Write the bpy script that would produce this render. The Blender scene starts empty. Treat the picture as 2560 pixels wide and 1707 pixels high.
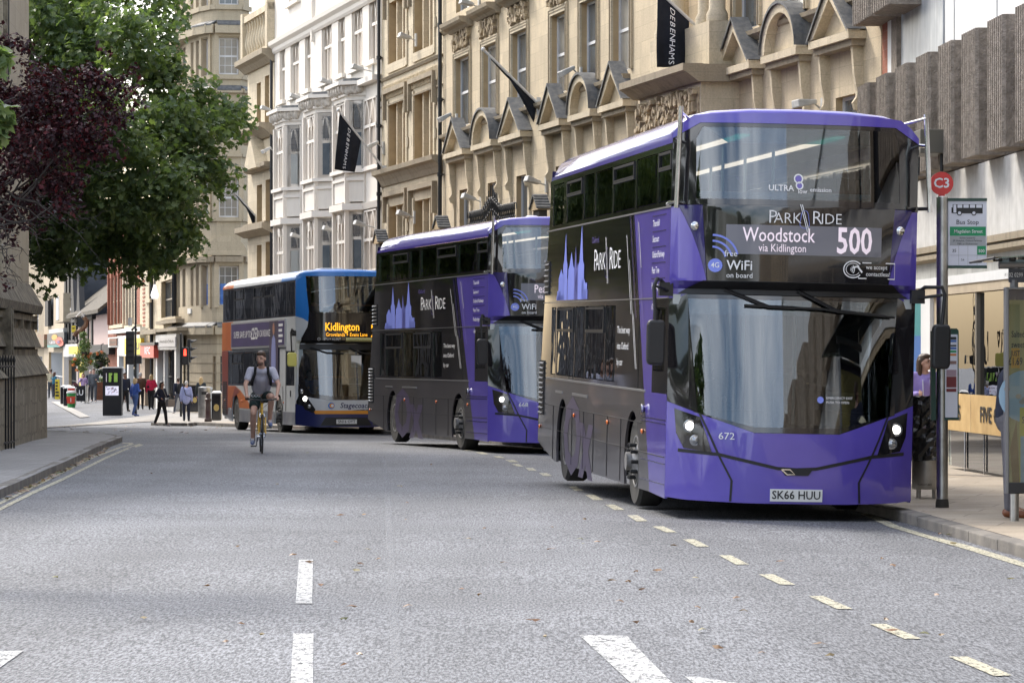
import bpy, bmesh, math, random
import numpy as np
from mathutils import Vector, Matrix, Euler
random.seed(7)
SC = bpy.context.scene
COL = SC.collection
# ---------------------------------------------------------------- camera, sky, sun, exposure
FPX, YH, XC, ZC = 8900.0, 880.0, 1280.0, 1.65
cam = bpy.data.cameras.new("camera"); cam_o = bpy.data.objects.new("camera", cam); COL.objects.link(cam_o)
cam_o.location = (0, 0, ZC); cam_o.rotation_euler = (math.pi/2, 0, 0)
cam.sensor_width = 36.0; cam.lens = 36.0*FPX/2560.0
cam.shift_y = (YH-853.5)/2560.0
cam.clip_start = 0.5; cam.clip_end = 3000
SC.camera = cam_o
SUN_EL, SUN_AZ = math.radians(42), math.radians(-38)      # ahead and to the left of the camera
w = bpy.data.worlds.new("World"); SC.world = w; w.use_nodes = True
nt = w.node_tree; nt.nodes.clear()
out = nt.nodes.new('ShaderNodeOutputWorld'); bg = nt.nodes.new('ShaderNodeBackground')
sky = nt.nodes.new('ShaderNodeTexSky'); sky.sky_type = 'NISHITA'; sky.sun_disc = False
sky.sun_elevation = SUN_EL; sky.sun_rotation = SUN_AZ; sky.dust_density = 3.0; sky.air_density = 1.0
tcw = nt.nodes.new('ShaderNodeTexCoord'); nzw = nt.nodes.new('ShaderNodeTexNoise')
nzw.inputs['Scale'].default_value = 2.2; nzw.inputs['Detail'].default_value = 7; nzw.inputs['Roughness'].default_value = .6
mpw = nt.nodes.new('ShaderNodeMapping'); mpw.inputs['Scale'].default_value = (1, 1, 2.4)
rmp = nt.nodes.new('ShaderNodeMapRange'); rmp.inputs[1].default_value = .43; rmp.inputs[2].default_value = .67
mxw = nt.nodes.new('ShaderNodeMix'); mxw.data_type = 'RGBA'
mxw.inputs['B'].default_value = (9.4, 9.6, 10.0, 1)            # bright thin cloud
nt.links.new(tcw.outputs['Generated'], mpw.inputs['Vector']); nt.links.new(mpw.outputs[0], nzw.inputs['Vector'])
nt.links.new(nzw.outputs['Fac'], rmp.inputs[0]); nt.links.new(rmp.outputs[0], mxw.inputs['Factor'])
nt.links.new(sky.outputs[0], mxw.inputs['A']); nt.links.new(mxw.outputs['Result'], bg.inputs['Color'])
bg.inputs['Strength'].default_value = 0.12; nt.links.new(bg.outputs[0], out.inputs[0])
sun = bpy.data.lights.new("sun", 'SUN'); sun.energy = 1.4; sun.angle = math.radians(11); sun.color = (1, .95, .86)
sun_o = bpy.data.objects.new("sun", sun); COL.objects.link(sun_o)
sd = Vector((math.sin(SUN_AZ)*math.cos(SUN_EL), math.cos(SUN_AZ)*math.cos(SUN_EL), math.sin(SUN_EL)))
sun_o.rotation_euler = (-sd).to_track_quat('-Z', 'Y').to_euler(); sun_o.location = (-60, 60, 80)
SC.view_settings.view_transform = 'Standard'; SC.view_settings.look = 'None'
SC.view_settings.gamma = 1; SC.view_settings.exposure = 1.48
SC.cycles.max_bounces = 8; SC.cycles.transparent_max_bounces = 24; SC.cycles.use_denoising = True
SC.cycles.caustics_reflective = False; SC.cycles.caustics_refractive = False
SC.cycles.sample_clamp_indirect = 6

# ---------------------------------------------------------------- helpers: materials
MATS = {}
def _nodes(name):
    m = bpy.data.materials.new(name); m.use_nodes = True
    n = m.node_tree.nodes; l = m.node_tree.links
    return m, n, l, n['Principled BSDF']
def _mixc(n, l, fac, a, b, mode='MIX'):
    x = n.new('ShaderNodeMix'); x.data_type = 'RGBA'; x.blend_type = mode
    for s, v in (('Factor', fac), ('A', a), ('B', b)):
        if hasattr(v, 'links'): l.new(v, x.inputs[s])
        elif s == 'Factor': x.inputs[s].default_value = v
        else: x.inputs[s].default_value = (*v, 1) if len(v) == 3 else v
    return x.outputs['Result']
def _noise(n, l, scale, detail=4, rough=.55, vec=None, stretch=None):
    t = n.new('ShaderNodeTexCoord'); z = n.new('ShaderNodeTexNoise')
    z.inputs['Scale'].default_value = scale; z.inputs['Detail'].default_value = detail; z.inputs['Roughness'].default_value = rough
    v = vec or t.outputs['Object']
    if stretch:
        mp = n.new('ShaderNodeMapping'); mp.inputs['Scale'].default_value = stretch; l.new(v, mp.inputs['Vector']); v = mp.outputs[0]
    l.new(v, z.inputs['Vector']); return z.outputs['Fac']
def _ramp(n, l, src, lo, hi):
    r = n.new('ShaderNodeMapRange'); r.inputs[1].default_value = lo; r.inputs[2].default_value = hi; l.new(src, r.inputs[0]); return r.outputs[0]
def M(name, col=(.5, .5, .5), rough=.6, metal=0, coat=0, col2=None, vs=4, streak=0, bump=0, bs=60, emis=None, es=0, spec=.5, vlo=.35, vhi=.65):
    if name in MATS: return MATS[name]
    m, n, l, p = _nodes(name)
    p.inputs['Base Color'].default_value = (*col, 1); p.inputs['Roughness'].default_value = rough
    p.inputs['Metallic'].default_value = metal; p.inputs['Coat Weight'].default_value = coat; p.inputs['Coat Roughness'].default_value = .04
    p.inputs['Specular IOR Level'].default_value = spec
    c = None
    if col2: c = _mixc(n, l, _ramp(n, l, _noise(n, l, vs), vlo, vhi), col, col2)
    if streak:
        s = _ramp(n, l, _noise(n, l, 3.0, stretch=(2.5, 2.5, .22)), .45, .75)
        f_ = n.new('ShaderNodeMath'); f_.operation = 'MULTIPLY'; f_.inputs[1].default_value = streak; l.new(s, f_.inputs[0])
        c = _mixc(n, l, f_.outputs[0], c or col, tuple(x*.35 for x in col))
    if c: l.new(c, p.inputs['Base Color'])
    if bump:
        b = n.new('ShaderNodeBump'); b.inputs['Strength'].default_value = bump; b.inputs['Distance'].default_value = .02
        l.new(_noise(n, l, bs, 3), b.inputs['Height']); l.new(b.outputs[0], p.inputs['Normal'])
    if emis:
        p.inputs['Emission Color'].default_value = (*emis, 1); p.inputs['Emission Strength'].default_value = es
    MATS[name] = m; return m
def M_stone(name, c1, c2, mortar, bw=.9, bh=.34, stain=.4, ms=.006, rough=.85, warp=0):
    """ashlar blocks in the plane of the wall, large blotches and rain streaks"""
    if name in MATS: return MATS[name]
    m, n, l, p = _nodes(name)
    t = n.new('ShaderNodeTexCoord'); sp = n.new('ShaderNodeSeparateXYZ'); l.new(t.outputs['Object'], sp.inputs[0])
    ad = n.new('ShaderNodeMath'); l.new(sp.outputs[0], ad.inputs[0]); l.new(sp.outputs[1], ad.inputs[1])
    cb = n.new('ShaderNodeCombineXYZ'); l.new(ad.outputs[0], cb.inputs[0]); l.new(sp.outputs[2], cb.inputs[1])
    bv = cb.outputs[0]
    if warp:                                              # rubble: courses wander
        nz = n.new('ShaderNodeTexNoise'); nz.inputs['Scale'].default_value = 2.2; nz.inputs['Detail'].default_value = 3; l.new(cb.outputs[0], nz.inputs['Vector'])
        vm = n.new('ShaderNodeVectorMath'); vm.operation = 'MULTIPLY_ADD'; vm.inputs[1].default_value = (warp, warp, 0); l.new(nz.outputs['Color'], vm.inputs[0]); l.new(cb.outputs[0], vm.inputs[2]); bv = vm.outputs[0]
    br = n.new('ShaderNodeTexBrick'); l.new(bv, br.inputs['Vector'])
    br.inputs['Color1'].default_value = (*c1, 1); br.inputs['Color2'].default_value = (*c2, 1); br.inputs['Mortar'].default_value = (*mortar, 1)
    br.inputs['Scale'].default_value = 1; br.inputs['Brick Width'].default_value = bw; br.inputs['Row Height'].default_value = bh
    br.inputs['Mortar Size'].default_value = ms; br.inputs['Bias'].default_value = 0
    c = _mixc(n, l, _ramp(n, l, _noise(n, l, 1.3, 5, .62), .35, .7), br.outputs['Color'], c2)
    s = _ramp(n, l, _noise(n, l, 2.2, 4, stretch=(2.2, 2.2, .3)), .5, .8)
    k = n.new('ShaderNodeMath'); k.operation = 'MULTIPLY'; k.inputs[1].default_value = stain; l.new(s, k.inputs[0])
    c = _mixc(n, l, k.outputs[0], c, tuple(x*.35 for x in c1))
    g = _ramp(n, l, _noise(n, l, 24, 4), .3, .7); c2o = _mixc(n, l, g, (.86, .86, .86), (1.08, 1.08, 1.08))
    l.new(_mixc(n, l, 1.0, c, c2o, 'MULTIPLY'), p.inputs['Base Color'])
    p.inputs['Roughness'].default_value = rough; p.inputs['Specular IOR Level'].default_value = .3
    b = n.new('ShaderNodeBump'); b.inputs['Strength'].default_value = .5; b.inputs['Distance'].default_value = .015
    l.new(_noise(n, l, 30, 4), b.inputs['Height']); l.new(b.outputs[0], p.inputs['Normal'])
    MATS[name] = m; return m
def M_glass(name, tint=(.6, .68, .66), ior=1.9, rough=.0, wave=0):
    """thin sheet: tinted see-through plus a mirror share by angle"""
    if name in MATS: return MATS[name]
    m = bpy.data.materials.new(name); m.use_nodes = True; n = m.node_tree.nodes; l = m.node_tree.links; n.clear()
    o = n.new('ShaderNodeOutputMaterial'); mx = n.new('ShaderNodeMixShader'); t = n.new('ShaderNodeBsdfTransparent'); g = n.new('ShaderNodeBsdfGlossy')
    t.inputs[0].default_value = (*tint, 1); g.inputs['Roughness'].default_value = rough; g.inputs['Color'].default_value = (.95, .97, 1, 1)
    fr = n.new('ShaderNodeFresnel'); fr.inputs['IOR'].default_value = ior
    l.new(fr.outputs[0], mx.inputs[0]); l.new(t.outputs[0], mx.inputs[1]); l.new(g.outputs[0], mx.inputs[2]); l.new(mx.outputs[0], o.inputs[0])
    if wave:
        b = n.new('ShaderNodeBump'); b.inputs['Strength'].default_value = wave; b.inputs['Distance'].default_value = .05
        l.new(_noise(n, l, 1.2, 2), b.inputs['Height']); l.new(b.outputs[0], g.inputs['Normal'])
    MATS[name] = m; return m
def M_leaf(name, cols, trans=.35, rough=.45, gloss=.35):
    if name in MATS: return MATS[name]
    m = bpy.data.materials.new(name); m.use_nodes = True; n = m.node_tree.nodes; l = m.node_tree.links; n.clear()
    o = n.new('ShaderNodeOutputMaterial'); p = n.new('ShaderNodeBsdfPrincipled'); tr = n.new('ShaderNodeBsdfTranslucent'); mx = n.new('ShaderNodeMixShader')
    ge = n.new('ShaderNodeNewGeometry'); cr = n.new('ShaderNodeValToRGB'); l.new(ge.outputs['Random Per Island'], cr.inputs[0])
    e = cr.color_ramp.elements
    e[0].position = 0; e[0].color = (*cols[0], 1); e[1].position = 1; e[1].color = (*cols[-1], 1)
    for i, c in enumerate(cols[1:-1]): x = e.new((i+1)/(len(cols)-1)); x.color = (*c, 1)
    l.new(cr.outputs[0], p.inputs['Base Color']); p.inputs['Roughness'].default_value = rough; p.inputs['Specular IOR Level'].default_value = gloss
    l.new(_mixc(n, l, 1.0, cr.outputs[0], (1.35, 1.5, .6), 'MULTIPLY'), tr.inputs[0])
    mx.inputs[0].default_value = trans; l.new(p.outputs[0], mx.inputs[1]); l.new(tr.outputs[0], mx.inputs[2]); l.new(mx.outputs[0], o.inputs[0])
    MATS[name] = m; return m

# ---------------------------------------------------------------- helpers: meshes and objects
class MB:
    def __init__(s): s.v = []; s.f = []; s.m = []; s.mats = []
    def mi(s, mat):
        if mat not in s.mats: s.mats.append(mat)
        return s.mats.index(mat)
    def add(s, vs, fs, mat):
        k = len(s.v); i = s.mi(mat)
        s.v += [tuple(v) for v in vs]
        for f in fs: s.f.append(tuple(a+k for a in f)); s.m.append(i)
        return s
    def box(s, x0, x1, y0, y1, z0, z1, mat):
        v = [(x, y, z) for z in (z0, z1) for y in (y0, y1) for x in (x0, x1)]
        return s.add(v, [(0, 2, 3, 1), (4, 5, 7, 6), (0, 1, 5, 4), (2, 6, 7, 3), (0, 4, 6, 2), (1, 3, 7, 5)], mat)
    def obox(s, c, a, b, d, mat):
        c = Vector(c); a = Vector(a); b = Vector(b); d = Vector(d)
        v = [c+i*a+j*b+k*d for k in (-1, 1) for j in (-1, 1) for i in (-1, 1)]
        return s.add(v, [(0, 2, 3, 1), (4, 5, 7, 6), (0, 1, 5, 4), (2, 6, 7, 3), (0, 4, 6, 2), (1, 3, 7, 5)], mat)
    def prism(s, pts, vec, mat, side=None):
        n = len(pts); vec = Vector(vec); p = [Vector(q) for q in pts]
        s.add(p+[q+vec for q in p], [tuple(range(n))[::-1], tuple(range(n, 2*n))], mat)
        k = len(s.v)-2*n; i = s.mi(side or mat)
        for a in range(n):
            b = (a+1) % n; s.f.append((k+a, k+b, k+n+b, k+n+a)); s.m.append(i)
        return s
    def poly(s, pts, mat): return s.add(pts, [tuple(range(len(pts)))], mat)
    def tube(s, pts, r, mat, n=8, closed=False, rr=None):
        P = [Vector(p) for p in pts]; N = len(P); vs = []
        up = None
        for i, p in enumerate(P):
            a = P[(i-1) % N] if closed else P[max(i-1, 0)]; b = P[(i+1) % N] if closed else P[min(i+1, N-1)]
            t = (b-a).normalized() if (b-a).length > 1e-9 else Vector((0, 0, 1))
            if up is None:
                up = t.orthogonal().normalized()
            else:
                up = (up-t*up.dot(t)); up = up.normalized() if up.length > 1e-6 else t.orthogonal().normalized()
            w_ = t.cross(up); R = rr[i] if rr else r
            vs += [p+up*R*math.cos(2*math.pi*k/n)+w_*R*math.sin(2*math.pi*k/n) for k in range(n)]
        fs = []
        for i in range(N if closed else N-1):
            j = (i+1) % N
            fs += [(i*n+k, i*n+(k+1) % n, j*n+(k+1) % n, j*n+k) for k in range(n)]
        if not closed: fs += [tuple(range(n))[::-1], tuple(range((N-1)*n, N*n))]
        return s.add(vs, fs, mat)
    def lathe(s, prof, mat, n=20, c=(0, 0, 0), ax='z', sx=1, sy=1):
        c = Vector(c); vs = []
        for r, z in prof:
            for k in range(n):
                a = 2*math.pi*k/n; x, y = r*math.cos(a)*sx, r*math.sin(a)*sy
                vs.append(c+(Vector((x, y, z)) if ax == 'z' else Vector((x, z, y)) if ax == 'y' else Vector((z, x, y))))
        fs = [(i*n+k, i*n+(k+1) % n, (i+1)*n+(k+1) % n, (i+1)*n+k) for i in range(len(prof)-1) for k in range(n)]
        fs += [tuple(range(n))[::-1], tuple(range((len(prof)-1)*n, len(prof)*n))]
        return s.add(vs, fs, mat)
    def ball(s, c, r, mat, n=10, m=7):
        rx, ry, rz = r if hasattr(r, '__len__') else (r, r, r); c = Vector(c)
        return s.lathe([(max(math.sin(math.pi*i/m), 1e-3), -math.cos(math.pi*i/m)) for i in range(m+1)], mat, n) if False else s.add(
            [c+Vector((rx*math.sin(math.pi*max(i, .02)/m)*math.cos(2*math.pi*k/n), ry*math.sin(math.pi*max(i, .02)/m)*math.sin(2*math.pi*k/n), -rz*math.cos(math.pi*i/m))) if i < m else
             c+Vector((rx*.02*math.cos(2*math.pi*k/n), ry*.02*math.sin(2*math.pi*k/n), rz)) for i in range(m+1) for k in range(n)],
            [(i*n+k, i*n+(k+1) % n, (i+1)*n+(k+1) % n, (i+1)*n+k) for i in range(m) for k in range(n)]+[tuple(range(n))[::-1], tuple(range(m*n, m*n+n))], mat)
    def grid(s, nu, nv, fn, mat):
        vs = [fn(i/nu, j/nv) for j in range(nv+1) for i in range(nu+1)]; w_ = nu+1
        return s.add(vs, [(j*w_+i, j*w_+i+1, (j+1)*w_+i+1, (j+1)*w_+i) for j in range(nv) for i in range(nu)], mat)
    def ribbon(s, pts, width, fn, mat):
        """2D stroke; fn(x, y) puts it on a surface"""
        P = [Vector((a, b)) for a, b in pts]; N = len(P); L = []; R = []
        for i, p in enumerate(P):
            t = (P[min(i+1, N-1)]-P[max(i-1, 0)]).normalized(); nn = Vector((-t.y, t.x))*width/2
            L.append(p+nn); R.append(p-nn)
        return s.add([fn(*q) for q in L]+[fn(*q) for q in R], [(N+i, N+i+1, i+1, i) for i in range(N-1)], mat)
    def text(s, body, size, fn, mat, xs=1.0, align='CENTER', off=0.0):
        vs, fs = text_geo(body, align, off)
        if vs: s.add([fn(x*size*xs, y*size) for x, y in vs], fs, mat)
        return s
    def build(s, name, parent=None, smooth=False, bevel=0, loc=None, angle=35):
        me = bpy.data.meshes.new(name); me.from_pydata(s.v, [], s.f)
        for m in s.mats: me.materials.append(m)
        me.polygons.foreach_set('material_index', s.m)
        if smooth:
            me.polygons.foreach_set('use_smooth', [True]*len(me.polygons)); me.set_sharp_from_angle(angle=math.radians(angle))
        me.update()
        o = bpy.data.objects.new(name, me); COL.objects.link(o)
        if parent is not None: o.parent = parent
        if loc is not None: o.location = loc
        if bevel:
            b = o.modifiers.new('bevel', 'BEVEL'); b.width = bevel; b.segments = 2; b.limit_method = 'ANGLE'; b.angle_limit = math.radians(40)
        return o
_TXT = {}
def text_geo(body, align='CENTER', off=0.0):
    k = (body, align, off)
    if k not in _TXT:
        cu = bpy.data.curves.new('lettering', 'FONT'); cu.body = body; cu.align_x = align; cu.align_y = 'CENTER'; cu.size = 1.0; cu.offset = off; cu.resolution_u = 2
        o = bpy.data.objects.new('lettering', cu); COL.objects.link(o)
        dg = bpy.context.evaluated_depsgraph_get(); me = bpy.data.meshes.new_from_object(o.evaluated_get(dg))
        _TXT[k] = ([(v.co.x, v.co.y) for v in me.vertices], [tuple(p.vertices) for p in me.polygons])
        bpy.data.objects.remove(o); bpy.data.curves.remove(cu); bpy.data.meshes.remove(me)
    return _TXT[k]
def tag(o, label=None, cat=None, group=None, kind=None):
    if label: o['label'] = label
    if cat: o['category'] = cat
    if group: o['group'] = group
    if kind: o['kind'] = kind
    return o
def thing(name, label, cat, loc=(0, 0, 0), rot=(0, 0, 0), group=None):
    o = bpy.data.objects.new(name, None); COL.objects.link(o); o.location = loc; o.rotation_euler = rot; o.empty_display_size = .2
    return tag(o, label, cat, group)
def dup(root, loc, rot=None, label=None):
    def cp(o, par):
        c = o.copy(); COL.objects.link(c)
        if par is not None: c.parent = par
        for ch in [x for x in o.children]: cp(ch, c)
        return c
    r = cp(root, None); r.location = loc
    if rot is not None: r.rotation_euler = rot
    if label: r['label'] = label
    return r
def V(*a): return Vector(a)
def P3(px, py, d): return Vector(((px-XC)/FPX*d, d, ZC+(YH-py)/FPX*d))
def PX(px, d): return (px-XC)/FPX*d

# ---------------------------------------------------------------- the lie of the land
_HD = [-200, 0, 37, 60, 67, 96, 139, 168, 220, 400, 900]; _HV = [1.5, 1.58, 1.69, 1.77, 1.80, 2.13, 2.70, 2.85, 3.1, 3.8, 4.2]
_kd = [-60, 0, 28, 37, 48, 62, 74.5, 91.5, 103, 112, 118]; _kx = [7.5, 5.6, 4.35, 3.98, 3.0, 2.15, -.2, -3.1, -6.0, -8.8, -10.6]
def kerb_x(d): return float(np.interp(d, _kd, _kx))
def gz(x, d):
    z = ZC-float(np.interp(d, _HD, _HV))
    c = min(max(x-(kerb_x(d)-3.2), 0), 3.2) if d < 118 else 0
    return z-.017*c*min(1, max(0, (118-d)/30))
def G(px, py, dz=0.0):
    lo, hi = 8.0, 600.0
    for _ in range(60):
        d = .5*(lo+hi); y = YH-(gz(PX(px, d), d)+dz-ZC)*FPX/d
        if y > py: lo = d
        else: hi = d
    return Vector((PX(px, d), d, gz(PX(px, d), d)+dz))
def lerp(a, b, t): return a+(b-a)*t
# ---------------------------------------------------------------- ground: one road sheet, pavements, kerbs, markings
def M_asphalt():
    m, n, l, p = _nodes('asphalt')
    fine = _ramp(n, l, _noise(n, l, 60, 3, .75, stretch=(1, .15, 1)), .39, .62)
    c = _mixc(n, l, fine, (.036, .038, .045), (.235, .242, .260))
    big = _ramp(n, l, _noise(n, l, .35, 4, .6), .3, .7); c = _mixc(n, l, 1.0, c, _mixc(n, l, big, (.76, .76, .77), (1.12, 1.12, 1.12)), 'MULTIPLY')
    lane = _ramp(n, l, _noise(n, l, .8, 3, .5, stretch=(1, .05, 1)), .35, .65); c = _mixc(n, l, 1.0, c, _mixc(n, l, lane, (.80, .80, .80), (1.08, 1.08, 1.08)), 'MULTIPLY')
    l.new(c, p.inputs['Base Color']); p.inputs['Roughness'].default_value = .72; p.inputs['Specular IOR Level'].default_value = .4
    b = n.new('ShaderNodeBump'); b.inputs['Strength'].default_value = .6; b.inputs['Distance'].default_value = .008
    l.new(_noise(n, l, 60, 2, .6, stretch=(1, .2, 1)), b.inputs['Height']); l.new(b.outputs[0], p.inputs['Normal']); return m
def M_paving(name, c1, c2, mo, bw, bh, rot=0):
    m, n, l, p = _nodes(name)
    t = n.new('ShaderNodeTexCoord'); mp = n.new('ShaderNodeMapping'); mp.inputs['Rotation'].default_value = (0, 0, rot); l.new(t.outputs['Object'], mp.inputs[0])
    br = n.new('ShaderNodeTexBrick'); l.new(mp.outputs[0], br.inputs['Vector']); br.inputs['Scale'].default_value = 1
    br.inputs['Color1'].default_value = (*c1, 1); br.inputs['Color2'].default_value = (*c2, 1); br.inputs['Mortar'].default_value = (*mo, 1)
    br.inputs['Brick Width'].default_value = bw; br.inputs['Row Height'].default_value = bh; br.inputs['Mortar Size'].default_value = .012; br.inputs['Bias'].default_value = -.1
    c = _mixc(n, l, _ramp(n, l, _noise(n, l, 1.1, 5, .65), .35, .7), br.outputs['Color'], tuple(x*.72 for x in c1))
    g = _ramp(n, l, _noise(n, l, 40, 3), .3, .7); l.new(_mixc(n, l, 1.0, c, _mixc(n, l, g, (.86, .86, .86), (1.1, 1.1, 1.1)), 'MULTIPLY'), p.inputs['Base Color'])
    p.inputs['Roughness'].default_value = .75
    b = n.new('ShaderNodeBump'); b.inputs['Strength'].default_value = .4; b.inputs['Distance'].default_value = .01
    l.new(br.outputs['Fac'], b.inputs['Height']); b.invert = True; l.new(b.outputs[0], p.inputs['Normal']); return m
ASPH = M_asphalt()
PAVE_R = M_paving('york_stone_paving', (.40, .33, .25), (.47, .41, .33), (.2, .17, .13), 1.1, .62, .25)
PAVE_L = M_paving('grey_block_paving', (.27, .26, .255), (.33, .32, .31), (.07, .07, .07), .42, .2, .3)
PAVE_F = M_paving('pale_plaza_paving', (.33, .30, .265), (.38, .355, .32), (.25, .23, .2), .9, .45, .5)
KERB = M('kerb_granite', (.21, .19, .165), .85, col2=(.12, .11, .1), vs=2.5, bump=.4, bs=30)
WHITE_L = M('road_paint_white', (.46, .46, .455), .75, col2=(.30, .305, .31), vs=9, vlo=.45, vhi=.8, bump=.5, bs=80)
CREAM_L = M('road_paint_cream', (.46, .43, .32), .75, col2=(.28, .27, .22), vs=9, vlo=.45, vhi=.8, bump=.5, bs=80)
for m_w in (WHITE_L, CREAM_L):                              # worn paint: the road shows through in chips
    n_, l_ = m_w.node_tree.nodes, m_w.node_tree.links; tr_ = n_.new('ShaderNodeBsdfTransparent'); mx_ = n_.new('ShaderNodeMixShader'); o_ = n_['Material Output']
    l_.new(_ramp(n_, l_, _noise(n_, l_, 30, 5, .85, stretch=(1, .3, 1)), .37, .50), mx_.inputs[0]); l_.new(tr_.outputs[0], mx_.inputs[1]); l_.new(n_['Principled BSDF'].outputs[0], mx_.inputs[2]); l_.new(mx_.outputs[0], o_.inputs[0])
ys = list(np.arange(-120, 10, 5))+list(np.arange(10, 140, 1.0))+list(np.arange(140, 400, 10))+[400, 500, 700, 900]
mb = MB(); cols = []
for d in ys:
    k = kerb_x(d)
    cols.append([(-250, d), (-60, d), (-20, d), (k-6, d), (k-3.2, d), (k-1.6, d), (k+.02, d), (k+12, d), (60, d), (250, d)])
nc = len(cols[0])
mb.add([(x, y, gz(x, y)) for c in cols for x, y in c], [(i*nc+j, i*nc+j+1, (i+1)*nc+j+1, (i+1)*nc+j) for i in range(len(cols)-1) for j in range(nc-1)], ASPH)
tag(mb.build('road', smooth=True), kind='structure')
def strip(name, left, right, dz, mat, kerb=None, kside=1, kind='structure', label=None, cat=None):
    """sheet between two edges given as lists of (x, y); kerb=(mat, h, w) adds kerbstones along the left edge list"""
    m_ = MB(); n = len(left)
    vs = [(x, y, gz(x, y)+dz) for x, y in left]+[(x, y, gz(right[i][0]*0+x, y)+dz) for i, (x, y) in enumerate(right)]
    vs = [(x, y, gz(x, y)+dz) for x, y in left]+[(x, y, gz(left[i][0], y)+dz) for i, (x, y) in enumerate(right)]
    m_.add(vs, [(i, i+1, n+i+1, n+i) if kside < 0 else (i, n+i, n+i+1, i+1) for i in range(n-1)], mat)
    o = m_.build(name); tag(o, label, cat, kind=kind); return o
def kerbline(name, pts, h=.115, wid=.15, side=1):
    """kerbstones: body stands on the road side of the edge; side=+1 pavement to the right of travel"""
    m_ = MB()
    for i in range(len(pts)-1):
        a, b = V(*pts[i]), V(*pts[i+1]); L = (b-a).length; n = max(1, int(L/.95))
        for k in range(n):
            p, q = a.lerp(b, (k+.008)/n), a.lerp(b, (k+.992)/n); t = (q-p).normalized(); nn = V(t.y, -t.x)*wid*side
            j = random.uniform(-.006, .006)
            zs = [(v.x, v.y, gz(p.x if v in (p,) else q.x, v.y)) for v in (p, q, q+nn, p+nn)]
            z0, z1 = gz(p.x, p.y), gz(q.x, q.y)
            base = [(p.x, p.y, z0-.2), (q.x, q.y, z1-.2), (q.x+nn.x, q.y+nn.y, z1-.2), (p.x+nn.x, p.y+nn.y, z0-.2)]
            m_.add(base+[(x, y, (z0 if c in (0, 3) else z1)+h+j-(.012 if c in (0, 1) else 0)) for c, (x, y, _) in enumerate(base)],
                   [(0, 1, 2, 3), (4, 7, 6, 5), (0, 4, 5, 1), (1, 5, 6, 2), (2, 6, 7, 3), (3, 7, 4, 0)], KERB)
    return tag(m_.build(name, bevel=.012), kind='structure')
def fac_x(d):                                              # building line along the right hand side
    return 9.61-.05*d if d < 62.5 else (18.98-.2*d if d < 105 else 20.33-.213*d)
dd = list(np.arange(-110, 118.1, 1.5))
strip('pavement', [(kerb_x(d)+.15, d) for d in dd], [(max(fac_x(d)+1.5, kerb_x(d)+2), d) for d in dd], .112, PAVE_R)
kerbline('kerb', [(kerb_x(d), d) for d in dd], side=1)
# left pavement with its rounded tip
kl_px = [(-140, 1310), (0, 1246), (60, 1219), (120, 1190), (170, 1168), (230, 1138), (280, 1115), (300, 1107), (306, 1103), (296, 1099), (262, 1095), (200, 1091), (120, 1086.5), (0, 1081)]
KL = [G(a, b) for a, b in kl_px]
kl0 = V(-4.3, -60); first = KL[0]
lp = [(-3.9, -110), (-4.1, 10), (-4.6, 24)]+[(v.x, v.y) for v in KL]
m_ = MB()
top = [(x, y, gz(x, y)+.108) for x, y in lp]
m_.add(top+[(-40, y, gz(x, y)+.108) for x, y in lp], [(i, len(lp)+i, len(lp)+i+1, i+1)[::-1] for i in range(len(lp)-1)], PAVE_L)
tag(m_.build('pavement'), kind='structure')
kerbline('kerb', lp, side=-1)
# far plaza at the top of the shopping street, where people stand
pl_px = [(-60, 1079), (110, 1071), (225, 1058), (262, 1052.5), (300, 1050), (385, 1051.5)]
PLZ = [G(a, b) for a, b in pl_px]+[G(388, 1063.5), G(420, 1064.5), G(470, 1065)]
ppx = [(v.x, v.y) for v in PLZ]+[(-10.6, 118)]
m_ = MB(); n0 = len(ppx); rows_ = []
for t in np.linspace(0, 1, 30):
    rows_.append([(x+(x*.35)*t*t, lerp(y, 420, t), gz(x, lerp(y, 420, t))+.022) for x, y in ppx])
m_.add([p for r in rows_ for p in r], [(k*n0+i, k*n0+i+1, (k+1)*n0+i+1, (k+1)*n0+i) for k in range(29) for i in range(n0-1)], PAVE_F)
tag(m_.build('plaza'), kind='structure')
kerbline('kerb', ppx[6:], h=.11, side=1)
# ---- markings, laid as thin sheets
def mark(name, polys, mat, dz=.006, sub=1):
    m_ = MB()
    for pl in polys: m_.poly([G(a, b, dz) for a, b in pl], mat)
    return tag(m_.build(name), kind='structure')
def line_px(L, R): return [[L[i], L[i+1], R[i+1], R[i]] for i in range(len(L)-1)]
r6 = lambda a, b: (1300+a/1.8667, 1080+b/1.8667)
r7 = lambda a, b: (a/1.8092, 1080+b/1.8092)
dash = [[(2000, 1045), (2090, 1045), (2300, 1133), (2212, 1135)], [(1632, 893), (1708, 893), (1875, 962), (1795, 963)], [(1348, 763), (1415, 762), (1552, 823), (1478, 823)],
        [(1115, 662), (1182, 661), (1285, 710), (1215, 710)], [(928, 573), (985, 573), (1070, 616), (1008, 616)], [(760, 499), (815, 498), (882, 533), (826, 533)],
        [(618, 439), (668, 438), (733, 466), (682, 466)], [(500, 387), (548, 386), (598, 414), (545, 415)], [(398, 338), (440, 337), (488, 361), (442, 362)],
        [(305, 292), (346, 291), (388, 315), (342, 316)], [(226, 253), (262, 252), (296, 271), (256, 272)], [(88, 190), (125, 190), (150, 203), (110, 204)], [(25, 166), (60, 166), (78, 179), (42, 179)],
        [(-40, 148), (-8, 148), (18, 159), (-14, 159)]]
D7 = [[(2285, 125), (2325, 125), (2348, 135), (2306, 135)], [(2230, 108), (2262, 108), (2285, 116), (2250, 116)], [(2150, 90), (2185, 90), (2212, 100), (2180, 100)], [(2085, 76), (2115, 76), (2140, 83), (2108, 83)], [(2000, 66), (2030, 66), (2052, 72), (2020, 72)]]
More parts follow.
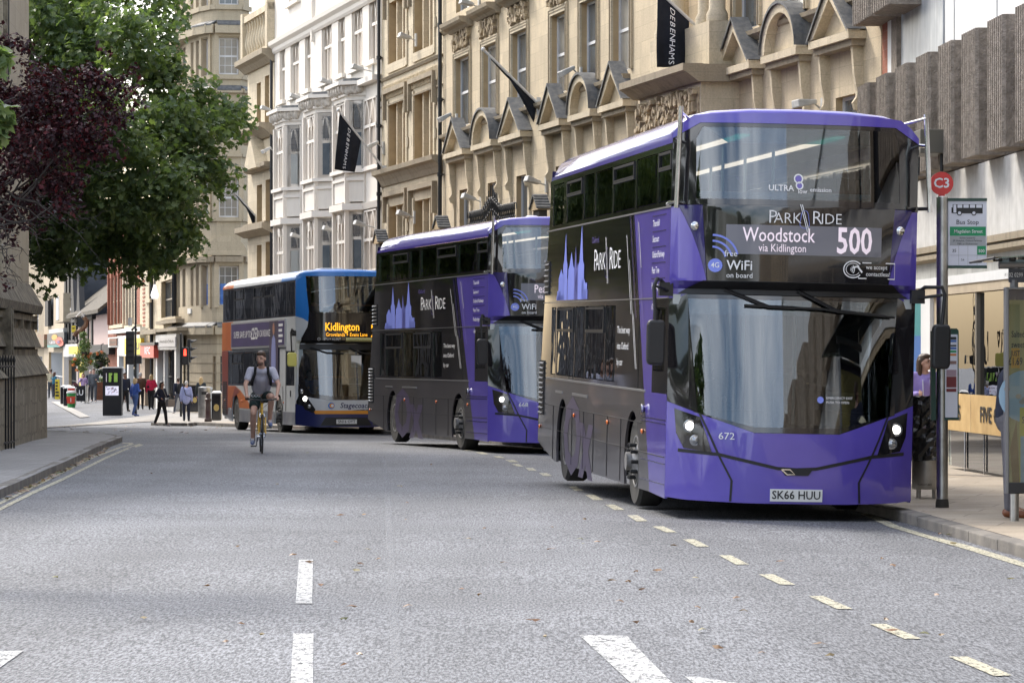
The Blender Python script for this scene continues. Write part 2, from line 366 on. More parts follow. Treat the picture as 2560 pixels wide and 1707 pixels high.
mark('bay_line', [[r6(*p) for p in q] for q in dash]+[[r7(*p) for p in q] for q in D7], CREAM_L)
mark('centre_line', [[r7(1352, 575), r7(1416, 575), r7(1412, 773), r7(1337, 773)], [r7(1327, 908), r7(1418, 908), r7(1416, 1134), r7(1314, 1134)], [r7(1310, 1200), r7(1416, 1200), r7(1414, 1330), r7(1296, 1330)]], WHITE_L)
mark('lane_arrow', [[r6(275, 944), r6(500, 948), r6(530, 985), r6(715, 1172), r6(760, 1230), r6(590, 1230), r6(520, 1170)], [r6(768, 1137), r6(820, 1139), r6(1040, 1172), r6(1010, 1215), r6(850, 1200)],
                    [r7(-150, 1000), r7(0, 988), r7(108, 986), r7(0, 1062), r7(-80, 1120)]], WHITE_L)
Lo = [r7(-60, 385), r7(0, 354), r7(140, 284), r7(280, 220), r7(400, 160), r7(480, 120), r7(570, 80), r7(648, 59)]; Lo2 = [r7(-60, 372), r7(0, 340), r7(140, 270), r7(280, 208), r7(400, 150), r7(480, 110), r7(570, 72), r7(630, 52)]
Li = [r7(-60, 345), r7(0, 327), r7(120, 268), r7(250, 203), r7(350, 152), r7(430, 114), r7(530, 77), r7(606, 55), r7(600, 49), r7(555, 47)]; Li2 = [r7(-60, 333), r7(0, 315), r7(120, 257), r7(250, 193), r7(350, 143), r7(430, 106), r7(530, 70), r7(585, 55), r7(578, 52), r7(552, 50.5)]
mark('yellow_lines', line_px(Lo, Lo2)+line_px(Li, Li2), CREAM_L)
Ru = [r6(1640, 378), r6(1770, 438), r6(1930, 486), r6(2100, 529), r6(2352, 606), r6(2500, 660)]; Rl = [r6(1585, 378), r6(1720, 440), r6(1890, 490), r6(2080, 545), r6(2340, 625), r6(2500, 685)]
mark('edge_line', line_px(Ru, Rl), CREAM_L)
SEAM = bpy.data.materials.new('asphalt_seam'); SEAM.use_nodes = True
n_, l_ = SEAM.node_tree.nodes, SEAM.node_tree.links; tr_ = n_.new('ShaderNodeBsdfTransparent'); mx_ = n_.new('ShaderNodeMixShader'); n_['Principled BSDF'].inputs['Base Color'].default_value = (.27, .275, .29, 1); n_['Principled BSDF'].inputs['Roughness'].default_value = .8
l_.new(_ramp(n_, l_, _noise(n_, l_, 45, 4, .8, stretch=(1, .12, 1)), .30, .80), mx_.inputs[0]); l_.new(tr_.outputs[0], mx_.inputs[1]); l_.new(n_['Principled BSDF'].outputs[0], mx_.inputs[2]); l_.new(mx_.outputs[0], n_['Material Output'].inputs[0])
sl = [(1725, 110), (1745, 220), (1755, 380), (1765, 560), (1775, 720), (1785, 900), (1800, 1140)]
mark('road_seam', line_px([r7(a-16*(i+2)/5, b) for i, (a, b) in enumerate(sl)], [r7(a+14+8*i/5, b) for i, (a, b) in enumerate(sl)]), SEAM, dz=.004)
# pale stone strip in the plaza and fallen leaves
STRIP = M('pale_stone', (.38, .355, .32), .8, col2=(.33, .31, .28), vs=3)
m_ = MB(); m_.poly([G(a, b, .034) for a, b in [(128, 1004), (146, 1003), (225, 1041), (200, 1043)]], STRIP); tag(m_.build('paving_band'), kind='structure')
LEAFD = M_leaf('dead_leaf', [(.16, .07, .03), (.22, .12, .05), (.12, .06, .03), (.25, .19, .09), (.11, .13, .05)], .1)
m_ = MB(); rl = random.Random(3)
def fallen(px, py, s=1.0):
    p = G(px, py, .012); a = rl.uniform(0, 6.3); r_ = s*rl.uniform(.02, .042)
    vs = [p+V(math.cos(a+k*math.pi/3)*r_*(1.25 if k % 3 == 0 else .7), math.sin(a+k*math.pi/3)*r_*(1.25 if k % 3 == 0 else .7), rl.uniform(0, .02)*s) for k in range(6)]
    m_.add(vs+[p+V(0, 0, .02)], [(k, (k+1) % 6, 6) for k in range(6)], LEAFD)
for q in [(300, 408), (150, 447), (280, 502), (295, 527), (720, 532), (360, 515), (145, 550), (1215, 608), (1690, 594), (1740, 625), (640, 648), (540, 655), (820, 685), (430, 696), (505, 700), (570, 738), (1010, 776), (465, 793), (1945, 763), (830, 823), (1045, 838), (800, 890), (1710, 878), (60, 885), (850, 925), (545, 893), (1885, 943), (1735, 930), (1965, 953), (115, 958), (925, 1008), (1400, 992), (1445, 1045), (1130, 1037), (2290, 689)]: fallen(*r6(*q))
for q in [(1390, 95), (685, 188), (1253, 237), (1950, 148), (1808, 247), (1840, 322), (1540, 377), (1645, 375), (1835, 400), (2120, 485), (2190, 438), (1520, 500), (1325, 558), (1660, 535), (1710, 578), (1630, 598), (1610, 628), (1400, 590), (940, 698), (1450, 696), (650, 845), (1590, 793), (1555, 850), (1090, 872), (1185, 920), (1020, 952), (1625, 1010), (1555, 1058), (2090, 714), (2170, 740), (2280, 595), (1845, 790), (250, 660), (1075, 520), (490, 160)]: fallen(*r7(*q))
for k in range(110):
    t = rl.random()**.8; fallen(lerp(5, 270, t)+rl.uniform(-4, 7), lerp(1252, 1121, t)+rl.uniform(-2, 4), 1.5)
for q in [(1960, 478), (2000, 482), (2098, 500), (2168, 521), (2230, 536), (2022, 524)]: fallen(*r6(*q), 1.2)
for k in range(40): fallen(rl.uniform(120, 560), rl.uniform(1064, 1085), 1.6)
for q in [(250, 94), (100, 135), (50, 205), (268, 72), (150, 190)]: fallen(*(lambda a: (a[0], a[1]-3))(r7(*q)), 1.3)
tag(m_.build('fallen_leaves'), 'brown and green fallen leaves scattered over the road and along the kerb', 'leaves', kind='stuff')
# ---------------------------------------------------------------- buses
PUR = M('purple_paint', (.10, .070, .43), .28, coat=1, col2=(.085, .058, .375), vs=1.4)
LIL = M('lilac_paint', (.20, .155, .55), .3, coat=1)
DPUR = M('deep_purple_paint', (.018, .012, .11), .22, coat=1)
BLK = M('black_gloss_paint', (.012, .011, .013), .09, coat=1, bump=.05, bs=1.6)
GRY = M('charcoal_metallic_paint', (.066, .062, .070), .3, metal=.35, coat=.6, col2=(.085, .078, .082), vs=.9, bump=.06, bs=1.8)
RUB = M('black_rubber', (.014, .014, .015), .75, col2=(.03, .029, .028), vs=6)
TYRE = M('tyre_rubber', (.018, .018, .018), .85, col2=(.045, .042, .04), vs=3)
DARK = M('black_plastic', (.012, .012, .014), .45)
CHROME = M('chrome', (.75, .75, .76), .15, metal=1, col2=(.5, .5, .5), vs=6)
STEEL = M('brushed_steel', (.55, .54, .52), .34, metal=1, col2=(.36, .35, .33), vs=5, streak=.35)
HUB = M('wheel_grey', (.30, .30, .31), .5, metal=.4, col2=(.16, .15, .14), vs=8)
WTXT = M('white_vinyl', (.78, .78, .80), .5)
BLUV = M('periwinkle_vinyl', (.20, .25, .72), .4)
LILV = M('faint_lilac_vinyl', (.062, .048, .095), .3)
SEATM = M('seat_moquette', (.05, .045, .09), .9, col2=(.09, .07, .14), vs=30)
SEATR = M('seat_moquette_red', (.20, .06, .035), .9, col2=(.09, .06, .09), vs=30)
INT = M('bus_interior_grey', (.52, .55, .55), .7)
INTD = M('bus_interior_dark', (.06, .065, .07), .7)
ORANGE_L = M('orange_lens', (.75, .16, .02), .2, coat=.5)
HANDR = M('handrail_teal', (.35, .58, .60), .4)
HANDO = M('handrail_orange', (.75, .20, .05), .4)
LAMP = M('headlamp_lit', (.9, .9, .85), .1, emis=(1, .98, .9), es=1.6)
LENS = M('lamp_lens', (.35, .36, .38), .08, metal=.7, coat=1)
LEDW = M('led_white', (.78, .66, .74), .5, emis=(1, .88, .96), es=.12)
LEDA = M('led_amber', (.8, .4, .02), .5, emis=(1, .42, .02), es=.6)
LEDP = M('led_matrix_panel', (.17, .17, .20), .4, coat=.5)
PLATE = M('plate_white', (.74, .74, .72), .4)
LIGHTSTRIP = M('ceiling_light_strip', (.8, .6, .45), .5, emis=(1, .72, .5), es=1.2)
GW = M_glass('windscreen_glass', (.50, .56, .60), 1.95)
GS = M_glass('side_glass_green', (.58, .70, .62), 1.75, wave=.12)
GTEAL = M_glass('windscreen_tint_band', (.05, .42, .42), 1.9)
HW, RZ = 1.29, 4.23
def front_y(x, z, bul=.42):
    k = max(0, 1-(min(abs(x), HW)/HW)**3.0)
    k2 = 1-(min(abs(x), HW)/HW)**8
    rake = .15*(z-.9) if .9 < z <= 2.36 else .15*1.46*(2.44-z)/.08 if 2.36 < z < 2.44 else .16*max(0, z-3.2)
    return -bul*k+rake*k2
def patch(poly, mat, out=0.0, thick=.03, name=None, parent=None, mbx=None, step=.12, fy=front_y, hole=None, smooth=True):
    """polygon in (x, z), wrapped on the curved front of the bus and given thickness"""
    bm = bmesh.new(); vs = [bm.verts.new((x, 0, z)) for x, z in poly]; bm.faces.new(vs)
    lo = min(p[0] for p in poly); hi = max(p[0] for p in poly)
    bmesh.ops.triangulate(bm, faces=bm.faces[:])
    x = math.ceil(lo/step)*step
    while x < hi-1e-4:
        if x > lo+1e-4: bmesh.ops.bisect_plane(bm, geom=bm.verts[:]+bm.edges[:]+bm.faces[:], plane_co=(x, 0, 0), plane_no=(1, 0, 0), dist=1e-5)
        x += step
    for z in (.9, 2.36, 2.44, 3.2):
        bmesh.ops.bisect_plane(bm, geom=bm.verts[:]+bm.edges[:]+bm.faces[:], plane_co=(0, 0, z), plane_no=(0, 0, 1), dist=1e-5)
    bmesh.ops.recalc_face_normals(bm, faces=bm.faces[:])
    for f in bm.faces:
        if f.normal.y > 0: f.normal_flip()
    bm.verts.index_update()
    P = [(v.co.x, v.co.z) for v in bm.verts]; F = [tuple(v.index for v in f.verts) for f in bm.faces]
    n = len(P); A = [(a, fy(a, b)-out, b) for a, b in P]; B = [(a, fy(a, b)-out+thick, b) for a, b in P]
    edges = [tuple((l.vert.index, l.link_loop_next.vert.index)) for e in bm.edges if e.is_boundary for l in e.link_loops]
    bm.free()
    t = mbx or MB()
    t.add(A+B, F+[tuple(i+n for i in f)[::-1] for f in F]+[(b, a, a+n, b+n) for a, b in edges], mat)
    return t if mbx is not None else t.build(name, parent, smooth=smooth)
def holed(y0, y1, z0, z1, holes):
    """cells of a rectangle left over by rectangular holes"""
    us = sorted({y0, y1, *[h[0] for h in holes], *[h[1] for h in holes]}); vs = sorted({z0, z1, *[h[2] for h in holes], *[h[3] for h in holes]})
    r = []
    for i in range(len(us)-1):
        for j in range(len(vs)-1):
            a, b = (us[i]+us[i+1])/2, (vs[j]+vs[j+1])/2
            if not any(h[0] < a < h[1] and h[2] < b < h[3] for h in holes) and y0 <= a <= y1 and z0 <= b <= z1: r.append((us[i], us[i+1], vs[j], vs[j+1]))
    return r
def arch_poly(y0, y1, z0, z1, arches, r=.58, zc=.46):
    """side panel outline with wheel arches cut from below (y ascending)"""
    p = [(y0, z0)]
    for c in arches:
        a0 = math.asin(min(1, (zc-z0)/r))
        p += [(c-r*math.cos(t), zc+r*math.sin(t)) for t in np.linspace(-a0, math.pi+a0, 17)]
    return p+[(y1, z0), (y1, z1), (y0, z1)]
def side_sheet(mb, pts, mat, sgn=-1, x=None, t=.03):
    X = sgn*(x or HW); mb.prism([(X, y, z) for y, z in pts], (-sgn*t, 0, 0), mat)
def wheel(par, x, y, sgn, r=.49, front=True):
    w_ = thing('wheel', None, None); w_.parent = par; w_.location = (x, y, r)
    del_ = [k for k in w_.keys()]
    prof = [(.27, -.13), (r-.03, -.14), (r, -.1), (r, .1), (r-.03, .14), (.27, .13)]
    MB().lathe(prof, TYRE, 40, ax='x').build('tyre', w_, smooth=True)
    m_ = MB(); o = sgn*.135
    m_.lathe([(.285, sgn*.12), (.285, o), (.25, o), (.245, sgn*.02)] if not front else [(.285, sgn*.10), (.285, o), (.265, o+.0), (.24, o-sgn*.02), (.13, o+sgn*.03), (.10, o+sgn*.05), (.10, o+sgn*.11), (.02, o+sgn*.12)], HUB, 28, ax='x')
    if front:
        for k in range(10):
            a = k*math.pi/5; m_.lathe([(.022, o), (.022, o+sgn*.075), (.014, o+sgn*.08)], DARK, 8, c=(0, .185*math.cos(a), .185*math.sin(a)), ax='x')
    else:
        m_.lathe([(.245, sgn*.02), (.15, sgn*.0), (.14, sgn*.06), (.02, sgn*.07)], HUB, 24, ax='x')
        for k in range(10):
            a = k*math.pi/5; m_.lathe([(.018, 0), (.018, sgn*.04)], DARK, 8, c=(0, .2*math.cos(a), .2*math.sin(a)), ax='x')
    m_.build('rim', w_, smooth=True)
def seat_rows(par, mat, zs, y_list, xs=(-.62, .62), rail=None):
    proto = None
    for z in zs:
        for y in y_list[z]:
            for x in xs:
                if proto is None:
                    m_ = MB(); 
                    for s in (-.23, .23):
                        m_.obox((s, 0, .42), (.21, 0, 0), (0, .23, .02), (0, -.02, .05), mat)
                        m_.prism([(s-.21, .2, .42), (s+.21, .2, .42), (s+.20, .30, .98), (s+.12, .32, 1.10), (s-.12, .32, 1.10), (s-.20, .30, .98)], (0, .07, .01), mat)
                    m_.box(-.4, .4, -.1, .1, 0, .38, INTD)
                    if rail: m_.tube([(-.42, .33, .98), (-.3, .34, 1.14), (.3, .34, 1.14), (.42, .33, .98)], .018, rail, 6)
                    o = m_.build('seat', par, bevel=.02); proto = o
                else:
                    o = proto.copy(); COL.objects.link(o); o.parent = par
                o.location = (x, y, z)
def window_pane(par, y0, y1, z0, z1, sgn, glass, hopper=False, x=HW):
    m_ = MB(); X = sgn*x
    m_.box(min(X-sgn*.012, X-sgn*.004), max(X-sgn*.012, X-sgn*.004), y0+.01, y1-.01, z0+.01, z1-.01, glass)
    o = m_.build('window', par)
    if hopper:
        f_ = MB(); zz = z1-(z1-z0)*.33; a, b = X-sgn*.002, X+sgn*.014
        for q in ((y0+.02, y1-.02, zz-.03, zz+.01), (y0+.02, y1-.02, z1-.04, z1-.012), (y0+.02, y0+.06, zz, z1-.02), (y1-.06, y1-.02, zz, z1-.02)):
            f_.box(min(a, b), max(a, b), *q, DARK)
        f_.box(min(a, b), max(a, b)+0.004, y0+.05, y1-.05, zz-.012, zz-.004, CHROME)
        f_.build('hopper_frame', o)
    return o
SIDE = lambda out=.004: (lambda a, b: V(-HW-out, a, b))
def side_fn(y0, z0, out=.006, rot=0.0):
    """text/stroke frame on the visible flank: x runs towards the front of the bus"""
    c, s = math.cos(rot), math.sin(rot)
    return lambda x, y: V(-HW-out, y0-(x*c-y*s), z0+x*s+y*c)
def front_fn(x0, z0, out=.03, bul=.42):
    return lambda x, y: V(x0+x, front_y(x0+x, z0+y, bul)-out, z0+y)
def mirror_arm(par, sgn, base, low, hm=.46, wm=.19, mat=DARK, shell=DARK):
    m_ = MB(); b, e = V(*base), V(*low)
    m_.obox(b+V(sgn*.05, -.02, 0), (.07, 0, 0), (0, .05, 0), (0, 0, .07), mat)
    pts = [b, b+V(sgn*.12, -.06, .10), V(e.x-sgn*.0, e.y, b.z+.10), V(e.x+sgn*.03, e.y, b.z+.02), V(e.x, e.y, e.z)]
    m_.tube(pts, .020, mat, 8); m_.tube([b+V(sgn*.02, -.03, -.02), V(e.x, e.y, b.z+.02)], .016, mat, 6)
    o = m_.build('mirror', par, smooth=True)
    h = MB(); h.grid(1, 1, lambda u, v: (0, 0, 0), mat) if False else None
    pr = [(-wm*.8/2, 0), (-wm/2, .05), (-wm/2, hm-.05), (-wm*.8/2, hm), (wm*.8/2, hm), (wm/2, hm-.05), (wm/2, .05), (wm*.8/2, 0)]
    h.prism([(e.x+a, e.y-.05, e.z-hm+.1+c) for a, c in pr], (0, .10, 0), shell)
    h.build('mirror_housing', o, bevel=.025)
def streetdeck(name, label, loc, rot, lines, number, plate, group):
    B = thing(name, label, 'bus', loc, rot, group)
    diag = lambda z: 1.07+.524*(z-.25)
    yr = lambda z: 11.15 if z < .9 else lerp(11.15, 10.15, (z-.9)/3.1)
    # -- flank panels, offside (-x) and nearside (+x)
    UW = [(10.0, 8.9), (8.56, 7.05), (6.9, 6.0), (5.86, 4.45), (4.3, 2.62), (2.48, 1.0), (.86, -.02)]
    LW = [(9.9, 9.45), (9.28, 7.6), (7.5, 6.56), (6.5, 4.82), (4.74, 3.9)]
    for sgn in (-1, 1):
        m_ = MB()
        side_sheet(m_, [(a, b) for a, b in arch_poly(diag(.22), 9.3, .22, 1.27, (2.42, 8.56))][:-3]+[(9.3, .22), (yr(.4), .42), (yr(1.27), 1.27), (diag(1.27), 1.27)], GRY, sgn)
        side_sheet(m_, [(0.02, .2), (diag(.22), .22), (diag(1.27), 1.27), (.02, 1.27)], PUR, sgn)
        for q in holed(1.07+.0, 10.5, 1.27, 2.26, [(min(a), max(a), 1.33, 2.2) for a in LW]+[(0, 2.2, 0, 9)]):
            side_sheet(m_, [(q[0], q[2]), (q[1], q[2]), (q[1], q[3]), (q[0], q[3])], BLK, sgn)
        side_sheet(m_, [(diag(1.27), 1.27), (2.2, 1.27), (2.2, 2.26), (diag(2.26), 2.26)], BLK, sgn)
        side_sheet(m_, [(10.5, 1.27), (yr(1.27), 1.27), (yr(2.26), 2.26), (10.5, 2.26)], BLK, sgn)
        side_sheet(m_, [(1.07, 1.27), (diag(1.27), 1.27), (diag(2.26), 2.26), (1.07, 2.26)], PUR, sgn)
        for q in holed(0.03, 1.07, 1.27, 2.26, [(.22, .98, 1.5, 2.16)]): side_sheet(m_, [(q[0], q[2]), (q[1], q[2]), (q[1], q[3]), (q[0], q[3])], BLK, sgn)
        side_sheet(m_, [(diag(2.26), 2.26), (yr(2.26), 2.26), (yr(3.2), 3.2), (diag(3.2), 3.2)], BLK, sgn)
        side_sheet(m_, [(0, 2.26), (diag(2.26), 2.26), (diag(3.2), 3.2), (0, 3.2)], PUR, sgn)
        for q in holed(-.02, 10.3, 3.2, 3.85, [(min(a), max(a), 3.26, 3.79) for a in UW]): side_sheet(m_, [(q[0], q[2]), (q[1], q[2]), (q[1], q[3]), (q[0], q[3])], BLK, sgn)
        side_sheet(m_, [(10.3, 3.2), (yr(3.2), 3.2), (yr(3.85), 3.85), (10.3, 3.85)], BLK, sgn)
        side_sheet(m_, [(0, 3.853), (10.25, 3.853), (10.2, 3.9), (0, 3.9)], PUR, sgn)
        m_.build('side_panel', B)
        for i, (a, b) in enumerate(UW): window_pane(B, min(a, b), max(a, b), 3.26, 3.79, sgn, GS, i in (1, 4, 6))
        for i, (a, b) in enumerate(LW): window_pane(B, min(a, b), max(a, b), 1.33, 2.2, sgn, GS, i in (1, 3))
        window_pane(B, .22, .98, 1.5, 2.16, sgn, GS)
    # trims, seams, stickers on the visible flank
    t = MB(); S = SIDE(.008)
    TR = M('trim_silver', (.35, .35, .36), .35, metal=.8)
    for a, b, z, h in ((-.02, 10.5, 3.2, .018), (.05, 10.8, 2.262, .010), (1.5, 10.3, 1.275, .022)): t.box(-HW-.01, -HW-.001, a, b, z-h/2, z+h/2, TR)
    for z in (.93, .62): t.box(-HW-.006, -HW+.001, 1.75 if z > .7 else .1, 10.9, z-.004, z+.004, DARK)
    for z in (1.0, .96, .55, .34): t.box(-HW-.006, -HW+.001, .05, 1.75, z-.004, z+.004, DPUR)
    for y in (3.3, 4.4, 5.6, 6.5, 7.6, 9.5): t.box(-HW-.006, -HW+.001, y-.004, y+.004, .24, .93, DARK)
    t.box(-HW-.008, -HW+.001, 6.2, 7.6, 1.10, 1.13, TR); t.box(-HW-.008, -HW+.001, 8.6, 9.3, 1.10, 1.13, TR)
    for y in (2.06, 7.6, 8.0): t.box(-HW-.004, -HW+.001, y-.003, y+.003, 1.3, 2.2, DARK)
    t.build('trim_strip', B)
    m_ = MB(); fn = side_fn(0, 0)
    dg = lambda z, o: diag(z)+o
    for o, w_, mat, z0, z1 in ((.22, .10, DPUR, 2.05, 3.18), (.03, .035, DPUR, 2.26, 3.18), (-.28, .09, LIL, 1.95, 3.14), (-.33, .02, WTXT, 2.6, 3.1), (.62, .022, WTXT, 2.1, 2.98), (.52, .018, WTXT, 1.5, 2.7), (.44, .018, WTXT, 1.5, 2.1)):
        m_.add([(-HW-.005, dg(z0, o), z0), (-HW-.005, dg(z0, o+w_), z0), (-HW-.005, dg(z1, o+w_), z1), (-HW-.005, dg(z1, o), z1)], [(0, 1, 2, 3)], mat)
    m_.build('livery_stripe', B)
    # skyline of spires
    m_ = MB()
    for y, w_, h, sp, lt in ((9.15, .35, .12, 0, 0), (8.95, .5, .28, .12, 0), (8.55, .42, .45, .40, 0), (8.2, .35, .22, .12, 1), (7.95, .6, .38, .22, 0), (7.55, .4, .32, .35, 1), (7.35, .4, .26, .2, 1), (7.0, .55, .42, .50, 0), (6.75, .35, .18, .08, 0), (6.5, .16, .2, 0, 0), (6.62, .5, .12, 0, 0), (9.0, .75, .06, 0, 0)):
        z = 2.285; mt = BLUV if not lt else M('indigo_vinyl', (.10, .11, .38), .4)
        p = [(y+w_/2, z), (y+w_/2, z+h), (y+w_*.3, z+h+.05 if sp else z+h), (y, z+h+sp), (y-w_*.3, z+h+.05 if sp else z+h), (y-w_/2, z+h), (y-w_/2, z)]
        m_.poly([(-HW-.005-.001*(lt == 0), a, b) for a, b in p], mt)
    m_.build('skyline_graphic', B)
    fn = side_fn(4.72, 2.71); m_ = MB()
    def parkride(m_, fn, k, sx, mat, mat2):
        m_.text('P', k*1.25, lambda x, y: fn(x-.86*k*sx*2.3, y+.06*k), mat, sx*.9, off=-.008); m_.text('ARK', k, lambda x, y: fn(x-.455*k*sx*2.3, y), mat, sx*.9, off=-.008)
        m_.text('R', k*1.25, lambda x, y: fn(x+.33*k*sx*2.3, y+.06*k), mat, sx*.9, off=-.008); m_.text('IDE', k, lambda x, y: fn(x+.72*k*sx*2.3, y), mat, sx*.9, off=-.008)
        for o in (-.05, .06): m_.ribbon([(lerp(-.10, .10, q/6)*sx*k*2.3+o*k*sx, lerp(.95, -.85, q/6)*k) for q in range(7)], .05*k, fn, mat)
        m_.ribbon([(k*sx*(.30*math.cos(a)*(1 if math.sin(a) < 0 else .72)), k*(.32*math.sin(a)+(-.3 if math.sin(a) < 0 else .22)+(.0))) for a in np.linspace(-.6, 5.4, 26)], .032*k, fn, mat2)
    parkride(m_, fn, .30, 1.65, WTXT, LIL); m_.text('Oxford', .11, side_fn(5.75, 2.98), LIL, 1.8); m_.build('logo_lettering', B); m_ = MB()
    for i, s in enumerate(('The best way', 'into Oxford', 'by car')): m_.text(s, .115, side_fn(3.72, 1.92-.18*i), WTXT, 1.6, 'LEFT')
    m_.build('slogan_lettering', B); m_ = MB()
    for i, s in enumerate(('Thornhill', 'Seacourt', 'Oxford Parkway', 'Pear Tree', 'Redbridge')):
        m_.text(s, .10, side_fn(1.18, 3.05-.165*i), WTXT, 1.25, 'LEFT'); m_.ribbon([(0, 0), (.95, 0)], .008, side_fn(1.2, 3.13-.165*i), DPUR)
    m_.build('stop_list_lettering', B); MB().text(number, .085, side_fn(1.15, 2.17), WTXT, 1.2, 'LEFT').build('fleet_number', B)
    MB().text('Ox', 1.25, side_fn(7.05, .55, .003), LILV, 1.6, off=.04).build('lettering', B)
    for z0, z1, y in ((2.36, 2.8, 10.42), (.78, 1.5, 10.78)):
        m_ = MB()
        m_.box(-HW-.012, -HW+.0, y-.24, y+.24, z0, z1, DARK)
        k = int((z1-z0)/.065)
        for i in range(k): m_.obox((-HW-.016, y, z0+(i+.5)*(z1-z0)/k), (.012, 0, .008), (0, .22, 0), (-.002, 0, .006), GRY)
        m_.build('louvre_panel', B)
    for y, z in ((10.9, .62), (7.35, .86), (4.35, .86), (1.62, .84)):
        MB().ball((-HW-.012, y, z), (.014, .05, .028), ORANGE_L, 8, 6).build('marker_light', B, smooth=True)
    MB().lathe([(.055, 0), (.055, .02), (.03, .045)], CHROME, 14, c=(0, 0, 0), ax='x').build('fuel_cap', B, smooth=True, loc=(-HW-.045, 1.52, 1.08))
    # -- shell: roof, rear, floors, chassis
    m_ = MB(); xs = [-1, -.985, -.94, -.85, -.7, -.4, 0, .4, .7, .85, .94, .985, 1]; zs = [3.885, 3.97, 4.07, 4.145, 4.195, 4.222, RZ]; zs = zs+zs[-2::-1]
    st = [(-.0, .075), (.02, .04), (.07, .012), (.18, .0), (.6, 0), (3, 0), (8, 0), (9.9, 0), (10.1, .05), (10.2, .2)]
    vs = []
    for y, dz in st:
        for x, z in zip(xs, zs):
            e = 1-abs(x)**6; fy = front_y(x*HW, 4.1)+.06 if y < .5 else 0
            vs.append((x*HW, (fy+y) if y < .5 else y, z-dz*e if y < 9 else max(z-dz, 3.86)))
    n = len(xs); m_.add(vs, [(i*n+j, i*n+j+1, (i+1)*n+j+1, (i+1)*n+j) for i in range(len(st)-1) for j in range(n-1)], LIL if False else PUR)
    m_.build('roof', B, smooth=True, angle=50)
    m_ = MB()
    rear = [(z, yr(z)) for z in (.42, .9, 1.6, 2.3, 3.2, 3.85, 3.98)]
    m_.add([(s*HW, y, z) for z, y in rear for s in (-1, 1)], [(2*i, 2*i+1, 2*i+3, 2*i+2) for i in range(len(rear)-1)], BLK)
    m_.build('rear_panel', B)
    m_ = MB(); m_.box(-HW+.05, HW-.05, .05, 10.9, .30, .36, INTD); m_.box(-HW+.04, HW-.04, .0, 10.2, 2.20, 2.30, INT); m_.box(-HW+.04, HW-.04, 9.4, 9.44, .4, 2.2, INTD)
    m_.box(-HW+.06, HW-.06, 0.1, 10.0, 3.98, 4.0, INT)
    m_.box(-.62, .62, .4, 10.6, .2, .30, RUB); m_.box(-.55, -.45, .2, 10.0, 3.955, 3.975, LIGHTSTRIP); m_.box(.45, .55, .2, 10, 3.955, 3.975, LIGHTSTRIP)
    m_.box(-HW+.08, HW-.08, 7.4, 9.6, .22, .3, RUB)
    for y in (2.42, 8.56): m_.box(-.9, .9, y-.09, y+.09, .38, .56, RUB)
    for sgn in (-1, 1):
        for y in (2.42, 8.56): m_.box(*sorted((sgn*.88, sgn*.86)), y-.62, y+.62, .3, 1.06, RUB); m_.box(*sorted((sgn*.86, sgn*(HW-.035))), y-.62, y+.62, 1.06, 1.08, RUB)
    m_.build('floor_and_chassis', B)
    seat_rows(B, SEATM, (2.30, .36), {2.30: [1.6, 2.6, 3.5, 4.4, 5.3, 6.2, 7.1, 8.0, 8.9], .36: [4.2, 5.2, 6.2, 7.0, 8.2, 9.0]})
    m_ = MB()
    for x, y in ((-.3, 1.2), (.3, 1.4), (.3, 3.2), (-.3, 3.4), (.3, 5.6), (-.3, 5.8)): MB().tube([(x, y, .36), (x, y, 2.2)], .018, HANDR, 6).build('pole', B); MB().tube([(x, y+1.5, 2.3), (x, y+1.5, 3.97)], .018, HANDR, 6).build('pole', B)
    m_.tube([(-1.12, -.06, 3.33), (-.8, -.18, 3.33), (0, -.26, 3.33), (.8, -.18, 3.33), (1.12, -.06, 3.33)], .032, HANDR, 8)
    m_.build('handrail', B, smooth=True)
    m_ = MB(); m_.box(-HW+.1, HW-.1, .02, .3, .36, .98, INTD); m_.box(-1.15, -.25, .15, .5, .95, 1.12, DARK); m_.box(-.22, -.19, .4, 1.5, .4, 2.15, INTD); m_.box(.15, .3, .3, .5, .95, 1.35, DARK)
    m_.tube([(-.68+.22*math.cos(a), .62+.12*math.sin(a), 1.2+.2*math.sin(a)) for a in np.linspace(0, 2*math.pi, 22)[:-1]], .017, DARK, 6, closed=True); m_.tube([(-.68, .5, .9), (-.68, .62, 1.2)], .03, DARK, 6)
    m_.build('dashboard', B)
    # -- front
    m = lambda pts: [(-x, z) for x, z in pts][::-1]
    H = HW-.002
    bot = [(-H, .22), (-1.1, .2), (-.5, .185), (.5, .185), (1.1, .2), (H, .22)]
    vee = [(H, 1.20), (1.0, 1.09), (.44, .90), (-.44, .90), (-1.0, 1.09), (-H, 1.20)]
    patch(bot+vee, PUR, 0, .05, 'front_bumper', B)
    t = MB()
    for s in (1, -1):
        q = lambda pts: [(s*x, z) for x, z in pts]
        seam = q([(-.98, 1.085), (-.80, .68), (-.66, .41), (-.67, .20)])
        for i in range(3):
            (a, b), (c, d) = seam[i], seam[i+1]; patch([(a-.011, b), (a+.011, b), (c+.011, d), (c-.011, d)], DARK, .004, .02, mbx=t)
        cr = q([(-1.18, .705), (-.80, .675), (-.20, .545), (0, .535)])
        for i in range(3):
            (a, b), (c, d) = cr[i], cr[i+1]; patch([(a, b-.017), (c, d-.017), (c, d+.017), (a, b+.017)], DARK, .004, .02, mbx=t)
    t.build('panel_gap', B)
    hl = [(-1.22, 1.13), (-.98, 1.05), (-.86, .69), (-1.13, .73), (-1.20, .88)]
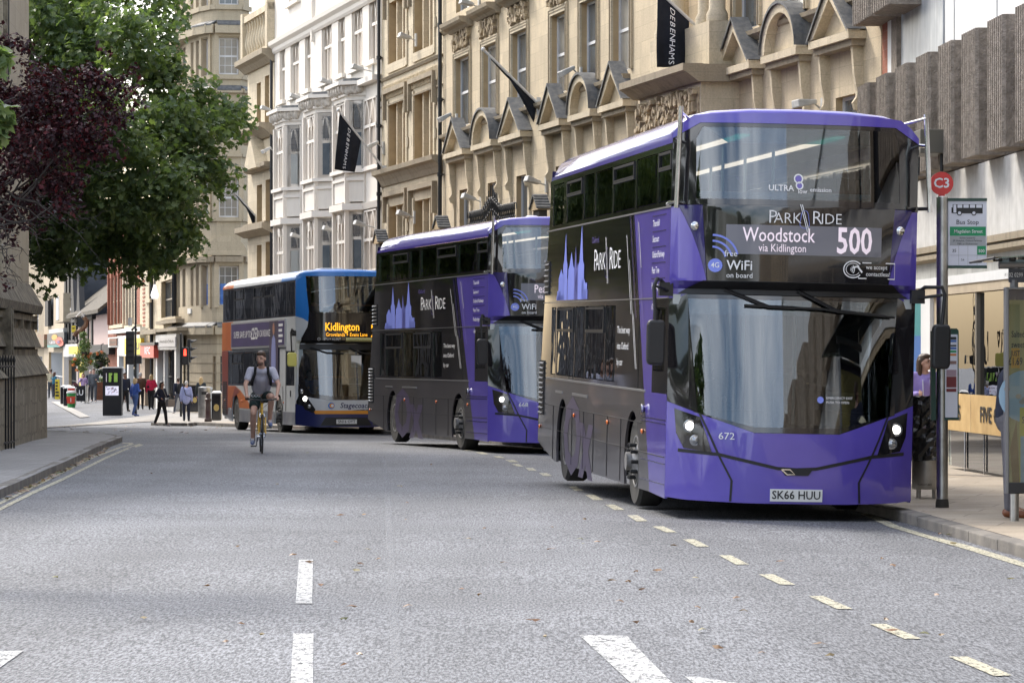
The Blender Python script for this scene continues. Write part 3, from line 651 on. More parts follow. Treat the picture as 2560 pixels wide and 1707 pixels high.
    for s in (1, -1):
        p = [(s*x, z) for x, z in hl]; h = patch(p, BLK, .008, .03, 'headlight', B)
        for x, z, r_, mt in ((-1.075, .955, .05, LAMP), (-1.025, .81, .042, LENS)):
            x *= s; b = MB(); y = front_y(x, z)-.01
            b.lathe([(r_*1.35, 0), (r_*1.35, -.012), (r_*1.05, -.014)], LENS, 20, c=(x, y, z), ax='y'); b.lathe([(r_, -.012), (r_*.6, -.026), (.003, -.03)], mt, 20, c=(x, y, z), ax='y'); b.build('lamp', h, smooth=True)
    b = MB(); patch([(-.17, .545), (.17, .545), (.12, .475), (-.12, .475)], DARK, .010, .03, mbx=b)
    for pts in ([(-.16, .535), (-.07, .535), (-.02, .485), (-.10, .485), (-.16, .535)],): b.ribbon(pts, .012, lambda x, z: V(x, front_y(x, z)-.014, z), CHROME)
    b.build('emblem', B)
    pl = patch([(-.27, .335), (.27, .335), (.27, .21), (-.27, .21)], PLATE, .014, .02, 'number_plate', B)
    MB().text(plate, .118, front_fn(0, .272, .018), DARK, .95, off=.012).build('lettering', pl)
    b = MB(); b.text(number, .10, front_fn(-.72, .86, .006), WTXT, 1.1); 
    b.build('lettering', B)
    # windscreen surround and glass
    wt = 2.31
    glass = [(-1.10, 2.26), (-1.04, 1.10), (-.44, .96), (.44, .96), (1.06, 1.10), (1.10, 2.26)]
    t = MB()
    patch([(-H, 1.203), (-1.0, 1.093), (-1.04, 1.10), (-1.10, 2.26), (-1.1, wt), (-H, wt)], BLK, .002, .04, mbx=t); patch(m([(-H, 1.203), (-1.0, 1.093), (-1.06, 1.10), (-1.10, 2.26), (-1.1, wt), (-H, wt)]), BLK, .002, .04, mbx=t)
    patch([(-1.0, 1.093), (-.44, .903), (.44, .903), (1.0, 1.093), (1.06, 1.10), (.44, .96), (-.44, .96), (-1.04, 1.10)], BLK, .002, .04, mbx=t)
    patch([(-1.1, 2.26), (1.1, 2.26), (1.1, wt), (-1.1, wt)], BLK, .002, .04, mbx=t)
    patch([(-1.23, wt), (1.23, wt), (1.12, 2.44), (-.97, 2.44)] if False else [(-1.2, wt), (1.2, wt), (.98, 2.445), (-.98, 2.445)], DARK, .03, .08, mbx=t)
    t.build('windscreen_surround', B, smooth=True)
    patch(glass, GW, .0, .006, 'windscreen', B)
    patch([(-1.09, 2.10), (1.09, 2.10), (1.095, 2.255), (-1.095, 2.255)], GTEAL, -.012, .004, 'sun_tint', B)
    # dest panel, cheeks, upper deck front
    patch([(-.94, 2.44), (.94, 2.44), (1.0, 3.22), (-1.0, 3.22)], BLK, .012, .05, 'destination_panel', B)
    ch = [(-1.20, 2.26), (-1.05, 2.34), (-.945, 2.43), (-.975, 2.56), (-1.02, 2.72), (-1.09, 2.92), (-1.17, 3.10), (-1.22, 3.2), (-H, 3.2), (-H, 2.26)]
    fl = [(-.945, 2.43), (-1.0, 3.215), (-1.22, 3.215), (-1.17, 3.10), (-1.09, 2.92), (-1.02, 2.72), (-.975, 2.56)]
    for s in (1, -1):
        q = lambda p: [(s*x, z) for x, z in (p if s > 0 else p)]
        patch(q(ch), PUR, .004, .05, 'cheek_panel', B); patch(q(fl), DPUR, .0, .05, 'corner_fillet', B)
        MB().lathe([(.045, 0), (.045, -.02), (.03, -.03)], CHROME, 14, c=(s*1.07, front_y(1.07, 3.0)-.0, 3.0), ax='y').build('camera_pod', B, smooth=True)
    t = MB(); gz0, gz1 = 3.28, 4.02
    patch([(-H, 3.222), (H, 3.222), (1.06, gz0), (-1.06, gz0)], BLK, .003, .04, mbx=t)
    for s in (1, -1): patch([(s*x, z) for x, z in [(-H, 3.222), (-1.06, gz0), (-1.06, 3.9), (-1.0, gz1), (-1.02, 4.06), (-H, 3.90)]], BLK, .003, .04, mbx=t)
    patch([(-1.02, 4.06), (-1.0, gz1), (1.0, gz1), (1.02, 4.06)], BLK, .003, .04, mbx=t)
    t.build('upper_surround', B, smooth=True)
    patch([(-1.06, gz0), (1.06, gz0), (1.06, 3.9), (1.0, gz1), (-1.0, gz1), (-1.06, 3.9)], GW, .0, .006, 'upper_windscreen', B)
    patch([(-.75, 3.86), (.95, 3.86), (.98, gz1-.01), (-.98, gz1-.01)], GTEAL, -.012, .004, 'sun_tint', B)
    patch([(-H, 3.90), (-1.02, 4.062), (1.02, 4.062), (H, 3.90), (H, 3.96), (1.2, 4.06), (1.08, 4.14), (.8, 4.165), (0, 4.175), (-.8, 4.165), (-1.08, 4.14), (-1.2, 4.06), (-H, 3.96)], PUR, .012, .08, 'front_dome', B)
    dsp = patch([(-.77, 2.72), (.85, 2.72), (.85, 3.02), (-.77, 3.02)], LEDP, .018, .01, 'destination_display', B)
    b = MB()
    b.text(lines[0], .205, front_fn(-.24, 2.915, .024), LEDW, .74, off=.006); b.text(lines[1], .115, front_fn(-.20, 2.785, .024), LEDW, .78); b.build('lettering', dsp); b = MB(); b.text(lines[2], .37, front_fn(.55, 2.865, .024), LEDW, .70, off=.02)
    b.build('route_number', dsp)
    b = MB(); parkride(b, front_fn(.02, 3.09, .034), .155, 1.08, WTXT, BLUV)
    b.build('lettering', B)
    b = MB(); f0 = front_fn(-.78, 2.60, .024)
    b.add([f0(.07*math.cos(a)-.09, .07*math.sin(a)) for a in np.linspace(0, 6.283, 17)[:-1]], [tuple(range(16))], BLUV)
    b.text('4G', .075, front_fn(-.87, 2.60, .028), WTXT, .9, off=.01); b.text('WiFi', .14, lambda x, y: f0(x+.15, y), WTXT, .95, off=.008); b.text('free', .085, lambda x, y: f0(x+.06, y+.12), WTXT, .95); b.text('on board', .075, lambda x, y: f0(x+.15, y-.10), WTXT, .95)
    for r_ in (.13, .19, .25): b.ribbon([(-.12+r_*math.sin(a), .06+r_*math.cos(a)) for a in np.linspace(.0, 1.35, 10)], .02, f0, BLUV)
    b.build('wifi_sticker', B)
    b = MB(); f0 = front_fn(.74, 2.59, .024)
    b.ribbon([(-.10, .07), (.27, .07), (.27, -.09), (-.14, -.09), (-.14, -.07)], .012, f0, WTXT); b.ribbon([(-.20+.10*math.cos(a), .0+.085*math.sin(a)) for a in np.linspace(.7, 5.6, 20)], .012, f0, WTXT); b.ribbon([(-.20+.075*math.cos(a), .0+.062*math.sin(a)) for a in np.linspace(.5, 5.8, 20)], .006, f0, WTXT)
    for r_ in (.02, .038, .056): b.ribbon([(-.24+r_*math.cos(a), r_*math.sin(a)) for a in np.linspace(-.8, .8, 7)], .008, f0, WTXT)
    b.ribbon([(-.20, .02), (-.15, .03), (-.10, -.03)], .02, f0, WTXT)
    b.text('we accept', .062, lambda x, y: f0(x-.06, y+.025), WTXT, .95, 'LEFT', .008); b.text('contactless!', .062, lambda x, y: f0(x-.06, y-.045), WTXT, .95, 'LEFT', .008)
    b.build('contactless_sticker', B)
    b = MB(); f0 = front_fn(-.06, 3.40, .008)
    b.text('ULTRA', .085, lambda x, y: f0(x-.16, y), WTXT, 1.0, off=.015); b.text('low', .065, lambda x, y: f0(x+.06, y-.03), WTXT, 1, off=.008); b.text('emission', .065, lambda x, y: f0(x+.25, y-.01), WTXT, 1, off=.008)
    for cx, cy, r_ in ((.02, .10, .042), (.03, .03, .034)): b.ribbon([(cx+r_*math.cos(a), cy+r_*1.05*math.sin(a)) for a in np.linspace(0, 6.3, 18)], .014, f0, WTXT); b.add([f0(cx+r_*.8*math.cos(a), cy+r_*.8*math.sin(a)) for a in np.linspace(0, 6.283, 13)[:-1]], [tuple(range(12))], PUR)
    b.build('emission_sticker', B)
    b = MB(); f0 = front_fn(.30, 1.25, .008); b.add([f0(.035*math.cos(a)-.06, .035*math.sin(a)) for a in np.linspace(0, 6.283, 13)[:-1]], [tuple(range(12))], BLUV); b.text('EMERGENCY EXIT', .035, lambda x, y: f0(x, y+.02), WTXT, 1, 'LEFT'); b.text('PUSH TO OPEN', .035, lambda x, y: f0(x, y-.025), WTXT, 1, 'LEFT'); b.build('exit_sticker', B)
    # wipers
    for p0, p1, p2, l0, l1 in (((-.75, 2.36), (-.30, 2.19), (-.02, 2.185), -.55, .30), ((.0, 2.36), (.42, 2.16), (.95, 2.12), .30, 1.05)):
        b = MB(); fn = lambda x, z: V(x, front_y(x, z)-.055, z)
        b.tube([fn(*p0), fn(*p1), fn(*p2)], .018, DARK, 6); b.tube([fn(lerp(l0, l1, k/6), lerp(p1[1]+.01, p2[1]-.01, k/6)) for k in range(7)], .013, RUB, 6)
        b.build('wiper', B)
    # mirrors, guard rails, roof pod, wheels
    mirror_arm(B, -1, (-1.27, .06, 2.35), (-1.46, -.28, 1.93)); mirror_arm(B, 1, (1.25, -.02, 2.33), (1.50, -.30, 1.95))
    for s in (-1, 1):
        b = MB(); b.tube([(s*1.33, -.12, 4.21), (s*1.39, -.14, 3.20)] if s > 0 else [(-1.235, -.17, 4.22), (-1.26, -.17, 3.18)], .026, CHROME, 10)
        x0, x1 = (1.335, 1.39) if s > 0 else (-1.237, -1.26)
        b.tube([(s*1.1, .1, 4.10), (x0, -.14, 4.17)], .016, CHROME, 8); b.tube([(s*1.24, .25, 3.92), (s*1.27, .1, 3.9), (lerp(x0, x1, .3), -.14, 3.88)], .018, CHROME, 8); b.tube([(s*1.28, .3, 3.23), (s*1.29, .1, 3.24), (x1, -.15, 3.24)], .02, CHROME if s < 0 else DARK, 8)
        b.build('branch_guard', B, smooth=True)
    b = MB(); b.lathe([(.16, 4.2), (.15, 4.25), (.085, 4.29), (.02, 4.295)], M('pod_white', (.5, .5, .62), .4), 16, c=(-.2, 1.2, 0), ax='z'); b.build('roof_pod', B, smooth=True)
    for s in (-1, 1):
        wheel(B, s*(HW-.18), 2.42, s, .49, True); wheel(B, s*(HW-.18), 8.56, s, .49, False)
    return B
G_BUS = 'double-decker buses queuing along the kerb'
_g = lambda x, d: gz(x, d)
bx, by = 1.564+.1103*0+1.29*.9939, 36.6+1.29*.1103
bus1 = streetdeck('double_decker_bus', 'purple and black double-decker bus numbered 672 at the front of the queue, showing 500 Woodstock', (bx, by, gz(bx-1.29, by)-.028), Euler((.0088, .021, .1106)), ('Woodstock', 'via Kidlington', '500'), '672', 'SK66 HUU', G_BUS)
bx2, by2 = -.436+1.29*.973, 63.5+1.29*.2306
bus2 = streetdeck('double_decker_bus', 'purple and black double-decker bus numbered 668, second in the queue behind the bus 672', (bx2, by2, gz(bx2-1.29, by2)), Euler((-.002, .004, .2327)), ('Pear Tree', 'via City Centre', '300'), '668', 'SK66 HUO', G_BUS)
# ---------------------------------------------------------------- the white, blue and orange bus
def blue_bus():
    CW = M('white_bus_paint', (.62, .64, .66), .34, coat=.22, col2=(.55, .57, .6), vs=2); CB = M('bright_blue_paint', (.03, .20, .60), .3, coat=.3); CN = M('navy_paint', (.012, .018, .10), .3, coat=.3)
    CO = M('orange_paint', (.62, .17, .025), .34, coat=.22, col2=(.45, .10, .02), vs=.7); CR = M('russet_paint', (.30, .055, .03), .34, coat=.22, col2=(.2, .03, .02), vs=.9)
    CS = M('slate_skirt_paint', (.14, .15, .19), .4, coat=.4, col2=(.30, .30, .32), vs=1.2); ADP = M('advert_purple', (.045, .03, .11), .5, col2=(.06, .04, .14), vs=1)
    YEL = M('mirror_yellow', (.75, .70, .18), .45); GD = M_glass('side_glass_dark', (.16, .18, .19), 1.75, wave=.05)
    h = 1.27; d0 = 92.0; ty = .2515; X0 = (738-1280)/FPX*d0
    lx, ly = X0+h*math.cos(ty), d0+h*math.sin(ty)
    B = thing('double_decker_bus', 'white, blue and orange double-decker bus showing Kidlington, last in the queue behind the cyclist', 'bus', (lx, ly, ZC+(YH-1087)/FPX*d0), Euler((-.0066, .004, ty)), G_BUS)
    fy = lambda x, z: front_y(x*HW/h, z, .40)
    pt = lambda poly, mat, out=0, th=.04, name=None, mbx=None, par=None: patch(poly, mat, out, th, name, par or B, mbx, fy=fy)
    ss = lambda m_, p, mat, s: side_sheet(m_, p, mat, s, h)
    UW = [(10.75, 9.25), (9.1, 7.62), (7.48, 6.2), (6.05, 4.62), (4.45, 3.0), (2.86, 1.32), (1.2, .1)]; LW = [(9.95, 9.55), (9.45, 7.7), (7.6, 6.0), (5.9, 4.7), (4.6, 3.6)]
    for s in (-1, 1):
        m_ = MB()
        ss(m_, arch_poly(.02, 9.6, .24, .58, (2.3, 8.85))[:-2]+[(9.6, .24), (11.0, .4), (11.1, .58), (.02, .58)], CS, s) if False else None
        ap = arch_poly(.02, 9.7, .24, 1.25, (2.3, 8.85)); ss(m_, ap[:-2]+[(11.0, .4), (11.2, 1.25), (.02, 1.25)], CW, s)
        for q in holed(.02, 11.1, 1.25, 2.22, [(min(a), max(a), 1.3, 2.17) for a in LW]+[(.12, 1.28, 1.27, 2.17)]): ss(m_, [(q[0], q[2]), (q[1], q[2]), (q[1], q[3]), (q[0], q[3])], CW if q[1] <= 3.6 else BLK, s)
        ss(m_, [(.02, 2.22), (11.15, 2.22), (11.1, 3.06), (.02, 3.06)], CW, s)
        for q in holed(.02, 11.0, 3.06, 4.0, [(min(a), max(a), 3.1, 3.96) for a in UW]): ss(m_, [(q[0], q[2]), (q[1], q[2]), (q[1], q[3]), (q[0], q[3])], BLK, s)
        m_.build('side_panel', B)
        for i, (a, b) in enumerate(UW): window_pane(B, b, a, 3.1, 3.96, s, GD, i in (1, 3, 4), h)
        for i, (a, b) in enumerate(LW): window_pane(B, b, a, 1.3, 2.17, s, GD, i in (1, 3), h)
        window_pane(B, .12, 1.28, 1.27, 2.17, s, GD, False, h)
    m_ = MB(); x = -h-.006; P = lambda pts, mat, o=0: m_.poly([(x-o, a, b) for a, b in pts], mat)
    P([(9.45, 2.24), (11.14, 2.24), (11.1, 3.05), (9.3, 3.05)], CO); P([(10.1, .42), (11.0, .42), (11.15, 2.23), (10.1, 2.23)], CR); P([(10.1, .62), (10.1, 1.24), (8.9, 1.24), (8.0, 1.1), (7.0, .85), (6.2, .62), (7.6, .62), (8.27, .62), (8.4, .88), (8.85, 1.05), (9.3, .88), (9.43, .6), (9.6, .62)], CO, .001)
    P([(2.9, .25), (8.25, .25), (8.25, .58), (2.9, .58)], CS); P([(.03, .25), (1.7, .25), (1.7, .58), (.03, .58)], CS); P([(9.45, .3), (11.0, .42), (11.0, .58), (9.45, .58)], CS); P([(9.9, .62), (8.9, 1.22), (8.1, 1.08), (9.3, .9)], CR, .002)
    m_.build('livery_swoosh', B)
    m_ = MB(); m_.box(-h-.03, -h, 1.3, 9.5, 2.28, 3.02, M('advert_frame', (.6, .6, .62), .35, metal=.6)); m_.build('advert_frame', B)
    m_ = MB(); m_.box(-h-.036, -h-.03, 1.4, 9.42, 2.34, 2.97, ADP); m_.box(-h-.037, -h-.006, 2.25, 3.5, 1.3, 2.98, M('advert_dusk', (.035, .025, .05), .5, col2=(.07, .05, .09), vs=2))
    FIG = M('advert_shirt', (.22, .24, .5), .6); SKN = M('advert_skin', (.35, .16, .10), .6); fn = lambda a, b: V(-h-.040, a, b)
    m_.poly([fn(2.6, 1.35), fn(2.55, 2.1), fn(2.62, 2.5), fn(2.85, 2.62), fn(3.1, 2.5), fn(3.2, 2.1), fn(3.2, 1.35)], FIG); m_.poly([fn(2.87+.15*math.cos(a), 2.77+.16*math.sin(a)) for a in np.linspace(0, 6.283, 15)[:-1]], SKN)
    f2 = lambda y0, z0: (lambda a, b: V(-h-.042, y0-a, z0+b))
    m_.text('SUPER SAVE UP TO', .26, f2(7.6, 2.66), WTXT, 1.25, off=.01); m_.text('£253', .44, f2(5.72, 2.66), WTXT, 1.15, off=.02); m_.text('ON CAR INSURANCE', .26, f2(4.3, 2.66), WTXT, .75, off=.01)
    for i in range(4): m_.ribbon([(-.3, 0), (.3-.1*(i % 2), 0)], .07, f2(1.85, 2.86-.14*i), WTXT)
    m_.build('advert_panel', B)
    m_ = MB()
    for i in range(16): m_.box(-h-.014, -h-.004, 10.3, 10.95, .42+i*.06, .455+i*.06, DARK)
    m_.build('louvre_panel', B)
    m_ = MB(); m_.box(-h-.012, -h, .6, .68, .98, 1.14, DARK); m_.box(-h-.012, -h, 1.28, 1.29, .6, 2.2, DARK); m_.box(-h-.012, -h, 1.7, 1.71, .6, 1.25, DARK); m_.build('door_handle', B)
    for y in (10.6, 7.8, 4.5, 1.6): MB().ball((-h-.012, y, .82), (.014, .05, .028), ORANGE_L, 8, 6).build('marker_light', B, smooth=True)
    # shell
    m_ = MB(); xs = [-1, -.985, -.93, -.8, -.5, 0, .5, .8, .93, .985, 1]; zs = [4.0, 4.1, 4.19, 4.25, 4.28, 4.29]; zs = zs+zs[-2::-1]
    st = [(0, .1), (.03, .05), (.1, .015), (.25, 0), (1.2, 0), (2.0, 0), (3.6, 0), (8.8, 0), (9.3, 0), (10.6, 0), (10.95, .1), (11.1, .3)]; vs = []
    for y, dz in st:
        for a, z in zip(xs, zs): e = 1-abs(a)**6; vs.append((a*h, (fy(a*h, 4.1)+.05+y) if y < .5 else y, max(z-dz*e, 3.99)))
    n = len(xs)
    for i in range(len(st)-1):
        m_.add(vs[i*n:(i+2)*n], [(j, j+1, n+j+1, n+j) for j in range(n-1)], CB if i < 5 else CW if i < 8 else CO)
    m_.build('roof', B, smooth=True, angle=50)
    m_ = MB(); m_.box(-h+.02, h-.02, 11.05, 11.1, .4, 4.0, CO); m_.build('rear_panel', B)
    m_ = MB(); m_.box(-h+.05, h-.05, .1, 11.0, .3, .36, INTD); m_.box(-h+.04, h-.04, 0, 10.9, 2.2, 2.3, INT); m_.box(-h+.05, h-.05, .1, 10.9, 4.05, 4.08, INT); m_.box(-.62, .62, .4, 10.8, .2, .3, RUB)
    for s in (-1, 1):
        for y in (2.3, 8.85): m_.box(*sorted((s*.88, s*.86)), y-.62, y+.62, .3, 1.06, RUB)
    m_.box(-h+.1, h-.1, .05, .3, .36, .95, INTD); m_.build('floor_and_chassis', B)
    seat_rows(B, SEATR, (2.30, .36), {2.30: [1.7, 2.6, 3.5, 4.4, 5.3, 6.2, 7.1, 8.0, 8.9], .36: [4.2, 5.2, 6.2, 7.0, 8.2]}, rail=HANDO)
    m_ = MB(); m_.tube([(-1.1, 0, 3.35), (-.6, -.2, 3.35), (.6, -.2, 3.35), (1.1, 0, 3.35)], .03, HANDO, 8)
    for a, b in ((-.7, .9), (-.3, 1.4), (.4, 1.1), (-.9, 2.0)): MB().tube([(a, b, 2.3), (a, b, 4.05)], .022, HANDO, 6).build('pole', B)
    m_.tube([(-.2, -.22, 2.6), (-.2, -.22, 3.35)], .025, HANDO, 6)
    m_.build('handrail', B, smooth=True)
    # front
    H = h-.002
    pt([(-H, .26), (-.8, .2), (.8, .2), (H, .26), (H, .80), (1.05, .72), (.8, .54), (-.8, .54), (-1.05, .72), (-H, .80)], CN, 0, .05, 'front_bumper')
    pt([(-.55, .45), (.55, .45), (.68, .24), (-.68, .24)], DARK, .006, .03, 'lower_grille')
    pt([(-.80, .54), (.80, .54), (.86, .63), (-.86, .63)], M('stripe_orange', (.75, .30, .03), .34, coat=.22), .002, .05, 'orange_stripe')
    pt([(-.86, .63), (.86, .63), (1.02, .98), (.5, .90), (-.5, .90), (-1.02, .98)], CW, 0, .05, 'front_panel')
    for s in (1, -1):
        p = [(s*a, z) for a, z in [(-1.22, 1.34), (-1.02, 1.0), (-.80, .66), (-.85, .56), (-1.06, .66), (-1.2, 1.0)]]
        hl = pt(p, BLK, .008, .04, 'headlight')
        for a, z, r_, mt in ((-1.12, 1.12, .05, LENS), (-1.04, .93, .058, LAMP), (-.94, .73, .045, LENS)): MB().lathe([(r_*1.2, 0), (r_, -.015), (r_*.4, -.03), (.003, -.032)], mt, 18, c=(s*a, fy(s*a, z)-.008, z), ax='y').build('lamp', hl, smooth=True)
        pt([(s*a, z) for a, z in [(-H, .82), (-1.2, 1.0), (-1.22, 1.34), (-1.20, 1.6), (-1.18, 2.3), (-1.14, 2.5), (-1.0, 2.78), (-.98, 2.92), (-1.1, 3.0), (-H, 3.06)]], CW, .004, .05, 'corner_panel')
        pt([(s*a, z) for a, z in [(-H, 3.06), (-1.1, 3.0), (-.98, 2.92), (-.965, 3.2), (-1.02, 3.9), (-1.02, 4.12), (-H, 4.0)]], CB, .006, .05, 'corner_pillar')
    pt([(-H, 4.0), (-1.02, 4.10), (1.02, 4.10), (H, 4.0), (H, 4.06), (1.18, 4.15), (.8, 4.205), (-.8, 4.205), (-1.18, 4.15), (-H, 4.06)], CB, .012, .08, 'front_dome')
    t = MB()
    pt([(-.97, 2.92), (.97, 2.92), (.96, 3.14), (-.96, 3.14)], BLK, .003, .04, mbx=t); pt([(-1.16, 2.34), (1.16, 2.34), (1.13, 2.5), (1.0, 2.78), (.97, 2.925), (-.97, 2.925), (-1.0, 2.78), (-1.13, 2.5)], BLK, .006, .04, mbx=t)
    pt([(-1.17, 2.2), (1.17, 2.2), (1.16, 2.345), (-1.16, 2.345)], DARK, .02, .06, mbx=t)
    for s in (1, -1): pt([(s*a, z) for a, z in [(-1.21, 1.34), (-1.02, .98), (-.9, 1.06), (-1.05, 1.3), (-1.08, 2.2), (-1.19, 2.2)]], BLK, .003, .04, mbx=t); pt([(s*a, z) for a, z in [(-.96, 3.14), (-.9, 3.14), (-.93, 4.05), (-1.02, 4.1)]], BLK, .003, .04, mbx=t)
    pt([(-1.02, .98), (-.5, .90), (.5, .90), (1.02, .98), (.9, 1.06), (.4, 1.0), (-.4, 1.0), (-.9, 1.06)], BLK, .003, .04, mbx=t)
    t.build('windscreen_surround', B, smooth=True)
    pt([(-.9, 1.06), (-.4, 1.0), (.4, 1.0), (.9, 1.06), (1.05, 1.3), (1.08, 2.2), (-1.08, 2.2), (-1.05, 1.3)], GW, 0, .006, 'windscreen'); pt([(-.9, 3.14), (.9, 3.14), (.93, 4.05), (.9, 4.10), (-.9, 4.10), (-.93, 4.05)], GW, 0, .006, 'upper_windscreen')
    ff = lambda x0, z0, o=.02: (lambda a, b: V(x0+a, fy(x0+a, z0+b)-o, z0+b))
    b = MB(); b.text('Kidlington', .29, ff(-.12, 2.78), LEDA, .76, off=.015); b.text('Grovelands + Evans Lane', .135, ff(.0, 2.585), LEDA, .80); b.text('2', .46, ff(.76, 2.68), LEDA, 1, off=.03); b.build('destination_display', B)
    b = MB(); SG = M('sticker_yellow', (.66, .64, .28), .5); b.add([ff(0, 0, .012)(*q) for q in [(-.05, 2.40), (.85, 2.40), (.85, 2.5), (-.05, 2.5)]], [(0, 1, 2, 3)], SG) if False else None
    patch([(-.02, 2.41), (.86, 2.41), (.86, 2.51), (-.02, 2.51)], SG, .010, .006, mbx=b, fy=fy); b.text('STAY ALERT', .085, ff(-.38, 2.46, .014), WTXT, .95, off=.01); b.text('Please remember to wear your face covering', .045, ff(.42, 2.46, .02), DARK, .9); b.ribbon([(.03*math.cos(a), .035*math.sin(a)) for a in np.linspace(0, 6.3, 12)], .012, ff(-.72, 2.47, .014), WTXT); b.build('notice_sticker', B)
    b = MB(); b.text('Stagecoach', .19, lambda a, c: ff(.24, .755, .006)(a+.18*c, c), CN, .95, off=.014)
    for k, (c1, r_) in enumerate(((CB, .085), (M('logo_orange', (.8, .35, .05), .4), .06), (WTXT, .035))): b.add([ff(-.40+.012*k, .755, .006+.002*k)(r_*math.cos(a), r_*math.sin(a)) for a in np.linspace(0, 6.283, 17)[:-1]], [tuple(range(16))], c1)
    b.build('lettering', B)
    pl = pt([(-.27, .40), (.27, .40), (.27, .285), (-.27, .285)], PLATE, .016, .02, 'number_plate'); MB().text('SN16 OYT', .105, ff(0, .343, .02), DARK, .95, off=.012).build('lettering', pl)
    b = MB(); f3 = lambda a, z: V(a, fy(a, z)-.05, z)
    for p0, p1, p2 in (((-.9, 2.25), (-.5, 2.12), (-.05, 2.1)), ((.1, 2.25), (.4, 2.12), (.95, 2.08))): b.tube([f3(*p0), f3(*p1), f3(*p2)], .02, DARK, 6)
    b.build('wiper', B)
    b = MB(); b.box(.15, .42, -.25, -.24, 1.75, 2.05, PLATE); b.build('windscreen_notice', B)
    mirror_arm(B, -1, (-1.24, .05, 2.62), (-1.42, -.3, 2.02), .36, .24, DARK, YEL); mirror_arm(B, 1, (1.24, .05, 2.62), (1.48, -.3, 2.02), .36, .24, DARK, YEL)
    b = MB(); b.box(-.5, .1, .6, 1.3, 4.28, 4.33, PLATE); b.build('roof_pod', B, bevel=.02)
    for s in (-1, 1): wheel(B, s*(h-.17), 2.3, s, .49, True); wheel(B, s*(h-.17), 8.85, s, .49, False)
    return B
bus3 = blue_bus()
# ---------------------------------------------------------------- facades
class Fac:
    """vertical wall: local x runs along it from the far end towards the camera, local y goes into the building"""
    def __init__(s, X, Y, tan, zb=None):
        h = math.hypot(1, tan); s.s, s.c, s.X, s.Y = tan/h, 1/h, X, Y; s.zb = gz(X-2, Y)-.1 if zb is None else zb
    def _t(s, px, off):
        q = (px-XC)/FPX; return (s.X*s.c+s.Y*s.s+off)/(q*s.c+s.s)
    def u(s, px, off=0): 
        q = (px-XC)/FPX; t = s._t(px, off); return (q*t-s.X)*s.s-(t-s.Y)*s.c
    def z(s, px, py, off=0): return ZC+(YH-py)/FPX*s._t(px, off)-s.zb
    def uz(s, px, py, off=0): return s.u(px, off), s.z(px, py, off)
    def root(s, name, label, group=None, cat='building'): return thing(name, label, cat, (s.X, s.Y, s.zb), (0, 0, math.atan2(-s.c, s.s)), group)
    def w(s, u, y, z): return V(s.X+u*s.s+y*s.c, s.Y-u*s.c+y*s.s, s.zb+z)
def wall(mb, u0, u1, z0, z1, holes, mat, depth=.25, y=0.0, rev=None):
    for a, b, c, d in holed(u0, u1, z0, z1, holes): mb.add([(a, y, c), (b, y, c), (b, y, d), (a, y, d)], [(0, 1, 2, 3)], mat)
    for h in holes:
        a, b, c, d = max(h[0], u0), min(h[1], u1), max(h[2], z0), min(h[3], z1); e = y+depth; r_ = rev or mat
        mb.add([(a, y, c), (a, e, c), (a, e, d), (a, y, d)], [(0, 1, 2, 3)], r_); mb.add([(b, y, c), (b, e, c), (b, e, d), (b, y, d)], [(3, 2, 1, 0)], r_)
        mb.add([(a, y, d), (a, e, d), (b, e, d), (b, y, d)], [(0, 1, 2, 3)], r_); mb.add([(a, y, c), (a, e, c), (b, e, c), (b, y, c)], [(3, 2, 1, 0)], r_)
WGLASS = M('dark_window_glass', (.07, .085, .10), .04, col2=(.12, .14, .155), vs=1.5, spec=.8)
BLIND = M('blind_behind_glass', (.32, .31, .28), .12, col2=(.2, .2, .19), vs=.9, spec=.8)
WFRAME = M('white_window_paint', (.66, .66, .66), .5)
def sash(par, u0, u1, z0, z1, y, rows=2, cols=1, glass=None, frame=None, fw=.06, bar=.025, name='window'):
    m_ = MB(); f = frame or WFRAME
    for a, b, c, d in ((u0, u0+fw, z0, z1), (u1-fw, u1, z0, z1), (u0+fw, u1-fw, z0, z0+fw), (u0+fw, u1-fw, z1-fw, z1)): m_.box(a, b, y-.05, y, c, d, f)
    for i in range(1, rows):
        z = lerp(z0, z1, i/rows); k = fw*.6 if rows == 2 or i == rows//2 else bar/2; m_.box(u0+fw, u1-fw, y-.04, y-.003, z-k, z+k, f)
    for i in range(1, cols): u = lerp(u0, u1, i/cols); m_.box(u-bar/2, u+bar/2, y-.035, y-.006, z0+fw, z1-fw, f)
    o = m_.build(name, par)
    MB().box(u0+.01, u1-.01, y-.015, y+.02, z0+.01, z1-.01, glass or WGLASS).build('pane', o); return o
def cornice(mb, u0, u1, z, prof, mat, y=0.0, ends=True):
    """moulding: prof = [(projection, height)] from bottom to top"""
    pts = [(0, prof[0][1])]+list(prof)+[(0, prof[-1][1])]
    mb.prism([(u0, y-p, z+h) for p, h in pts], (u1-u0, 0, 0), mat)
def course(par, u0, u1, z, prof, mat, y=0.0, name='string_course'):
    m_ = MB(); cornice(m_, u0, u1, z, prof, mat, y); return m_.build(name, par)
def drainpipe(par, u, y, z0, z1, r=.06):
    m_ = MB(); m_.tube([(u, y-.12, z0), (u, y-.12, z1)], r, DARK, 8)
    for z in np.arange(z0+1, z1, 2.2): m_.tube([(u, y-.12, z-.06), (u, y-.12, z+.06)], r*1.35, DARK, 8); m_.box(u-.16, u+.16, y-.12, y-.02, z-.02, z+.02, DARK)
    m_.build('drainpipe', par, smooth=True)
STA = M_stone('bath_stone_warm', (.70, .58, .40), (.52, .43, .30), (.42, .35, .24), 1.2, .36, .38)
STB = M_stone('bath_stone_pale', (.69, .59, .43), (.53, .45, .32), (.42, .36, .26), 1.2, .34, .38)
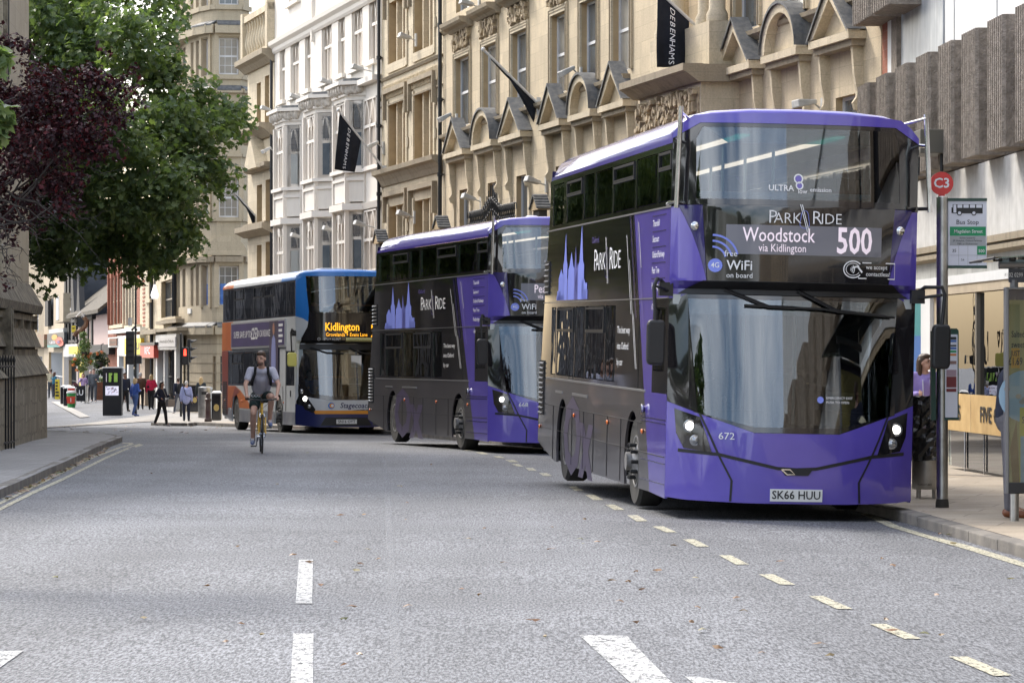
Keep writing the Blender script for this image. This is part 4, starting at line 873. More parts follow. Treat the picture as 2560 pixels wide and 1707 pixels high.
STD = M_stone('weathered_stone', (.40, .33, .23), (.30, .25, .18), (.26, .22, .16), 2.0, .8, .7)
REV = M('jamb_shade_stone', (.47, .35, .20), .85, col2=(.38, .28, .16), vs=3)  # browner than the walls: shade inside the window reveals put into the colour
SLATE = M('lead_slate', (.075, .08, .088), .6, col2=(.15, .15, .145), vs=7, streak=.4)
CARVE = M('carved_stone', (.50, .40, .26), .85, col2=(.26, .20, .13), vs=5, bump=1.0, bs=16, vlo=.42, vhi=.58)
IRON = M('black_ironwork', (.015, .015, .016), .5)
FLOODM = M('floodlight_grey', (.52, .52, .50), .5, col2=(.38, .38, .37), vs=6)
def carved_band(mb, u0, u1, z0, z1, y, seed=1, pr=.10, mat=None):
    """a frieze of foliage: many small lumps standing off a panel"""
    r = random.Random(seed); mt = mat or CARVE; mb.box(u0, u1, y-.03, y, z0, z1, mt); n = max(6, int((u1-u0)*(z1-z0)*60))
    for i in range(min(n, 160)):
        a, b = r.uniform(u0+.06, u1-.06), r.uniform(z0+.05, z1-.05); k = r.uniform(.05, .11); t = r.uniform(0, 3.14)
        mb.obox((a, y-.05, b), (k*math.cos(t), 0, k*math.sin(t)), (0, pr*r.uniform(.5, 1), 0), (-k*.45*math.sin(t), 0, k*.45*math.cos(t)), mt)
def floodlight(F, px, py, label, off=-.9, tilt=.5, wallpx=None, s=.25, group='floodlights on brackets along the facades'):
    """shoebox lamp on an arm; (px, py) is the middle of the lamp head"""
    u, z = F.uz(px, py, off); p = F.w(u, off, z)
    T = thing('floodlight', label, 'floodlight', tuple(p), (0, 0, math.atan2(-F.c, F.s)), group)
    m_ = MB(); c, sn = math.cos(tilt), math.sin(tilt)
    a, b = V(0, -sn, c), V(0, c, sn)
    v = [V(x*s*k, 0, 0)+b*(y)+a*(zz) for y, k, zz0 in ((-s*.75, 1.0, .30), (s*.75, .75, .16)) for x in (-1, 1) for zz in (-zz0*s, zz0*s)]
    m_.add(v, [(0, 1, 3, 2), (4, 6, 7, 5), (0, 4, 5, 1), (2, 3, 7, 6), (0, 2, 6, 4), (1, 5, 7, 3)], FLOODM); m_.build('lamp_head', T, bevel=.02)
    m_ = MB(); m_.tube([b*(s*.6), (0, -off*.8, -.1), (0, -off-.02, -.12)], .02, FLOODM, 6); m_.box(-.07, .07, -off-.06, -off-.005, -.3, .1, FLOODM); m_.build('bracket', T)
def flag(F, basepx, tippx, tipoff, cloth_tb, label, text=None, lower=None, thick=1, ts=.3):
    """pole from the wall; the cloth hangs below the pole between two fractions of its length"""
    lo, hi = -6.0, 0.0; ub = F.u(basepx[0])
    for _ in range(40):                                   # the pole stands square to the wall
        tipoff = (lo+hi)/2
        if F.u(tippx[0], tipoff) < ub: hi = tipoff
        else: lo = tipoff
    b = F.w(*[F.u(basepx[0]), 0, F.z(*basepx)]); t = F.w(F.u(tippx[0], tipoff), tipoff, F.z(*tippx, tipoff))
    T = thing('flag', label, 'flag', tuple(b), group='black shop flags on slanting poles')
    t = t-b; POLE = M('flag_pole_white', (.55, .55, .54), .45); FL = M('flag_black_cloth', (.014, .016, .022), .8, col2=(.024, .027, .036), vs=2, spec=.1)
    m_ = MB(); m_.tube([(0, 0, 0), t], .035, POLE, 8); m_.ball(t, .06, POLE); m_.obox(V(0, 0, 0)-t.normalized()*.02, (.1, 0, 0), (0, .08, 0), (0, 0, .22), POLE); m_.build('flag_pole', T, smooth=True)
    f0, f1 = cloth_tb; side = t.normalized().cross(V(0, 0, 1)).normalized()
    def S(i, j):                                          # i along the pole from the base side, j downwards
        p = t*lerp(f0, f1, i); q = lower(i, t, f0, f1); k = p+(q-p)*j
        return k+side*(.06*math.sin(i*9+j*2.0)*j*thick+.04*math.sin(j*7+i*3)*j)
    m_ = MB(); m_.grid(14, 14, S, FL); c = m_.build('flag_cloth', T, smooth=True)
    sm = c.modifiers.new('thickness', 'SOLIDIFY'); sm.thickness = .012
    if text:
        m_ = MB(); i0, j0, j1 = text; k = MB()
        for n_, ch in enumerate('DEBENHAMS'):
            vs, fs = text_geo(ch, 'CENTER', 0.0); j = lerp(j0, j1, n_/8)
            L = (lower(.5, t, f0, f1)-t*lerp(f0, f1, .5)).length; W = (t*(f1-f0)).length
            for sg in (1,): m_.add([S(i0+y*ts/W*(-1), j+x*ts/L)-side*.02*sg for x, y in vs], fs, WTXT)
        m_.build('lettering', c)
    return T
# ======== the long warm stone front with pedimented windows
FD = Fac(-2.02, 105.0, .2)
r1 = lambda a, b: (1100+a/3.36, b/3.36); r2 = lambda a, b: (1700+a/3.92, b/3.92)
def debenhams():
    F = FD; R = F.root('stone_shop_building', 'long warm stone facade with rows of pedimented windows and black flags behind the front bus'); U0, U1 = 0, F.u(2203); E = lambda x: F.u(x)
    zl = F.z(1352, 261); zu = F.z(*r1(330, 120)); ztop = zu+5.5
    W2 = [(135, 255), (365, 485), (610, 740), (940, 1065), (1190, 1325), (1455, 1605)]
    holes2 = [(E(1100+a/3.36), E(1100+b/3.36)) for a, b in W2]+[(E(r2(545, 0)[0]), E(r2(775, 0)[0])), (E(r2(985, 0)[0]), E(r2(1235, 0)[0]))]+[(E(1672), E(1716))]
    zt = F.z(*r1(140, 500)); zb2 = zl+.12
    peds = [(40, 200, 1150, 1330, r1, 0), (275, 440, 1075, 1290, r1, 1), (505, 690, 985, 1215, r1, 0), (840, 1015, 880, 1110, r1, 0), (1090, 1275, 800, 1035, r1, 1), (1345, 1555, 690, 950, r1, 0), (385, 700, 370, 725, r2, 0), (820, 1160, 205, 590, r2, 1), (1290, 1680, 40, 440, r2, 0)]
    OFF = -.27; P = []
    for a, b, ya, yb, rr, k in peds:
        u0, u1 = F.u(rr(a, 0)[0], OFF), F.u(rr(b, 0)[0], OFF); zb = F.z(*rr(a, yb), OFF); P.append((u0, u1, zb, k))
    zp = sum(p[2] for p in P)/len(P); hp = .95
    holes1 = []
    for u0, u1, zb, k in P:
        um = (u0+u1)/2+.1; hw = min(.72, (u1-u0)*.36); holes1.append((um-hw, um+hw, zp-4.0, zp-.95))
    zt3 = zu+3.2; holes3 = [(a, b, zu+.35, zt3) for a, b in holes2 if b < E(1600) or a > E(1800)]
    m_ = MB()
    g = [(1.5, 5.5, .6, 3.2), (7, 11, .6, 3.2), (12.5, 16.5, .6, 3.2), (19, 24, .3, 3.3), (26, 30, .6, 3.2), (32, 36, .6, 3.2), (38, 42, .6, 3.2)]
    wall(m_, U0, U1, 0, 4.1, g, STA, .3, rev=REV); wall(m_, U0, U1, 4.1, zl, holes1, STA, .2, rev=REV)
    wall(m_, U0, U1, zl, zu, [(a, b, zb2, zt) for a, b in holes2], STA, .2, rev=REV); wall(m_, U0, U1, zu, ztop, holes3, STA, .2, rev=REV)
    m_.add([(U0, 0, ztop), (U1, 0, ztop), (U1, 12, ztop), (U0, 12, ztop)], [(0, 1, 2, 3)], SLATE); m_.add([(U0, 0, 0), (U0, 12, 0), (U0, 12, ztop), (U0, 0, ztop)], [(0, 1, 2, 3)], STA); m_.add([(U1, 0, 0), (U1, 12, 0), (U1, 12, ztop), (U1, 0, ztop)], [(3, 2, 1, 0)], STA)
    m_.add([(U0, 12, 0), (U1, 12, 0), (U1, 12, ztop), (U0, 12, ztop)], [(0, 1, 2, 3)], STA)
    m_.build('wall', R)
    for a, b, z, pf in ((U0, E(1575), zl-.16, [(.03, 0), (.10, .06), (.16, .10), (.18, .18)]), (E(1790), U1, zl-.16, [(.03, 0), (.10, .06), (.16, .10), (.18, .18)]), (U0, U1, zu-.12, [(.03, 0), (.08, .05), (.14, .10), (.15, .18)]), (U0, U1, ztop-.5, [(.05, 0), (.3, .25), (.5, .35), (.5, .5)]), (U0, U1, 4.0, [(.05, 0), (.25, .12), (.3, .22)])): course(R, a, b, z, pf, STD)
    for a, b, c, d in g: sash(R, a, b, c, d, .28, 1, 3, frame=DARK, name='shop_window')
    for i, (a, b, c, d) in enumerate(holes1): sash(R, a, b, c, d, .18, 2, 1)
    for i, (a, b) in enumerate(holes2):
        sash(R, a, b, zb2, zt, .18, 2, 1, glass=BLIND if i % 2 else WGLASS)
        m_ = MB(); q = .2                                     # architrave, carved frieze and hood
        m_.box(a-q, a-.002, -.06, .0, zb2, zt+q, STB); m_.box(b+.002, b+q, -.06, 0, zb2, zt+q, STB); m_.box(a-.002, b+.002, -.06, 0, zt+.002, zt+q, STB)
        for k in (.07, .14): m_.box(a-k-.012, a-k, -.075, -.06, zb2, zt+k, STD); m_.box(b+k, b+k+.012, -.075, -.06, zb2, zt+k, STD); m_.box(a-k, b+k, -.075, -.06, zt+k, zt+k+.012, STD)
        if i < 8: carved_band(m_, a-.15, b+.15, zt+.22, zt+.72, 0, i+5)
        m_.build('architrave', R)
        if i < 8:
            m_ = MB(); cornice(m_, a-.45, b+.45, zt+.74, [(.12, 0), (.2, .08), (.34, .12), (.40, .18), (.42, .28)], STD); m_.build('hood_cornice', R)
    for i, (a, b, c, d) in enumerate(holes3): sash(R, a, b, c, d, .18, 2, 1)
    for u0, u1, zb, k in P:
        m_ = MB(); um = (u0+u1)/2; hw = (u1-u0)/2; z = zp
        m_.box(u0-.02, u1+.02, OFF-.06, 0, z-.02, z+.12, STB); m_.box(u0+.05, u1-.05, OFF+.02, 0, z-.14, z-.02, STD)
        if k == 0:
            out_ = [(u0-.04, z+.12), (um, z+.12+hp), (u1+.04, z+.12)]; inn = [(u0+.26, z+.16), (um, z+hp-.14), (u1-.26, z+.16)]
        else:
            out_ = [(um-(hw+.04)*math.cos(t), z+.12+hp*math.sin(t)) for t in np.linspace(0, math.pi, 15)]; inn = [(um-(hw-.2)*math.cos(t), z+.14+(hp-.22)*math.sin(t)) for t in np.linspace(0, math.pi, 15)]
        n = len(out_)
        for i in range(n-1):                                # raking cornice with its slate top
            a, b, c, d = out_[i], out_[i+1], inn[i+1], inn[i]
            m_.prism([(a[0], OFF-.05, a[1]), (b[0], OFF-.05, b[1]), (c[0], OFF-.05, c[1]), (d[0], OFF-.05, d[1])], (0, .2, 0), STB)
            m_.add([(a[0], OFF-.10, a[1]+.03), (b[0], OFF-.10, b[1]+.03), (b[0], 0, b[1]+.03), (a[0], 0, a[1]+.03)], [(0, 1, 2, 3)], SLATE)
            m_.add([(a[0], OFF-.10, a[1]+.03), (b[0], OFF-.10, b[1]+.03), (b[0], OFF-.10, b[1]-.03), (a[0], OFF-.10, a[1]-.03)], [(0, 1, 2, 3)], SLATE)
        m_.poly([(a, OFF+.15, b) for a, b in inn], STB)
        m_.build('pediment', R)
        for s in (-1, 1):                                  # scrolled consoles
            m_ = MB()
            uu = um+s*(hw-.22); pr = [(0, z-.14), (OFF+.06, z-.14), (OFF+.08, z-.3), (-.17, z-.62), (-.11, z-.95), (-.12, z-1.05), (-.19, z-1.15), (-.15, z-1.27), (-.08, z-1.3), (-.05, z-1.55), (0, z-1.6)]
            m_.prism([(uu-.055, y, q) for y, q in pr], (.11, 0, 0), STB); m_.box(uu-.10, uu+.10, -.06, 0, z-4.1, z-1.45, STB)
            m_.build('console_bracket', R)
    # porch bay with columns above it
    ub0, ub1 = F.u(1600, -.8), F.u(1752, -.8); m_ = MB(); zc = zl-.9
    m_.box(ub0, ub1, -.8, 0, zc-1.2, zc, STB); cornice(m_, ub0-.2, ub1+.2, zc, [(.1, 0), (.3, .15), (.42, .22), (.42, .36)], STD, -.8); m_.box(ub0-.2, ub1+.2, -.8, 0, zc, zc+.35, STD)
    carved_band(m_, ub0+.1, ub1-.1, zc-.75, zc-.1, -.8, 77, .12); m_.box(ub0+.1, ub1-.1, -.6, 0, zc+.36, zl+.35, STB)
    for u in (ub0+.5, ub0+1.7, ub1-1.2, ub1-.3):
        m_.lathe([(.22, zl+.35), (.22, zl+.5), (.17, zl+.6), (.15, zu-.3), (.24, zu-.1)], STB, 14, c=(u, -.38, 0)); m_.lathe([(.2, 0), (.17, .1), (.15, zc-1.5), (.24, zc-1.2)], STB, 14, c=(u, -.6, 0))
    m_.build('porch', R, smooth=True)
    drainpipe(R, E(1110), 0, 0, ztop)
    m_ = MB(); u0, u1 = F.u(1175, -1.5), F.u(1285, -1.5); z0 = F.z(1230, 548, -1.5); rr = random.Random(4)   # iron cresting over the entrance canopy
    m_.box(u0-.3, u1+.3, -1.8, 0, z0-1.2, z0-1.0, IRON)
    for i in range(26):
        u = lerp(u0, u1, i/25); mid = abs(i-12.5)/12.5; hh = .3+.62*max(0, 1-mid*2.6)
        m_.tube([(u, -1.5, z0-1.0), (u+.05, -1.5, z0+hh*.6), (u, -1.5, z0+hh)], .018, IRON, 5)
        for s in (-1, 1): m_.tube([(u+s*.17*math.cos(t)+s*.17, -1.5, z0+hh*.45+.17*math.sin(t)) for t in np.linspace(0, 4.6, 9)], .015, IRON, 5)
    m_.build('iron_cresting', R)
    return R
RD = debenhams()
def low_flag(dx0, dz0, dx1, dz1):
    return lambda i, t, f0, f1: t*lerp(f0, f1, i)*1.0+V(0, 0, lerp(dz0, dz1, i))+V(t.x, t.y, 0).normalized()*lerp(dx0, dx1, i)
flag(FD, (1783, 105), (1640, -28), -2.6, (.42, .97), 'black flag lettered in white, spread flat on a slanting pole above the front bus', (.54, .13, .93), low_flag(-.0, -.97, .03, -1.6), ts=.19)
flag(FD, (1350, 264), (1208, 124), -2.6, (.05, .93), 'black flag twisted round its pole between the tall sash windows', None, lambda i, t, f0, f1: t*lerp(f0+.05, f1-.1, i)+V(0, 0, -.08-.5*max(0, 1-i*1.7)), ts=.2)
FL_ = [(1112, 293, 'grey box floodlight beside the left drainpipe of the pedimented facade', .5), (1417, 178, 'grey box floodlight hung between the fourth and fifth tall sash windows', .5), (1167, 8, 'white floodlight at the top edge by the upper ledge of the pedimented facade', -.3), (1332, 452, 'white floodlight below the third pediment behind the front bus', -.3), (1172, 494, 'white floodlight above the ironwork over the entrance', -.3), (2012, 258, 'long grey floodlight just above the roof of the front bus', .1)]
for px, py, lb, tl in FL_: floodlight(FD, px, py, lb, -.38, tl)
# ======== yellow stone building with stone mullions
FY = Fac(-4.21, 115.3, .2135)
def mullioned():
    F = FY; R = F.root('mullioned_stone_building', 'yellow stone building with tall three-light mullioned windows between two black drainpipes'); U1 = F.u(1108); E = F.u
    r8 = lambda a, b: (660+a/3.409, 260+b/3.409); r3 = lambda a, b: (680+a/5.345, b/5.345)
    rows = [(F.z(973, 9), F.z(973, 163)), (F.z(972.6, 261), F.z(972.6, 422)), (F.z(972, 518), F.z(972, 518)-3.4)]
    cols = [(E(973), E(1017)), (E(1036.5), E(1086))]; zt = rows[0][0]+2
    holes = [(a, b, r[1], r[0]) for r in rows for a, b in cols]
    m_ = MB(); wall(m_, 0, U1, 0, zt, holes+[(1, 4.3, .5, 3.2), (5.5, 9.6, .5, 3.2)], STB, .35, rev=REV); m_.add([(0, 0, zt), (U1, 0, zt), (U1, 10, zt), (0, 10, zt)], [(0, 1, 2, 3)], SLATE); m_.build('wall', R)
    PANE = M('blocked_light_tan', (.36, .27, .17), .4, col2=(.28, .21, .13), vs=1.5, spec=.5)
    BLD = M('slatted_blind', (.30, .23, .16), .6, col2=(.24, .18, .12), vs=2)
    for k, (a, b, c, d) in enumerate(holes):
        m_ = MB()
        for i in range(1, 3): u = lerp(a, b, i/3); m_.box(u-.07, u+.07, .06, .34, c, d, STB)
        m_.box(a-.22, a, -.05, 0, c-.25, d+.1, STB); m_.box(b, b+.22, -.05, 0, c-.25, d+.1, STB); m_.box(a, b, -.05, .0, c-.28, c, STB)
        for s in range(int((d-c)/.5)):
            if s % 2: m_.box(a-.38, a-.22, -.04, 0, c+s*.5, c+s*.5+.3, STD); m_.box(b+.22, b+.38, -.04, 0, c+s*.5, c+s*.5+.3, STD)
        for q in ((a-.42, b+.42, d+.32, d+.46), (a-.42, a-.3, d-.5, d+.32), (b+.3, b+.42, d-.5, d+.32)): m_.box(q[0], q[1], -.16, 0, q[2], q[3], STD)
        o = m_.build('window', R)
        m_ = MB(); m_.box(a+.01, b-.01, .30, .33, c, d, PANE if k < 4 else BLD)
        if k >= 4:
            for s in np.arange(c, d, .14): m_.box(a+.02, b-.02, .27, .30, s, s+.05, STD)
        m_.build('pane', o)
    for a, b in ((1, 4.3), (5.5, 9.6)): sash(R, a, b, .5, 3.2, .3, 1, 2, frame=DARK, name='shop_window')
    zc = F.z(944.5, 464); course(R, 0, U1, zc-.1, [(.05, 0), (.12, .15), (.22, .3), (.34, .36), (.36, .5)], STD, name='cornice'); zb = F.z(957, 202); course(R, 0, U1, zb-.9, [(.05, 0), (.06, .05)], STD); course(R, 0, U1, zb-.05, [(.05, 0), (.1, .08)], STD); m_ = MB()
    for i in range(46): u = lerp(.2, U1-.2, i/45); m_.obox((u, -.03, zb-.45), (.09, 0, .22), (0, .03, 0), (-.03, 0, .015), STB)
    m_.build('fret_band', R); drainpipe(R, .1, 0, 0, zt)
    for u, px in ((F.u(905), 905),): pass
    return R
mullioned()
flag(FY, (966, 430), (846, 276), -2.9, (.525, .97), 'black flag lettered in white hanging spread before the white gothic bays', (.54, .13, .93), low_flag(.2, -1.05, 0.18, -1.84), ts=.19)
for px, py, lb, tl in ((1012, 92, 'white floodlight between the two top mullioned windows', -.3), (1008, 535, 'white floodlight between the two lowest mullioned windows', -.3), (932, 362, 'grey box floodlight on the drainpipe between white and yellow buildings', .5)): floodlight(FY, px, py, lb, -.38, tl)
# lantern-like slated boxes on the shop canopies
def slate_hood(F, px0, px1, py0, py1, off, label):
    u0, u1 = F.u(px0, off), F.u(px1, off); z0 = F.z(px0, py1, off); h = F.z(px0, py0, off)-z0; h *= .8; p = F.w((u0+u1)/2, off, z0)
    T = thing('slated_canopy_gable', label, 'canopy', tuple(p), (0, 0, math.atan2(-F.c, F.s)), 'slate gables on the shop canopies'); w_ = .5
    m_ = MB(); n = 5
    for s in (-1, 1):
        for i in range(n): a, b = i/n, (i+1)/n; m_.prism([(s*w_*(1-a), -.14, h*a+.03), (s*w_*(1-b), -.14, h*b), (s*w_*(1-b), -.14, h*b+.05), (s*w_*(1-a), -.14, h*a+.08)], (0, .36, 0), SLATE)
    m_.prism([(-w_, -.10, 0), (w_, -.10, 0), (0, -.10, h-.05)], (0, .3, 0), REV); m_.box(-w_*.7, w_*.7, -.05, .15, -.9, 0, DARK); m_.box(-w_*1.6, w_*1.6, -.1, -off, -1.3, -.9, DARK)
    m_.build('slate_roof', T)
slate_hood(FY, 934, 962, 572, 612, -1.0, 'small slated canopy gable left of the drainpipe at the gothic shopfront')
slate_hood(FY, 1078, 1122, 540, 578, -1.0, 'double slated canopy gable at the right drainpipe of the mullioned building')
slate_hood(FD, 1325, 1366, 486, 530, -1.0, 'slated canopy gable behind the roof of the front bus')
# ======== white gothic building with canted bays
FG = Fac(-9.2, 137.6, .2225)
WHR = M('white_render', (.76, .71, .63), .7, col2=(.70, .65, .58), vs=.8, streak=.08); WHT = M('white_tracery', (.74, .69, .62), .65)
BEIGE = M('blocked_light_beige', (.44, .375, .31), .5, col2=(.40, .34, .28), vs=1.5, spec=.5)
def gothic(par, fn, w_, z0, z1, n, tr=None, pane=None, fr=None, name='window', dep=.10, arch=True):
    """pointed lights in the plane fn(x along, out, z)"""
    fr = fr or WHT; m_ = MB(); t = .055; hz = (w_/n)*1.25 if arch else 0
    def bx(a, b, c, d, o0=-.03, o1=.03): m_.add([fn(x, o, z) for z in (c, d) for o in (o0, o1) for x in (a, b)], [(0, 2, 3, 1), (4, 5, 7, 6), (0, 1, 5, 4), (2, 6, 7, 3), (0, 4, 6, 2), (1, 3, 7, 5)], fr)
    for i in range(n+1): x = w_*i/n; bx(max(0, x-t*.6), min(w_, x+t*.6), z0, z1 if i in (0, n) else z1-hz*.5)
    bx(0, w_, z0, z0+t); bx(0, w_, z1-t, z1)
    if tr: bx(0, w_, tr-.05, tr+.05)
    if arch:
        for i in range(n):
            x0, x1 = w_*i/n, w_*(i+1)/n; zz = z1-t-hz
            for a, b in ((x0, x1), (x1, x0)):
                pts = [(a+(b-a)*(1-math.cos(q)), zz+hz*1.0*math.sin(q)/math.sin(1.05)) for q in np.linspace(0, 1.05, 7)]
                m_.ribbon(pts, .075, lambda x, z: fn(min(max(x, 0), w_), -.035, z), fr)
    o = m_.build(name, par)
    p = MB(); p.add([fn(x, dd_, z) for dd_ in (dep, dep+.02) for x, z in ((.02, z0+.02), (w_-.02, z0+.02), (w_-.02, z1-.02), (.02, z1-.02))], [(0, 1, 2, 3), (7, 6, 5, 4)], pane or BEIGE); p.build('pane', o); return o
def white_gothic():
    F = FG; R = F.root('white_gothic_building', 'white gothic building with three canted bays of pointed windows behind the spread flag'); E = F.u; U1 = E(953); p = .55
    zT = 19.0; zc = F.z(687.5, 104)
    W = [(699, 713, 2), (726, 748, 3), (762, 777, 2), (804, 829, 3), (845, 862, 2), (879, 906, 3), (922, 942, 2)]
    zt, zb = F.z(704, 110), F.z(704, 253); holes = [(E(a), E(b), zb, zt) for a, b, n in W]
    tops = [(E(722), E(750), zc+1.1, zc+4)]
    m_ = MB(); wall(m_, 0, U1, 0, zT, holes+tops, WHR, .22); m_.add([(0, 0, zT), (U1, 0, zT), (U1, 10, zT), (0, 10, zT)], [(0, 1, 2, 3)], SLATE); m_.add([(U1, 0, 0), (U1, 10, 0), (U1, 10, zT), (U1, 0, zT)], [(3, 2, 1, 0)], WHR); m_.build('wall', R)
    for (a, b, c, d), n in zip(holes, [w_[2] for w_ in W]):
        gothic(R, lambda x, o, z, a=a: V(a+x, .12+o, z), b-a, c, d, n, lerp(c, d, .56), dep=.09)
        MB().box(a-.15, b+.15, -.14, 0, c-.16, c-.01, WHR).build('window_sill', R)
    for a, b, c, d in tops: gothic(R, lambda x, o, z, a=a: V(a+x, .12+o, z), b-a, c, d, 3, None, dep=.09); MB().box(a-.15, b+.15, -.14, 0, c-.16, c-.01, WHR).build('window_sill', R)
    m_ = MB(); cornice(m_, 0, U1, zc-.5, [(.04, 0), (.10, .08), (.12, .2), (.25, .3), (.28, .44)], WHT); m_.box(E(784), E(784)+.25, -.12, 0, zc-.8, zT, WHR); m_.build('cornice', R); drainpipe(R, .12, 0, 0, zc-.6)
    zy = lambda y: F.z(789, y, -p)
    T = dict(ct=zy(238), cb=zy(272), wt=zy(284), tr=zy(349), wb=zy(446), pt=zy(452), pb=zy(523), c2=zy(536), lt=zy(546), ltr=zy(616), lb=zy(690))
    for k, (a, b) in enumerate(((687, 711), (761, 789), (835, 866))):
        u0, u1 = F.u(a, -p), F.u(b, -p); q = p
        pl = [(u0-q, 0), (u0, -p), (u1, -p), (u1+q, 0)]
        def slab(m_, z0, z1, e, mat):
            P = [(u0-q-e, 0), (u0-e*.5, -p-e), (u1+e*.5, -p-e), (u1+q+e, 0)]; m_.prism([(x, y, z0) for x, y in P], (0, 0, z1-z0), mat)
        m_ = MB(); slab(m_, 0, T['lb'], 0, WHR); slab(m_, T['pb']-.0, T['pt']-.05, 0, WHR); slab(m_, T['wt']+.02, T['ct'], .0, WHR)
        slab(m_, T['wb']-.12, T['wb'], .14, WHT); slab(m_, T['pt']-.3, T['pt']-.2, .06, WHT); slab(m_, T['c2']-.1, T['c2']+.12, .16, WHT); slab(m_, T['lt']+.0, T['c2']-.1, .02, WHR)
        slab(m_, T['cb'], T['cb']+.15, .08, WHT); slab(m_, T['ct']-.12, T['ct'], .3, WHT); slab(m_, T['ct']+.001, T['ct']+.1, .12, SLATE)
        slab(m_, T['lb'], T['wt'], -.24, WHR)
        for x, y in pl: m_.box(x-.07, x+.07, y-.06, y+.1, T['lb'], T['wt'], WHT)
        m_.build('bay', R)
        m_ = MB(); rr = random.Random(k); slab(m_, T['cb']+.05, T['ct']-.13, .07, WHT)
        for (x0, y0), (x1, y1) in zip(pl[:-1], pl[1:]):
            for i in range(5):
                t = (i+.5)/5; c = V(lerp(x0, x1, t), lerp(y0, y1, t)-.12, lerp(T['cb'], T['ct'], .5)); m_.ball(c+V(0, 0, rr.uniform(-.06, .06)), (.13, .15, .2), M('carved_white', (.60, .56, .50), .8, col2=(.36, .32, .27), vs=8, bump=1, bs=25), 7, 5)
        m_.build('carved_cornice', R, smooth=True)
        gothic(R, lambda x, o, z: V(u0+x, -p+.08+o, z), u1-u0, T['wb'], T['wt'], 4, T['tr']); gothic(R, lambda x, o, z: V(u0+x, -p+.08+o, z), u1-u0, T['lb'], T['lt'], 4, T['ltr'])
        L = math.hypot(q, p); ux, uy = q/L, p/L
        fs = lambda x, o, z: V(u1+ux*x+(-uy)*(-o), -p+uy*x+ux*(o), z)
        GL = M('leaded_glass', (.10, .105, .11), .15, col2=(.16, .15, .14), vs=2, spec=.7); DK = WGLASS if k else M('pale_window', (.36, .37, .35), .2, col2=(.28, .29, .28), vs=1)
        for zb_, zt_ in ((T['wb'], T['wt']), (T['lb'], T['lt'])):
            m_ = MB(); mid = lerp(zb_, zt_, .58)
            wx0, wx1 = L*.24, L*.80
            def bx(a, b, c, d, o0=-.02, o1=.12, mt=WHT): m_.add([fs(x, o, z) for z in (c, d) for o in (o0, o1) for x in (a, b)], [(0, 2, 3, 1), (4, 5, 7, 6), (0, 1, 5, 4), (2, 6, 7, 3), (0, 4, 6, 2), (1, 3, 7, 5)], mt)
            bx(0.03, wx0, zb_, zt_); bx(wx1, L-.03, zb_, zt_); bx(wx0, wx1, mid-.1, mid+.06); bx(wx0, wx1, zb_, zb_+.12); bx(wx0, wx1, zt_-.12, zt_)
            for s in (-1, 1):
                c = (wx0+wx1)/2; hw = (wx1-wx0)/2; pts = [(c+s*hw*math.cos(t), zt_-.95+.80*math.sin(t)) for t in np.linspace(0, math.pi/2, 8)]
                vs = [fs(x, .0, z) for x, z in pts]+[fs(c+s*hw, .0, zt_-.1)]+[fs(c, 0, zt_-.1)]; m_.add(vs, [tuple(range(len(vs)))], WHT)
                m_.ribbon([(c+s*(hw+.05)*math.cos(t), zt_-.95+.88*math.sin(t)) for t in np.linspace(0, math.pi/2, 8)], .06, lambda x, z: fs(x, -.05, z), WHT)
            o = m_.build('window', R)
            g_ = MB(); g_.add([fs(x, .07, z) for x, z in ((wx0, mid), (wx1, mid), (wx1, zt_-.1), (wx0, zt_-.1))], [(0, 1, 2, 3)], GL); g_.add([fs(x, .07, z) for x, z in ((wx0, zb_+.1), (wx1, zb_+.1), (wx1, mid-.09), (wx0, mid-.09))], [(0, 1, 2, 3)], DK)
            for t in (.33, .66): x = lerp(wx0, wx1, t); g_.add([fs(x-.008, .06, mid), fs(x+.008, .06, mid), fs(x+.008, .06, zt_-.2), fs(x-.008, .06, zt_-.2)], [(0, 1, 2, 3)], IRON)
            for t in (.25, .5, .75): z = lerp(mid, zt_, t); g_.add([fs(wx0, .06, z), fs(wx1, .06, z), fs(wx1, .06, z+.015), fs(wx0, .06, z+.015)], [(0, 1, 2, 3)], IRON)
            g_.build('pane', o)
    a, b = E(915), E(945)                                  # flat bay beside the drainpipe
    for c, d, t in ((T['wb'], T['wt'], T['tr']), (T['lb'], T['lt'], T['ltr'])): gothic(R, lambda x, o, z: V(a+x, -.04+o, z), b-a, c, d, 2, t, dep=.03)
    course(R, E(905), U1, T['c2']-.1, [(.1, 0), (.16, .2)], WHT); course(R, E(905), U1, T['wb']-.1, [(.12, 0), (.12, .1)], WHT); MB().box(E(905), U1, -.3, 0, T['cb']+.3, T['ct'], WHT).build('cornice', R)
white_gothic()
for px, py, lb, tl in ((737, 242, 'white floodlight under the first window group of the white gothic top floor', -.3), (814, 204, 'white floodlight under the middle window group of the white gothic top floor', -.3), (893, 170, 'white floodlight under the last window group of the white gothic top floor', -.3), (740, 590, 'white floodlight at the lower arched window of the first gothic bay', -.3), (821, 573, 'white floodlight at the lower arched window of the middle gothic bay', -.3), (900, 560, 'white floodlight at the lower arched window of the last gothic bay', -.3)):
    floodlight(FG, px, py, lb, -.55, tl)
